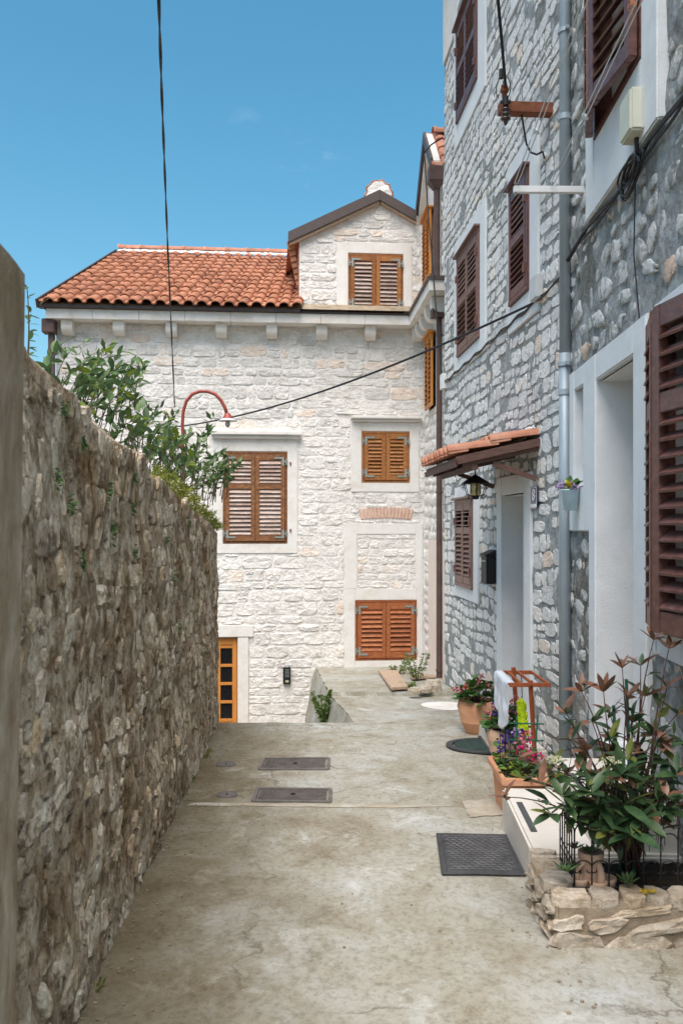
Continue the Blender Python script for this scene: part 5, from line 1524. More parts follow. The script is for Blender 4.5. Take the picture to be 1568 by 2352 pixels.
for c in cf:
    m1 = MB(); stone_into(m1, FPf, c, 0.012, rp.uniform(0.004, 0.011), rp, rp.random(), k=11, square=3.5, jit=0.20, tilt=0.2, rough=0.8, inner=0.88); m1.build('stone', MAT['planter_stone'], plt)
cf = lay_stones(0.02, PY1 - PY0, -0.03, 0.165, [], 0.07, 0.12, rp, wave=0.012)
for c in cf:
    m1 = MB(); stone_into(m1, FPl, c, 0.014, rp.uniform(0.012, 0.022), rp, rp.random(), k=11, square=2.8, jit=0.16, tilt=0.1, rough=0.7); m1.build('stone', MAT['planter_stone'], plt)
def cap_stone(x0, x1, y0, y1, z, h, r_):
    m1 = MB(); k = 9; ring = []
    cx_, cy_ = (x0 + x1) / 2, (y0 + y1) / 2
    for i in range(k):
        a = 2 * math.pi * (i + r_.uniform(-0.25, 0.25)) / k
        q = (abs(math.cos(a)) ** 4 + abs(math.sin(a)) ** 4) ** -0.25 * (1 + r_.uniform(-0.14, 0.08))
        ring.append((cx_ + (x1 - x0) / 2 * q * math.cos(a), cy_ + (y1 - y0) / 2 * q * math.sin(a)))
    vv = []
    for sc, zz in ((0.97, z - h), (1.0, z - 0.006), (0.95, z)):
        vv += [(cx_ + (x - cx_) * sc, cy_ + (y - cy_) * sc, zz + r_.uniform(-0.005, 0.005)) for x, y in ring]
    vv.append((cx_, cy_, z + r_.uniform(-0.002, 0.006)))
    ff = [(a_ * k + i, a_ * k + (i + 1) % k, (a_ + 1) * k + (i + 1) % k, (a_ + 1) * k + i) for a_ in range(2) for i in range(k)] + [(2 * k + i, 2 * k + (i + 1) % k, 3 * k) for i in range(k)]
    m1.add(vv, ff, r_.uniform(0.4, 1.0)); return m1.build('cap_stone', MAT['planter_stone'], plt, smooth=False)
x = PX0 - 0.01
for w in (0.155, 0.125, 0.10, 0.085, 0.14, 0.11, 0.12):
    cap_stone(x, x + w - 0.002, PY0 - 0.004, PY0 + 0.13 + rp.uniform(-0.02, 0.01), PZ + rp.uniform(-0.004, 0.002), 0.045, rp); x += w
y = PY0 + 0.14
for w in (0.17, 0.13, 0.10, 0.12):
    cap_stone(PX0 - 0.004, PX0 + 0.125, y, min(y + w - 0.008, PY1), PZ - 0.005 + rp.uniform(-0.006, 0.004), 0.05, rp); y += w
mb = MB(); mb.grid(lambda a, b: (PX0 + 0.1 + (PX1 - PX0 - 0.1) * a, PY0 + 0.1 + (PY1 - PY0 - 0.12) * b, 0.160 + 0.02 * mnoise.noise(Vector((a * 9, b * 9, 0)))), 24, 18); mb.build('soil', MAT['soil'], plt, smooth=True)
# ---- wire border fence
wf = thing('wire_fence', 'black wire border fence with hooped tops round the planter bed', 'fence', (1.2, 3.5, 0.18))
def fence_run(p0, p1, n, h, r_=0.0032):
    p0, p1 = Vector(p0), Vector(p1)
    P_ = lambda t, z: p0.lerp(p1, t) + Vector((0, 0, z))
    w = (p1 - p0).length / n
    for i in range(n):
        t0, t1 = i / n, (i + 1) / n
        hh = h * (1.0 if i % 2 == 0 else 0.86)
        arc = [P_(t0, 0)] + [P_(t0, hh - w / 2)] + [P_((t0 + t1) / 2 - (t1 - t0) / 2 * math.cos(math.pi * k / 8), hh - w / 2 + w / 2 * math.sin(math.pi * k / 8)) for k in range(1, 8)] + [P_(t1, hh - w / 2), P_(t1, 0)]
        mb = MB(); mb.tube(arc, r_, 5); mb.build('wire_hoop', MAT['black_metal'], wf)
        lo = [P_((t0 + t1) / 2 - (t1 - t0) / 2 * math.cos(math.pi * k / 8), h * 0.34 + w * 0.42 * math.sin(math.pi * k / 8)) for k in range(9)]
        mb = MB(); mb.tube(lo, r_ * 0.9, 5)
        for e, sg in ((t0, 1), (t1, -1)):
            mb.tube([P_(e + sg * (t1 - t0) * (0.14 - 0.14 * math.cos(math.pi * k / 6)), h * 0.34 - 0.010 - 0.012 * math.sin(math.pi * k / 6)) for k in range(7)], r_ * 0.8, 4)
        mb.build('wire_scroll', MAT['black_metal'], wf)
    mb = MB(); mb.tube([P_(0, 0.012), P_(1, 0.012)], r_, 5); mb.build('wire_rail', MAT['black_metal'], wf)
fence_run((0.945, 3.535, 0.175), (1.50, 3.525, 0.175), 8, 0.27)
fence_run((0.945, 3.54, 0.175), (0.965, 3.85, 0.175), 6, 0.25)
fence_run((1.50, 3.53, 0.175), (1.52, 3.85, 0.175), 5, 0.28)
# ---- pots and succulents in the bed
jp = thing('strawberry_pot', 'small terracotta pot with side pockets inside the planter bed', 'pot', (1.03, 3.62, 0.16))
c = Vector((1.035, 3.62, 0.12))
mb = MB(); mb.lathe([(0.0001, 0.0), (0.052, 0.0), (0.058, 0.03), (0.040, 0.08), (0.036, 0.115), (0.044, 0.13), (0.046, 0.15), (0.052, 0.152), (0.053, 0.182), (0.046, 0.183), (0.044, 0.16), (0.0001, 0.155)], c, 20); mb.build('body', MAT['terracotta_pale'], jp, smooth=True)
for a in (-2.6, -0.5, -1.4):
    q = c + Vector((0.066 * math.cos(a), 0.066 * math.sin(a), 0.055))
    mb = MB(); mb.lathe([(0.012, -0.035), (0.030, -0.01), (0.038, 0.02), (0.038, 0.032), (0.030, 0.032), (0.026, 0.01), (0.0001, 0.0)], q, 14); mb.build('pocket', MAT['terracotta_pale'], jp, smooth=True)
mb = MB(); mb.tube(bez(c + Vector((-0.02, -0.02, 0.15)), c + Vector((-0.09, -0.03, 0.12)), c + Vector((-0.055, -0.03, 0.05)), 8), 0.010, 7); mb.build('handle', MAT['terracotta_pale'], jp, smooth=True)
mb = MB(); mb.tube(bez(c + Vector((0.015, -0.03, 0.15)), c + Vector((0.05, -0.06, 0.10)), c + Vector((0.0, -0.055, 0.02)), 8), [0.012, 0.013, 0.015, 0.017, 0.018, 0.018, 0.017, 0.015, 0.012], 8); mb.build('spout', MAT['terracotta_pale'], jp, smooth=True)
def rosette(c, n, L, label, r_, spread=0.5):
    t = thing('succulent', label, 'succulent', c)
    for i in range(n):
        a = i * 2.399; e = 0.1 + 1.1 * (i / n)
        d = Vector((math.cos(a) * math.cos(e), math.sin(a) * math.cos(e), math.sin(e) * spread + 0.1))
        link('leaf', r_.choice(LM['succ']), t, orient(Vector(c), d, r_.uniform(-0.2, 0.2), L * (1 - 0.5 * i / n) * r_.uniform(0.85, 1.1)))
rs = random.Random(71)
rosette(pix(1296, 2004, 3.50) + Vector((0, 0, 0.005)), 16, 0.060, 'pale green succulent rosette hanging over the left planter edge', rs, 0.3)
rosette(pix(1440, 2030, 3.49), 26, 0.062, 'dense green succulent rosette at the front of the bed', rs, 0.8)
rosette(c + Vector((0, 0, 0.17)), 18, 0.055, 'succulent rosette growing out of the terracotta pocket pot', rs, 0.9)
rosette(pix(1318, 1950, 3.72), 16, 0.05, 'small bluish succulent behind the pocket pot', rs, 0.8)
rosette(pix(1320, 1992, 3.56), 14, 0.04, 'small succulent in the left pocket of the pot', rs, 0.8)
yf = thing('yellow_flower', 'yellow flower head lying on the planter edge stones', 'flower', pix(1487, 2056, 3.42))
mb = MB()
for i in range(60):
    raw_leaf(mb, pix(1487 + rs.uniform(-16, 16), 2052, 3.43 + rs.uniform(-0.01, 0.02)) + Vector((0, 0, 0.004)), rvec(rs, 0.6), 0.018, 0.006, rs)
mb.build('petals', MAT['petal_yellow'], yf)

# ---- terracotta pots along house eight
def pot(name, label, c, rad, h, mat, belly=1.06):
    t = thing(name, label, 'flower pot', c)
    prof = [(0.0001, 0.0), (rad * 0.58, 0.0), (rad * 0.66, h * 0.06), (rad * 0.86, h * 0.33), (rad * 0.885, h * 0.345), (rad * 0.885, h * 0.37), (rad * 0.97, h * 0.6), (rad * belly, h * 0.80), (rad * 1.0, h * 0.95), (rad * 0.97, h * 0.985), (rad * 0.97, h), (rad * 0.87, h), (rad * 0.86, h * 0.9), (rad * 0.8, h * 0.88)]
    mb = MB(); mb.lathe(prof, c, 36); mb.build('bowl', mat, t, smooth=True)
    mb = MB(); mb.lathe([(rad * 0.88, h * 0.90), (rad * 0.5, h * 0.93), (0.0001, h * 0.95)], c, 24); mb.build('soil', MAT['soil'], t, smooth=True)
    return t
def geranium(t, c, R, H, n, r_, flowers, keys=('geranium',), lsc=(0.065, 0.10)):
    c = Vector(c)
    mb = MB()
    for i in range(n):
        v = rvec(r_, 0.35); v.z = abs(v.z)
        q = c + Vector((v.x * R, v.y * R, v.z * H)) * r_.uniform(0.65, 1.0)
        mb.tube([c + Vector((v.x * R * 0.2, v.y * R * 0.2, 0)), q], 0.0014, 4)
        d = (v + rvec(r_) * 0.6); d.z = d.z * 0.4
        link('leaf', r_.choice(LM[r_.choice(keys)]), t, orient(q, d, r_.uniform(-0.6, 0.6), r_.uniform(*lsc)))
    for (du_, dy, dz, col_, rad) in flowers:
        f = c + Vector((du_, dy, dz)); m2 = MB()
        mb.tube([c, f], 0.002, 4)
        for k in range(26):
            v = rvec(r_, 0.3)
            p = f + v * rad * r_.uniform(0.5, 1.0)
            raw_leaf(m2, p, v + rvec(r_) * 0.9, 0.020, 0.020, r_)
        m2.build('flower_head', MAT['petal_' + col_], t)
    mb.build('stem', MAT['stem_brown'], t)
r = random.Random(81)
p1 = Vector((1.247, 8.02, ground_z(8.02) + 0.005))
t = pot('flower_pot', 'large rounded terracotta pot of pink geraniums, farthest by house eight', p1, 0.172, 0.30, MAT['terracotta'])
geranium(t, p1 + Vector((0, 0, 0.29)), 0.19, 0.20, 85, r, [(0.03, -0.05, 0.225, 'pink', 0.03), (-0.01, -0.1, 0.17, 'pink', 0.04), (0.08, -0.08, 0.15, 'pink', 0.026), (0.11, -0.02, 0.145, 'pink', 0.028), (-0.11, -0.08, 0.15, 'coral', 0.03), (-0.205, -0.05, 0.115, 'coral', 0.024), (-0.16, -0.05, 0.09, 'magenta', 0.022), (-0.04, -0.11, 0.12, 'pink', 0.02)])
mb = MB(); mb.tube([p1 + Vector((-0.10, 0, 0.27)), p1 + Vector((-0.105, 0, 0.53))], 0.004, 6); mb.build('cane', MAT['cane'], t)
p2 = Vector((1.272, 6.74, ground_z(6.78) + 0.002))
t = pot('flower_pot', 'pale terracotta pot of purple and pink flowers beside the green carpet', p2, 0.142, 0.27, MAT['terracotta_pale'])
geranium(t, p2 + Vector((0, 0, 0.26)), 0.15, 0.15, 70, r, [(-0.085, -0.04, 0.20, 'violet', 0.028), (-0.09, -0.05, 0.15, 'violet', 0.022), (0.05, -0.02, 0.20, 'pink', 0.03), (0.045, -0.05, 0.13, 'pink', 0.045), (0.06, -0.05, 0.17, 'lilac', 0.03), (-0.15, -0.06, 0.13, 'pink', 0.016), (0.07, -0.03, 0.24, 'pink', 0.026)], lsc=(0.045, 0.085))
mb = MB(); mb.tube([p2 + Vector((0.13, -0.02, 0.15)), p2 + Vector((0.115, -0.02, 0.52))], 0.004, 6); mb.build('cane', MAT['cane'], t)
# rectangular trough of petunias
bx_ = thing('flower_trough', 'rectangular terracotta trough of petunias with green trellis, next to the platform', 'flower trough', (1.06, 5.3, -0.08))
T0, T1, Ty0, Ty1, Tz0, Tz1 = 0.955, 1.215, 5.12, 5.62, -0.115, 0.170
def trough(mb, x0, x1, y0, y1, z0, z1, tp):
    mb.hexa([(x0 + tp, y0 + tp, z0), (x1 - tp, y0 + tp, z0), (x1 - tp, y1 - tp, z0), (x0 + tp, y1 - tp, z0), (x0, y0, z1), (x1, y0, z1), (x1, y1, z1), (x0, y1, z1)])
mb = MB(); trough(mb, T0 + 0.012, T1 - 0.012, Ty0 + 0.012, Ty1 - 0.012, Tz0, Tz1 - 0.045, 0.02)
mb.build('trough_body', MAT['terracotta'], bx_, bevel=0.008)
mb = MB()
for a, b in (((T0, Ty0), (T1, Ty0)), ((T1, Ty0), (T1, Ty1)), ((T1, Ty1), (T0, Ty1)), ((T0, Ty1), (T0, Ty0))):
    mb.bar((a[0], a[1], Tz1 - 0.022), (b[0], b[1], Tz1 - 0.022), 0.026, 0.048)
mb.build('rim', MAT['terracotta'], bx_, bevel=0.006)
mb = MB(); mb.box(T0 + 0.014, T1 - 0.014, Ty0 + 0.014, Ty1 - 0.014, Tz1 - 0.06, Tz1 - 0.025); mb.build('soil', MAT['soil'], bx_)
for k in range(3):
    cc = Vector((T0 + 0.13, Ty0 + 0.12 + 0.15 * k, Tz1 - 0.03))
    fl = [[(0.03, -0.02, 0.13, 'magenta', 0.032), (0.10, 0.0, 0.12, 'magenta', 0.030), (0.0, 0.05, 0.15, 'magenta', 0.024)], [(0.02, 0, 0.17, 'pink', 0.03), (0.07, 0, 0.16, 'magenta', 0.03), (-0.06, 0, 0.17, 'violet', 0.025)], [(-0.06, 0, 0.15, 'violet', 0.028), (-0.07, -0.03, 0.10, 'violet', 0.028), (-0.02, 0, 0.19, 'violet', 0.022), (0.03, 0, 0.20, 'lilac', 0.025), (0.09, 0, 0.18, 'magenta', 0.03), (0.06, 0.02, 0.19, 'violet', 0.02)]][k]
    geranium(bx_, cc, 0.115, 0.12 + 0.025 * k, 62, r, fl, ('geranium', 'yellow'), (0.032, 0.060))
mb = MB()
tb = lambda x, z: Vector((x + 0.03, 5.40 + (x - 1.05) * 0.3, z - 0.015))
for x, lean in ((1.055, 0.0), (1.165, 0.03)):
    mb.tube([tb(x, 0.12), tb(x + lean, 0.49)], 0.0055, 6)
for z in (0.24, 0.335, 0.44, 0.17):
    mb.tube([tb(1.00, z + 0.01), tb(1.235, z - 0.01)], 0.005, 6)
mb.build('trellis', MAT['green_plastic'], bx_)
for x in (0.985, 1.015):
    mb = MB(); mb.tube([Vector((x, 5.42, 0.1)), Vector((x, 5.42, 0.36))] + [Vector((x + 0.018 - 0.018 * math.cos(a), 5.42, 0.36 + 0.03 * math.sin(a))) for a in (0.8, 1.57, 2.3, 3.14)] + [Vector((x + 0.036, 5.42, 0.1))], 0.0025, 5); mb.build('wire_hoop', MAT['black_metal'], bx_)
lf = thing('pink_flower', 'small pink flowers beside the higher white step', 'flower', (1.26, 5.12, 0.2))
mb = MB(); m2 = MB()
for i in range(60):
    p = Vector((1.265 + r.uniform(-0.05, 0.05), 5.13, 0.235 + r.uniform(-0.02, 0.03)))
    raw_leaf(mb, p, rvec(r), 0.024, 0.020, r)
m2.tube([Vector((1.265, 5.13, 0.0)), Vector((1.265, 5.13, 0.24))], 0.003, 5)
mb.build('petals', MAT['petal_lilac'], lf); m2.build('stem', MAT['stem_brown'], lf)

# ---- wooden drying rack with towel and duster
rk = thing('drying_rack', 'small red brown wooden drying rack standing by the downpipe', 'drying rack', (1.42, 6.55, -0.16))
Yr = 6.55
A_ = [pix(618, 0, 1)] if False else None
def rp_(u, v, y): return pix(u, v, y)
fa, fb = rp_(1226, 1566, 6.35), rp_(1226, 1566, 6.35)
near_l = rp_(1169, 1573, 6.30); near_r = rp_(1263, 1573, 6.30)
zt = near_l.z
far_l = Vector((rp_(1141, 1552, 6.72).x, 6.72, zt + 0.0)); far_r = Vector((rp_(1222, 1550, 6.72).x, 6.72, zt))
far_l.z = far_r.z = zt + 0.02
def rail(a, b, w=0.022, h=0.022, name='rail'):
    mb = MB(); mb.bar(a, b, w, h); mb.build(name, MAT['rack_wood'], rk, bevel=0.002)
rail(near_l, near_r, 0.024, 0.028); rail(far_l, far_r, 0.024, 0.028)
for t_ in (0.02, 0.30, 0.58, 0.96):
    rail(near_l.lerp(near_r, t_) + Vector((0, 0, 0.004)), far_l.lerp(far_r, t_) + Vector((0, 0, 0.004)), 0.018, 0.018, 'slat')
l1 = near_l.lerp(near_r, 0.52) + Vector((0, 0.012, 0.03)); rail(l1, Vector((rp_(1231, 1705, 6.32).x, 6.34, ground_z(6.3) + 0.01)), 0.026, 0.026, 'leg')
l2 = far_l.lerp(far_r, 0.45) + Vector((0, -0.012, 0.04)); rail(l2, Vector((rp_(1194, 1690, 6.75).x, 6.76, ground_z(6.75) + 0.01)), 0.026, 0.026, 'leg')
mb = MB(); mb.tube([l1 + Vector((0, -0.02, -0.02)), l1 + Vector((0, -0.034, -0.02))], 0.012, 8); mb.build('bolt', MAT['rack_wood'], rk)
tw = thing('towel', 'pale blue towel hanging over the end of the drying rack', 'towel', near_l)
mb = MB()
e_a, e_b = near_l + Vector((-0.012, 0.01, 0.008)), far_l + Vector((-0.012, -0.005, 0.008))
def towel(a, b):
    p = e_a.lerp(e_b, a)
    lng = 0.33 if a < 0.75 else 0.27
    if a > 0.5 and a < 0.75: lng = 0.36
    lng = 0.30 + 0.08 * math.sin(a * 4.2)
    if b < 0.12:
        return p + Vector((0.05 * (1 - b / 0.12), 0, 0.006))
    t = (b - 0.12) / 0.88
    sway = 0.014 * math.sin(a * 17 + t * 2) * t
    return p + Vector((-0.006 + sway + 0.012 * mnoise.noise(Vector((a * 4, t * 3, 0))), 0.03 * t * (0.5 - a) + 0.01 * math.sin(t * 7), -lng * t))
mb.grid(towel, 24, 30); mb.build('cloth', MAT['towel'], tw, solid=0.006, smooth=True)
du_ = thing('duster', 'neon yellow green chenille duster hanging below the rack', 'duster', rp_(1196, 1640, 6.45))
mb = MB(); a_, b_ = rp_(1196, 1612, 6.45), rp_(1203, 1688, 6.45)
for i in range(150):
    t_ = r.random(); w = 0.030
    ang = r.random() * 6.28
    p = a_.lerp(b_, t_) + Vector((w * math.cos(ang), 0.018 * math.sin(ang), 0))
    mb.ball(p, r.uniform(0.006, 0.011), 6, 4, sz=1.5)
mb.tube([a_ + Vector((0, 0, 0.03)), a_, b_], [0.006, 0.026, 0.024], 8)
mb.build('tufts', MAT['neon'], du_)
mb = MB(); mb.tube([a_ + Vector((0.01, 0, -0.02)), rp_(1196, 1552, 6.5)], 0.003, 5); mb.build('hanging_loop', MAT['cable'], du_)

# ------------------------------------------------------------------ canopy, lantern, number plate, letter box of house eight
cn = thing('door_canopy', 'small tiled porch roof on brown timbers above door eight', 'canopy', (1.55, 7.9, 2.2))
Wn = F8.L(7.15, 2.345, 0.0); Wf = F8.L(8.64, 2.345, 0.0)
En = Vector((0.945, 7.19, 2.20)); Ef = En + (Wf - Wn); Ef = Vector((Ef.x, Ef.y, 2.20))
cdn = (En - Wn); cl_ = cdn.length; cdn.normalize(); cal = (Wf - Wn).normalized()
cnm = cal.cross(cdn).normalized()
if cnm.z < 0: cnm = -cnm
t3 = barrel_tile(0.165, 0.42, 0.058, 'canopy_tile', MAT['tile_new'], 9, 0.22)
for rrow in range(2):
    for k in range(9):
        p = En + cal * (0.09 + 0.165 * k) + (-cdn) * (-0.04 + rrow * 0.36 + RNG.uniform(-0.008, 0.008)) + cnm * (0.045 + 0.012 * rrow)
        Mx = Matrix.Identity(4); Mx.col[1][:3] = -cdn; Mx.col[2][:3] = cnm; Mx.col[0][:3] = (-cdn).cross(cnm); Mx.col[3][:3] = p
        link('canopy_tile', t3, cn, Mx)
for k in range(5):
    mb = MB(); q0 = En + cdn * -0.02 + cal * 0.0; f0, f1 = k / 5, (k + 1) / 5
    o0 = -cnm * 0.0
    a0_, a1_ = En.lerp(Wn, f0), En.lerp(Wn, f1 - 0.012)
    b0_, b1_ = Ef.lerp(Wf, f0), Ef.lerp(Wf, f1 - 0.012)
    th = cnm * 0.02
    mb.hexa([a0_, a1_, b1_, b0_, a0_ + th, a1_ + th, b1_ + th, b0_ + th]); mb.build('board', MAT['beam_brown'], cn)
for k, s_ in enumerate((0.03, 0.75, 1.46)):
    mb = MB(); a = Wn + cal * s_ - cnm * 0.035; b = En + cal * s_ - cnm * 0.035 - cdn * 0.05
    mb.bar(a, b, 0.05, 0.065, cnm); mb.build('rafter', MAT['beam_brown'], cn)
mb = MB(); mb.bar(En - cnm * 0.085 - cdn * 0.14, Ef - cnm * 0.085 - cdn * 0.14, 0.05, 0.05, cnm); mb.build('purlin', MAT['beam_brown'], cn)
mb = MB(); mb.bar(En - cdn * 0.0 + cnm * -0.005 - cal * 0.02, Wn + cnm * 0.0 - cal * 0.02, 0.02, 0.065, cnm); mb.build('barge_board', MAT['beam_brown'], cn)
mb = MB(); mb.bar(En - cnm * 0.03 + cdn * 0.012, Ef - cnm * 0.03 + cdn * 0.012, 0.02, 0.05, cnm); mb.build('fascia', MAT['beam_brown'], cn)
for s_ in (0.03, 1.46):
    mb = MB(); mb.bar(Wn + cal * s_ + Vector((-0.02, 0, -0.30)), Wn + cal * s_ + cdn * 0.40 - cnm * 0.09, 0.04, 0.04); mb.build('bracket', MAT['beam_brown'], cn)
# mortar fillet where the tiles meet the wall
mb = MB(); mb.grid(lambda a, b: Wn + cal * (0.03 + 1.45 * a) + cnm * (0.05 + 0.10 * b + 0.015 * mnoise.noise(Vector((a * 20, b * 4, 0)))) + cdn * (0.10 - 0.10 * b), 30, 3)
mb.build('mortar_fillet', MAT['facade_mortar'], cn, smooth=True)

ln = thing('lantern', 'black wrought iron lantern with amber glass hanging under the porch roof', 'lantern', pix(1091, 1110, 7.85))
lc = pix(1091, 1107, 7.85)
mb = MB()
vv = []
for (rr, z) in ((0.012, 0.065), (0.04, 0.05), (0.135, -0.010), (0.135, -0.016), (0.03, 0.03)):
    for k in range(6):
        a = math.pi / 6 + k * math.pi / 3
        vv.append(lc + Vector((rr * math.cos(a), rr * math.sin(a), z)))
mb.add(vv, [(j * 6 + k, j * 6 + (k + 1) % 6, (j + 1) * 6 + (k + 1) % 6, (j + 1) * 6 + k) for j in range(4) for k in range(6)])
mb.build('hood', MAT['black_metal'], ln)
mb = MB(); mb.lathe([(0.046, -0.015), (0.050, -0.05), (0.046, -0.085), (0.052, -0.105), (0.034, -0.122)], lc, 18); mb.build('glass', MAT['amber_glass'], ln, smooth=True)
mb = MB()
fn_ = MB(); fn_.lathe([(0.034, -0.122), (0.036, -0.13), (0.028, -0.15), (0.030, -0.155), (0.0001, -0.158)], lc, 12); fn_.build('finial', MAT['black_metal'], ln, smooth=True)
hg2 = MB(); hg2.tube([lc + Vector((0, 0, 0.06)), lc + Vector((0, 0, 0.12))], 0.006, 6)
hg2.tube([lc + Vector((0.02 * math.cos(a), 0, 0.13 + 0.02 * math.sin(a))) for a in [2 * math.pi * k / 10 for k in range(11)]], 0.004, 5)
hg2.build('hanging_ring', MAT['black_metal'], ln)
hg = MB(); hg.tube([lc + Vector((0, 0, 0.148)), lc + Vector((0.0, 0, 0.24))], 0.004, 6); hg.build('hanger', MAT['black_metal'], ln)
for k in range(6):
    a = math.pi / 6 + k * math.pi / 3
    e = Vector((math.cos(a), math.sin(a), 0))
    mb.tube([lc + e * 0.115 + Vector((0, 0, -0.012)), lc + e * 0.085 + Vector((0, 0, -0.11)), lc + e * 0.036 + Vector((0, 0, -0.128))], 0.0035, 5)
    for (cr_, cz_, rad) in ((0.135, -0.035, 0.016), (0.125, -0.060, 0.012), (0.085, -0.135, 0.020)):
        mb.tube([lc + e * (cr_ + rad * math.cos(q)) + Vector((0, 0, cz_ + rad * math.sin(q))) for q in [k2 * 0.75 for k2 in range(7)]], 0.0028, 4)
    mb.tube([lc + e * 0.046 + Vector((0, 0, -0.012)), lc + e * 0.050 + Vector((0, 0, -0.11))], 0.004, 4)
mb.build('iron_scrollwork', MAT['black_metal'], ln)

pq = thing('house_number_plate', 'blue enamel house number plate reading 8 beside the door', 'sign', F8.L(7.22, 1.86, 0.02))
q0, q1 = F8.P(1240.5, 1140)[0], F8.P(1224.5, 1140)[0]
zc0, zc1 = F8.P(1232, 1170)[1], F8.P(1232, 1117)[1]
mb = MB(); mb.fbox(F8, q0, q1, zc0, zc1, 0.018, 0.030); mb.build('plate', MAT['plaque_blue'], pq, bevel=0.004)
mb = MB(); e = 0.010
for (a, b, c_, d_) in ((q0 + e, q1 - e, zc1 - e - 0.004, zc1 - e), (q0 + e, q1 - e, zc0 + e, zc0 + e + 0.004), (q0 + e, q0 + e + 0.006, zc0 + e, zc1 - e), (q1 - e - 0.006, q1 - e, zc0 + e, zc1 - e)):
    mb.fbox(F8, a, b, c_, d_, 0.029, 0.0315)
mb.fbox(F8, q0 + 0.02, q1 - 0.02, zc0 + 0.018, zc0 + 0.045, 0.029, 0.0312)
mb.build('white_border', MAT['enamel_white'], pq)
def text_mesh(txt, size, mat, name, parent, Mx, ext=0.002):
    cu = bpy.data.curves.new('glyph', 'FONT'); cu.body = txt; cu.size = size; cu.align_x = 'CENTER'; cu.align_y = 'CENTER'; cu.extrude = ext
    ob = bpy.data.objects.new('glyph', cu); COL.objects.link(ob)
    dg = bpy.context.evaluated_depsgraph_get(); dg.update()
    me = bpy.data.meshes.new_from_object(ob.evaluated_get(dg)); bpy.data.objects.remove(ob, do_unlink=True)
    me.materials.clear(); me.materials.append(mat)
    return link(name, me, parent, Mx)
mt = F8.mat((q0 + q1) / 2, (zc0 + zc1) / 2 + 0.018, 0.0325)
bas = Matrix.Identity(4); bas.col[0][:3] = -F8.S; bas.col[1][:3] = (0, 0, 1); bas.col[2][:3] = F8.N; bas.col[3][:3] = F8.L((q0 + q1) / 2, (zc0 + zc1) / 2 + 0.020, 0.0315)
text_mesh('8', 0.14, MAT['enamel_white'], 'numeral', pq, bas @ Matrix.Scale(1.15, 4, (1, 0, 0)))

lb = thing('letter_box', 'old black metal letter box on the wall left of door eight', 'letter box', F8.L(8.75, 1.1, 0.0))
b0, b1 = F8.P(1143.5, 1300)[0] + 0.03, F8.P(1118, 1300, 0.05)[0]
zb0, zb1 = F8.P(1135, 1340)[1], F8.P(1135, 1276)[1]
mb = MB(); mb.fbox(F8, b0, b1, zb0, zb1, 0.012, 0.11); mb.build('box', MAT['black_metal'], lb, bevel=0.008)
mb = MB(); mb.hexa([F8.L(b0 - 0.015, zb1, 0.012), F8.L(b1 + 0.015, zb1, 0.012), F8.L(b1 + 0.015, zb1, 0.125), F8.L(b0 - 0.015, zb1, 0.125), F8.L(b0 - 0.015, zb1 + 0.06, 0.012), F8.L(b1 + 0.015, zb1 + 0.06, 0.012), F8.L(b1 + 0.015, zb1 + 0.012, 0.125), F8.L(b0 - 0.015, zb1 + 0.012, 0.125)]); mb.build('lid', MAT['black_metal'], lb, bevel=0.004)
mb = MB(); mb.fbox(F8, b0 + 0.03, b1 - 0.03, zb1 - 0.06, zb1 - 0.045, 0.108, 0.114); mb.build('slot', MAT['hinge'], lb)

# wall lamp on the white house
wlmp = thing('wall_intercom', 'small dark box with louvred front on the white wall by the lower door', 'wall box', FM.L(FM.P(658, 1550)[0], FM.P(658, 1550)[1], 0.02))
a = rect(FM, 650, 667, 1532, 1570)
mb = MB(); mb.fbox(FM, a[0], a[1], a[2], a[3], 0.0, 0.07); mb.build('case', MAT['black_metal'], wlmp, bevel=0.006)
for k in range(6):
    mb = MB(); z = a[3] - 0.035 - 0.022 * k; mb.fbox(FM, a[0] + 0.03, a[1] - 0.022, z, z + 0.008, 0.068, 0.078); mb.build('slat', MAT['hinge'], wlmp)
mb = MB(); mb.fbox(FM, a[0] + 0.035, a[1] - 0.03, a[2] + 0.03, a[2] + 0.065, 0.068, 0.074); mb.build('lens', MAT['petal_cream'], wlmp)

# ------------------------------------------------------------------ iron arm with insulators, clothes line arm, boxes, cables
ar = thing('insulator_arm', 'rusty square iron arm with insulators sticking out from house eight', 'bracket', F8.L(6.83, 4.9, 0))
zA = 4.91
e0_, e1_ = F8.L(6.83, zA, 0.0), F8.L(6.83, zA, 0.42)
mb = MB(); mb.bar(e0_, e1_, 0.09, 0.085); mb.build('arm', MAT['rust'], ar, bevel=0.004)
ins = F8.L(6.80, zA, 0.385) + Vector((0, -0.06, 0))
mb = MB(); mb.lathe([(0.0001, 0.05), (0.022, 0.05), (0.024, -0.02), (0.0001, -0.03)], ins, 12); mb.box(ins.x - 0.04, ins.x + 0.04, ins.y - 0.01, ins.y + 0.01, ins.z - 0.0, ins.z + 0.018); mb.build('clamp', MAT['black_metal'], ar)
mb = MB(); pz = []
for k in range(3):
    z = -0.04 - 0.035 * k
    pz += [(0.020, z), (0.038, z - 0.008), (0.038, z - 0.018), (0.020, z - 0.026)]
mb.lathe(pz + [(0.018, -0.145), (0.010, -0.165), (0.0001, -0.175)], ins, 16); mb.build('insulator', flat('glazed brown insulator', (0.06, 0.035, 0.03), 0.2, 0, 0.6), ar, smooth=True)
up0 = F8.L(6.83, zA + 0.04, 0.38)
upper_end = pix(1143, 0, 6.3); upper_top = pix(1160, 195, 6.7)
mb = MB(); link_pts = [up0, up0 + Vector((0, -0.02, 0.05)), up0 + Vector((-0.004, -0.04, 0.12)), upper_top]
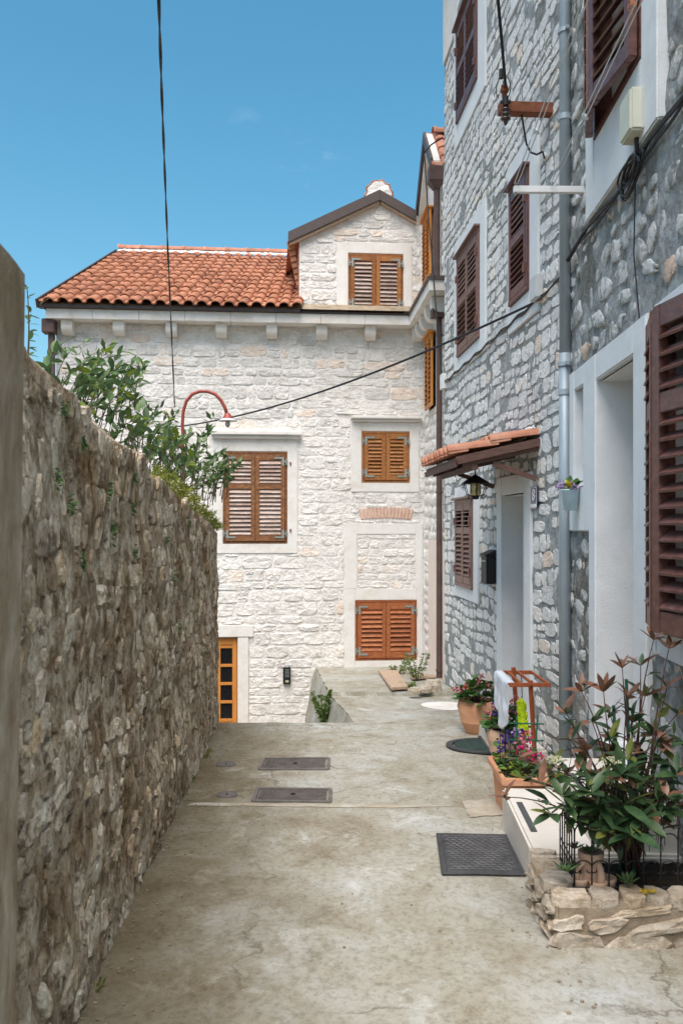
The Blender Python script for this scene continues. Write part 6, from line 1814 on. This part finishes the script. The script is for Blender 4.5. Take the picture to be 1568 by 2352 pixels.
mb.tube(link_pts, [0.012, 0.02, 0.026, 0.012], 8); mb.ball(up0 + Vector((0, -0.03, 0.09)), 0.034, 10, 6); mb.build('strain_insulator', MAT['rust'], ar)
mb = MB(); mb.tube([up0 + Vector((-0.03, -0.05, 0.17)), up0 + Vector((-0.03, -0.05, 0.24))], 0.018, 8); mb.build('clamp', MAT['black_metal'], ar)
mb = MB(); mb.tube(bez(up0 + Vector((0.02, -0.03, 0.02)), up0 + Vector((0.07, -0.04, 0.10)), up0 + Vector((0.02, -0.05, 0.18)), 8), 0.004, 5); mb.tube(bez(up0 + Vector((-0.05, -0.04, 0.02)), up0 + Vector((-0.10, -0.05, 0.10)), up0 + Vector((-0.03, -0.05, 0.18)), 8), 0.003, 5); mb.build('jumper_wire', MAT['cable'], ar)
cb = thing('overhead_cable', 'black cable rising steeply from the rusty iron arm', 'cable', upper_top)
mb = MB(); mb.tube([upper_top, pix(1152, 100, 6.55), upper_end, upper_end + (upper_end - upper_top) * 4], 0.012, 7); mb.build('wire', MAT['cable'], cb)
cb = thing('drop_cable', 'short black cable looping from the iron arm into the wall', 'cable', F8.L(7.0, 4.5, 0.05))
mb = MB(); pts = [F8.L(6.83, zA - 0.04, 0.24)] + [pix(u, v, y) for u, v, y in ((1203, 300, 6.86), (1208, 330, 6.87), (1218, 350, 6.86), (1232, 355, 6.84), (1245, 348, 6.82), (1250, 338, 6.8))]
pts[-1] = F8.L(6.95, 4.58, 0.02)
sm = []
for i in range(len(pts) - 1):
    for k in range(4): sm.append(pts[i].lerp(pts[i + 1], k / 4))
sm.append(pts[-1])
mb.tube(sm, 0.008, 6); mb.build('wire', MAT['cable'], cb)
mb = MB(); mb.ball(F8.L(6.95, 4.60, 0.02), 0.03, 8, 5); mb.build('cap', MAT['white_paint'], cb)

cla = thing('clothes_line_bracket', 'white metal clothes line arm sticking out past the downpipe', 'bracket', FN.L(5.9, 3.93, 0))
mb = MB(); z = 3.93; mb.bar(FN.L(5.9, z, 0.0), FN.L(5.9, z + 0.01, 0.475), 0.035, 0.045); mb.build('arm', MAT['white_paint'], cla, bevel=0.003)
for d in (0.46, 0.215):
    mb = MB(); mb.tube([FN.L(5.9, z + 0.01, d), FN.L(5.88, z + 0.05, d)], 0.006, 6); mb.tube([FN.L(5.9, z - 0.03, d), FN.L(5.9, z + 0.03, d)], 0.007, 6); mb.build('hook', MAT['hinge'], cla)
for d, wh in ((0.46, 'outer'), (0.215, 'inner')):
    cl2 = thing('clothes_line', '%s pair of white clothes lines running up from the white arm' % wh, 'clothes line', FN.L(5.88, z + 0.05, d))
    for o_ in (-0.012, 0.012):
        mb = MB(); mb.tube([FN.L(5.88 - 0.5 * k, z + 0.045 + 0.012 * k, d + o_) for k in range(10)], 0.0035, 5); mb.build('rope', MAT['rope'], cl2)
    mb = MB(); kp = FN.L(5.15 if wh == 'outer' else 4.98, z + 0.06, d)
    for k in range(4): mb.ball(kp + Vector((0.012 * math.sin(k * 2), -0.012 * k, 0.008 * math.cos(k * 3))), 0.012, 7, 4)
    mb.tube([kp, kp + Vector((-0.03, 0.01, -0.04))], 0.004, 5); mb.build('knot', MAT['rope'], cl2)

jb = thing('junction_box', 'beige plastic junction box on the near house below the upper window', 'junction box', FN.L(4.5, 3.76, 0.1))
mb = MB(); mb.fbox(FN, 4.40, 4.60, 3.66, 3.88, 0.01, 0.12); mb.build('case', MAT['beige_plastic'], jb, bevel=0.012)
mb = MB(); mb.fbox(FN, 4.395, 4.605, 3.662, 3.878, 0.055, 0.062); mb.build('seam', MAT['grey_plastic'], jb, bevel=0.003)
jb2 = thing('junction_box', 'pale grey junction box beside the middle window of house eight', 'junction box', F8.L(7.05, 3.62, 0.05))
mb = MB(); j0, j1 = F8.P(1249, 665)[0], F8.P(1234, 665)[0]; mb.fbox(F8, j0, j1, 3.50, 3.69, 0.005, 0.07); mb.build('case', MAT['grey_plastic'], jb2, bevel=0.008)
mb = MB(); mb.fbox(F8, j0 - 0.002, j1 + 0.002, 3.505, 3.685, 0.04, 0.044); mb.build('seam', MAT['grey_plastic'], jb2)
jb3 = thing('junction_box', 'small white cable box at the far corner of house eight', 'junction box', F8.L(11.3, 3.5, 0.05))
mb = MB(); mb.fbox(F8, 11.18, 11.33, 3.42, 3.62, 0.005, 0.07); mb.build('case', MAT['white_paint'], jb3, bevel=0.008)
cbl = thing('wall_cable', 'bundle of black cables clipped along the right hand walls', 'cable', FN.L(5.5, 3.55, 0.03))
rc_ = random.Random(91)
for j in range(3):
    mb = MB(); pts = []
    for i in range(34):
        s = 2.8 + (6.45 - 2.8) * i / 33
        sag = -0.02 * math.sin(s * 5 + j) + (-0.05 * math.exp(-((s - 4.7) / 0.25) ** 2))
        pts.append(FN.L(s, 3.555 + 0.014 * j + sag + 0.006 * rc_.uniform(-1, 1), 0.030 + 0.012 * (j % 2)))
    mb.tube(pts, 0.0085, 6)
    mb.build('wire', MAT['cable'], cbl)
for j in range(2):
    mb = MB(); pts = [F8.L(6.55 + (11.25 - 6.55) * i / 40, 3.50 + 0.012 * j + 0.012 * math.sin(i * 1.3 + j) - 0.0 * i, 0.026) for i in range(41)]
    mb.tube(pts, 0.008, 6); mb.build('wire', MAT['cable'], cbl)
mb = MB()
for k in range(5):
    cc = FN.L(4.62 + 0.05 * rc_.uniform(-1, 1), 3.51 + 0.02 * rc_.uniform(-1, 1), 0.045 + 0.008 * k)
    ra, rb_, ti = rc_.uniform(0.10, 0.22), rc_.uniform(0.04, 0.09), rc_.uniform(-0.25, 0.1)
    mb.tube([cc + FN.S * (ra * math.cos(a)) + Vector((0, 0, rb_ * math.sin(a) + ti * ra * math.cos(a))) for a in [2 * math.pi * q / 16 for q in range(17)]], 0.006, 5)
mb.tube([FN.L(4.5, 3.67, 0.06), FN.L(4.52, 3.56, 0.05)], 0.012, 6); mb.build('cable_loop', MAT['cable'], cbl)
mb = MB(); mb.tube([FN.L(4.62, 3.5, 0.03), FN.L(4.63, 3.1, 0.035), FN.L(4.55, 2.74, 0.03)], 0.004, 5); mb.build('thin_wire', MAT['cable'], cbl)
cc1 = thing('street_cable', 'black cable crossing the lane from house eight to the white house', 'cable', F8.L(7.2, 3.5, 0.05))
p0, p1_ = F8.L(7.25, 3.50, 0.04), FM.L(FM.P(370, 984)[0], FM.P(370, 984)[1], 0.03)
mb = MB(); pts = [p0.lerp(p1_, i / 24) + Vector((0, 0, -0.20 * 4 * (i / 24) * (1 - i / 24))) for i in range(25)]; mb.tube(pts, 0.011, 6); mb.build('wire', MAT['cable'], cc1)
ow = thing('overhead_wire', 'twisted pair of overhead wires running down to the white house at left', 'cable', FM.L(FM.P(402, 940)[0], FM.P(402, 940)[1], 0.05))
endp = FM.L(FM.P(402, 935)[0], FM.P(402, 935)[1], 0.04)
stp_ = [pix(365, 0, 5.0), pix(372, 220, 6.2), pix(379, 400, 7.5), pix(386, 580, 9.2), pix(394, 760, 11.2), endp]
stp_ = [stp_[0] * 2 - stp_[1]] + stp_
for j in range(2):
    mb = MB(); pts = []
    for i in range(len(stp_) - 1):
        for k in range(14):
            t_ = k / 14; w = stp_[i].lerp(stp_[i + 1], t_); ph = (i * 14 + k) * 0.45 + j * math.pi
            pts.append(w + Vector((0.0055 * math.cos(ph), 0, 0.0055 * math.sin(ph))))
    pts.append(endp); mb.tube(pts, 0.0055, 6); mb.build('wire', MAT['cable'], ow)
wc = thing('gable_cable', 'thin dark cable running down the wing past the brown downpipe', 'cable', pix(1000, 700, 11.6))
mb = MB(); cps = [pix(1016, 316, 11.5), pix(990, 332, 11.6), pix(974, 352, 11.8), pix(982, 480, 11.7), pix(992, 600, 11.5), pix(1000, 700, 11.35), pix(1008, 800, 11.3), F8.L(11.3, 3.55, 0.04)]
mb.tube(cps, 0.010, 6); mb.build('wire', MAT['cable'], wc)

# niche flower bucket
bk = thing('flower_bucket', 'pale blue metal bucket of yellow and lilac flowers in the wall niche', 'bucket', FN.L(5.92, 1.95, 0.02))
bc = FN.L(5.93, 1.76, 0.085)
mb = MB(); mb.lathe([(0.0001, 0.0), (0.044, 0.0), (0.062, 0.135), (0.066, 0.137), (0.066, 0.145), (0.058, 0.142), (0.055, 0.12), (0.0001, 0.12)], bc, 20); mb.build('pail', MAT['bucket'], bk, smooth=True)
rb = random.Random(95)
for col_, n_, off in (('yellow', 70, (-0.01, -0.01, 0.175)), ('lilac', 60, (-0.045, 0.06, 0.17)), ('lilac', 30, (0.01, -0.06, 0.16))):
    mb = MB()
    for i in range(n_):
        p = bc + Vector(off) + rvec(rb) * rb.uniform(0.01, 0.035)
        raw_leaf(mb, p, rvec(rb), 0.022, 0.020, rb)
    mb.build('flower_head', MAT['petal_' + col_], bk)
for i in range(14):
    link('leaf', rb.choice(LM['geranium']), bk, orient(bc + Vector((rb.uniform(-0.03, 0.05), rb.uniform(-0.06, 0.02), 0.15 + rb.uniform(0, 0.05))), rvec(rb, 0.3), 0, 0.05))

# ------------------------------------------------------------------ street lamp behind the garden wall
sl = thing('street_lamp', 'red brown swan neck street lamp behind the garden wall', 'street lamp', (-1.72, 9.35, -2.1))
YL = 9.35
pole = [Vector((pix(420, 1000, YL).x, YL, -2.1)), pix(420, 1000, YL)]
arc = [pix(u, v, YL) for u, v in ((419, 975), (421, 945), (428, 922), (441, 906), (458, 899), (477, 899), (495, 906), (508, 920), (517, 937), (521, 950))]
mb = MB(); mb.tube(pole + arc, 0.018, 10); mb.build('swan_neck', MAT['red_lamp'], sl, smooth=True)
lc2 = pix(523, 960, YL)
mb = MB(); mb.lathe([(0.018, 0.055), (0.030, 0.045), (0.055, 0.0), (0.058, -0.012)], lc2, 18); mb.build('socket_cover', MAT['red_lamp'], sl, smooth=True)
mb = MB(); mb.lathe([(0.056, -0.008), (0.105, -0.03), (0.106, -0.034), (0.05, -0.016)], lc2, 24); mb.build('shade', MAT['lamp_inside'], sl, smooth=True)
mb = MB(); mb.ball(lc2 + Vector((0.0, 0, -0.065)), 0.028, 12, 8, sz=1.35); mb.build('bulb', MAT['bulb_glass'], sl, smooth=True)

# ------------------------------------------------------------------ laurel behind the garden wall, moss and tufts
lau = thing('laurel_shrub', 'loose evergreen shrub leaning over the top of the garden wall', 'shrub', (-1.75, 6.6, 1.0))
r = random.Random(111)
ltips = []
for (u, v, y, spread, n) in ((150, 790, 5.0, 14, 3), (205, 830, 5.6, 22, 6), (250, 815, 6.0, 20, 6), (300, 840, 6.2, 22, 6), (285, 890, 6.0, 30, 8), (340, 930, 6.4, 30, 8), (250, 880, 5.7, 24, 5),
                             (375, 985, 6.8, 26, 7), (330, 1000, 6.2, 26, 6), (420, 1010, 7.2, 26, 7), (465, 990, 7.6, 20, 5), (400, 1050, 7.0, 26, 7), (455, 1060, 7.4, 26, 8), (505, 1060, 7.8, 24, 7), (545, 1065, 8.0, 18, 5), (480, 1100, 7.6, 24, 6), (440, 1030, 7.0, 30, 6), (300, 960, 5.9, 25, 5), (330, 850, 6.4, 10, 2), (420, 1070, 7.0, 22, 8), (490, 1080, 7.6, 22, 9), (380, 1020, 6.6, 24, 7), (520, 1090, 7.9, 16, 5), (230, 850, 5.6, 20, 5)):
    for i in range(int(n * 1.3)):
        ltips.append((u + r.gauss(0, spread), v + r.gauss(0, spread * 0.9), y + r.uniform(-0.35, 0.35)))
stems = MB(); leaves = []
for (u, v, y) in ltips:
    tip = pix(u, v, y)
    t_ = min(1, max(0, (y - 3.0) / 5))
    root = tip + Vector((-0.10 + r.uniform(-0.1, 0.05), -0.05 + r.uniform(-0.12, 0.12), -0.30)) if tip.z > wall_top(max(2, y)) + 0.42 else Vector((FL.L(y - 0.3, 0, -0.35).x - 0.1, y - 0.25, wall_top(max(2, y - 0.3)) - 0.15))
    cv = bez(root, root.lerp(tip, 0.5) + Vector((-0.05, 0, 0.10)), tip, 7)
    stems.tube(cv, [0.0045 - 0.0033 * i / 7 for i in range(8)], 4)
    for i in range(7):
        k = 7 - i if i < 5 else 8 - i
        p = cv[k]
        d = rvec(r, 0.15) + (cv[k] - cv[k - 1]).normalized() * 0.7
        leaves.append((p, d, r.uniform(0.060, 0.105), 'yellow' if (r.random() < (0.5 if i == 0 else 0.16) + (0.25 if v > 1030 else 0)) else 'laurel'))
stuff(stems.build('twigs', MAT['stem_brown'], lau))
r.shuffle(leaves)
ex = MB(); nleaf = 0
leaves.sort(key=lambda q: -q[2] / q[0].y)
for k, (p, d, sc, key) in enumerate(leaves):
    if k < 300:
        link('leaf', r.choice(LM[key]), lau, orient(p, d, r.uniform(-0.8, 0.8), sc))
    else:
        raw_leaf(ex, p, d, sc * 1.0, sc * 0.42, r); nleaf += 1
if nleaf: stuff(ex.build('small_leaves', MAT['leaf_stuff'], lau))
sprig = thing('leafy_sprig', 'thin leafy sprig growing up from the wall behind the pier', 'sprig', pix(66, 830, 3.2))
mb = MB(); r = random.Random(151)
sp = bez(pix(62, 850, 3.2), pix(72, 770, 3.2), pix(63, 660, 3.2), 10); mb.tube(sp, [0.005 - 0.0035 * i / 10 for i in range(11)], 5); mb.build('stem', MAT['stem_brown'], sprig)
for i in range(2, 11):
    for k in range(2):
        link('leaf', r.choice(LM['laurel']), sprig, orient(sp[i], Vector((r.uniform(-0.4, 1.0), r.uniform(-0.6, 0.6), r.uniform(-0.3, 0.5))), r.uniform(-0.6, 0.6), r.uniform(0.03, 0.05)))
# moss and grass along the wall top
ms = MB(); r = random.Random(121)
for i in range(5200):
    s = 4.4 + 4.0 * r.random() ** 0.75
    d = r.uniform(-0.25, 0.05)
    if mnoise.noise(Vector((s * 3, 0, 3))) < -0.12: continue
    p = FL.L(s, wall_top(s) - 0.03 + 0.03 * r.random(), d)
    raw_leaf(ms, p, Vector((r.uniform(-0.5, 1.0), r.uniform(-0.6, 0.6), r.uniform(-0.3, 1.0))), r.uniform(0.02, 0.075), 0.008, r)
o = ms.build('wall_moss', MAT['moss']); tag(o, 'moss and short grass growing along the garden wall top', 'moss', kind='stuff')
ms = MB()
for (u, v) in ((135, 945), (180, 1025), (240, 1130), (296, 1170), (300, 1270), (120, 1100), (178, 1290), (405, 1440), (462, 1500), (375, 1240), (300, 1100), (150, 1160), (430, 1200), (395, 1330), (438, 1790), (250, 1220)):
    s, z = FL.P(u, v)
    for k in range(26):
        p = FL.L(s + r.gauss(0, 0.022 * s / 3.5), z + r.gauss(0, 0.016), 0.012)
        raw_leaf(ms, p, Vector((1.0, r.uniform(-1, 1), r.uniform(-1.2, 0.6))), r.uniform(0.012, 0.032), 0.010, r)
o = ms.build('wall_ferns', MAT['leaf_stuff']); tag(o, 'small dark fern tufts rooted in the garden wall face', 'ferns', kind='stuff')

# ------------------------------------------------------------------ weeds, planks and rubble on the terrace
def weed(label, u, v, y, h, R, n, r_, name='weed'):
    c = pix(u, v, y); t = thing(name, label, 'weed', c)
    st = MB(); lf_ = MB()
    for i in range(9):
        tip = c + Vector((r_.uniform(-R, R), r_.uniform(-R, R), h * r_.uniform(0.55, 1)))
        cv = bez(c + Vector((r_.uniform(-0.03, 0.03), 0, 0)), c.lerp(tip, 0.5) + Vector((0, 0, h * 0.2)), tip, 6); st.tube(cv, 0.003, 4)
        for k in range(n):
            q = cv[1 + k % 6]
            raw_leaf(lf_, q + rvec(r_) * 0.01, rvec(r_, 0.3), r_.uniform(0.03, 0.06), 0.02, r_)
    st.build('stem', MAT['stem_brown'], t); stuff(lf_.build('foliage', MAT['leaf_weed'], t))
r = random.Random(131)
weed('bushy green weed under the lowest shutters, by the plank', 910, 1578, 12.6, 0.46, 0.20, 30, r)
weed('taller green weed beside the brown downpipe foot', 957, 1585, 11.7, 0.46, 0.20, 34, r)
weed('low leafy weed between plank and loose stones', 935, 1591, 11.0, 0.12, 0.14, 28, r)
weed('green bush at the foot of the retaining face beyond the path edge', 748, 1690, 10.3, 0.58, 0.20, 110, r)
pk1 = thing('plank', 'bleached wooden board lying on the terrace slab', 'plank', (0.75, 11.5, -0.4))
def gp_(u, v):
    k = (v - CY) / FPX
    y = (CAM_Z + 0.335 - 0.735) / (k - 0.07)
    return Vector(((u - CX) / FPX * y, y, slab_z(y)))
q = [gp_(898, 1590), gp_(936, 1587), gp_(912, 1548), gp_(868, 1547)]
mb = MB(); mb.hexa([p + Vector((0, 0, 0.02)) for p in q] + [p + Vector((0, 0, 0.055)) for p in q]); mb.build('board', MAT['plank'], pk1, bevel=0.006)
q2 = [gp_(945, 1565), gp_(1000, 1562), gp_(998, 1556), gp_(940, 1557)]
pk2 = thing('plank', 'second worn board behind the taller weed', 'plank', q2[0])
mb = MB(); mb.hexa([p + Vector((0, 0, 0.02)) for p in q2] + [p + Vector((0, 0, 0.045)) for p in q2]); mb.build('board', MAT['plank'], pk2, bevel=0.006)
for (u, v, w, h, lab) in ((951, 1593, 0.16, 0.07, 'loose stone on the terrace edge next to the low weed'), (975, 1590, 0.17, 0.08, 'middle loose stone on the terrace edge'), (993, 1586, 0.22, 0.13, 'largest loose stone against the brown downpipe')):
    c = gp_(u, v); t = thing('loose_stone', lab, 'stone', c)
    mb = MB(); ring = []
    for zz, sc in ((0, 1.0), (h * 0.55, 1.05), (h, 0.75)):
        for k in range(10):
            a = 2 * math.pi * k / 10
            ring.append(c + Vector((w / 2 * sc * math.cos(a) * r.uniform(0.85, 1.1), w * 0.4 * sc * math.sin(a) * r.uniform(0.85, 1.1), zz)))
    ring.append(c + Vector((0, 0, h * 1.05)))
    mb.add(ring, [(j * 10 + k, j * 10 + (k + 1) % 10, (j + 1) * 10 + (k + 1) % 10, (j + 1) * 10 + k) for j in range(2) for k in range(10)] + [(20 + k, 20 + (k + 1) % 10, 30) for k in range(10)])
    mb.build('rock', MAT['planter_stone'], t, smooth=False)

gr_ = MB(); r = random.Random(141)
for i in range(420):
    y = r.uniform(2.6, 8.4)
    e = r.random()
    x = (-0.713 - 0.057 * y + 0.02 + abs(r.gauss(0, 0.10))) if e < 0.45 else ((0.80 + 0.02 * y - abs(r.gauss(0, 0.05))) if e < 0.6 and y < 5 else r.uniform(-0.9, 1.1))
    if e >= 0.6 and r.random() < 0.7: continue
    c = Vector((x, y, path_h(x, y) + 0.004))
    q = r.uniform(0.003, 0.009)
    gr_.ball(c, q, 5, 3, sz=0.6)
o = gr_.build('path_grit', MAT['planter_mortar']); tag(o, 'small grit and crumbs lying on the concrete path', 'grit', kind='stuff')
gl_ = MB()
for i in range(240):
    y = r.uniform(3.0, 8.5); 
    if mnoise.noise(Vector((y * 2.2, 5, 1))) < 0.18: continue
    x = -0.713 - 0.057 * y + 0.03
    for k in range(3):
        raw_leaf(gl_, Vector((x + r.gauss(0, 0.012), y, path_h(x, y))), Vector((r.uniform(0, 0.8), r.uniform(-0.5, 0.5), 1)), r.uniform(0.015, 0.05), 0.006, r)
o = gl_.build('wall_foot_grass', MAT['moss']); tag(o, 'short grass along the foot of the garden wall', 'grass', kind='stuff')

# ------------------------------------------------------------------ repeats carry one group each
GROUPS = {'stone_house': 'houses round the lane', 'door_step': 'white door steps along the right side', 'manhole_cover': 'rectangular covers in the path', 'valve_cover': 'small round caps in the path',
          'succulent': 'succulents in the planter bed', 'flower_pot': 'terracotta pots by house eight', 'junction_box': 'cable boxes on the right hand walls', 'clothes_line': 'clothes lines on the white arm',
          'weed': 'weeds round the terrace', 'plank': 'boards on the terrace', 'loose_stone': 'loose stones on the terrace edge'}
for o in list(COL.objects):
    if o.parent is None:
        g = GROUPS.get(o.name.split('.')[0])
        if g: o['group'] = g
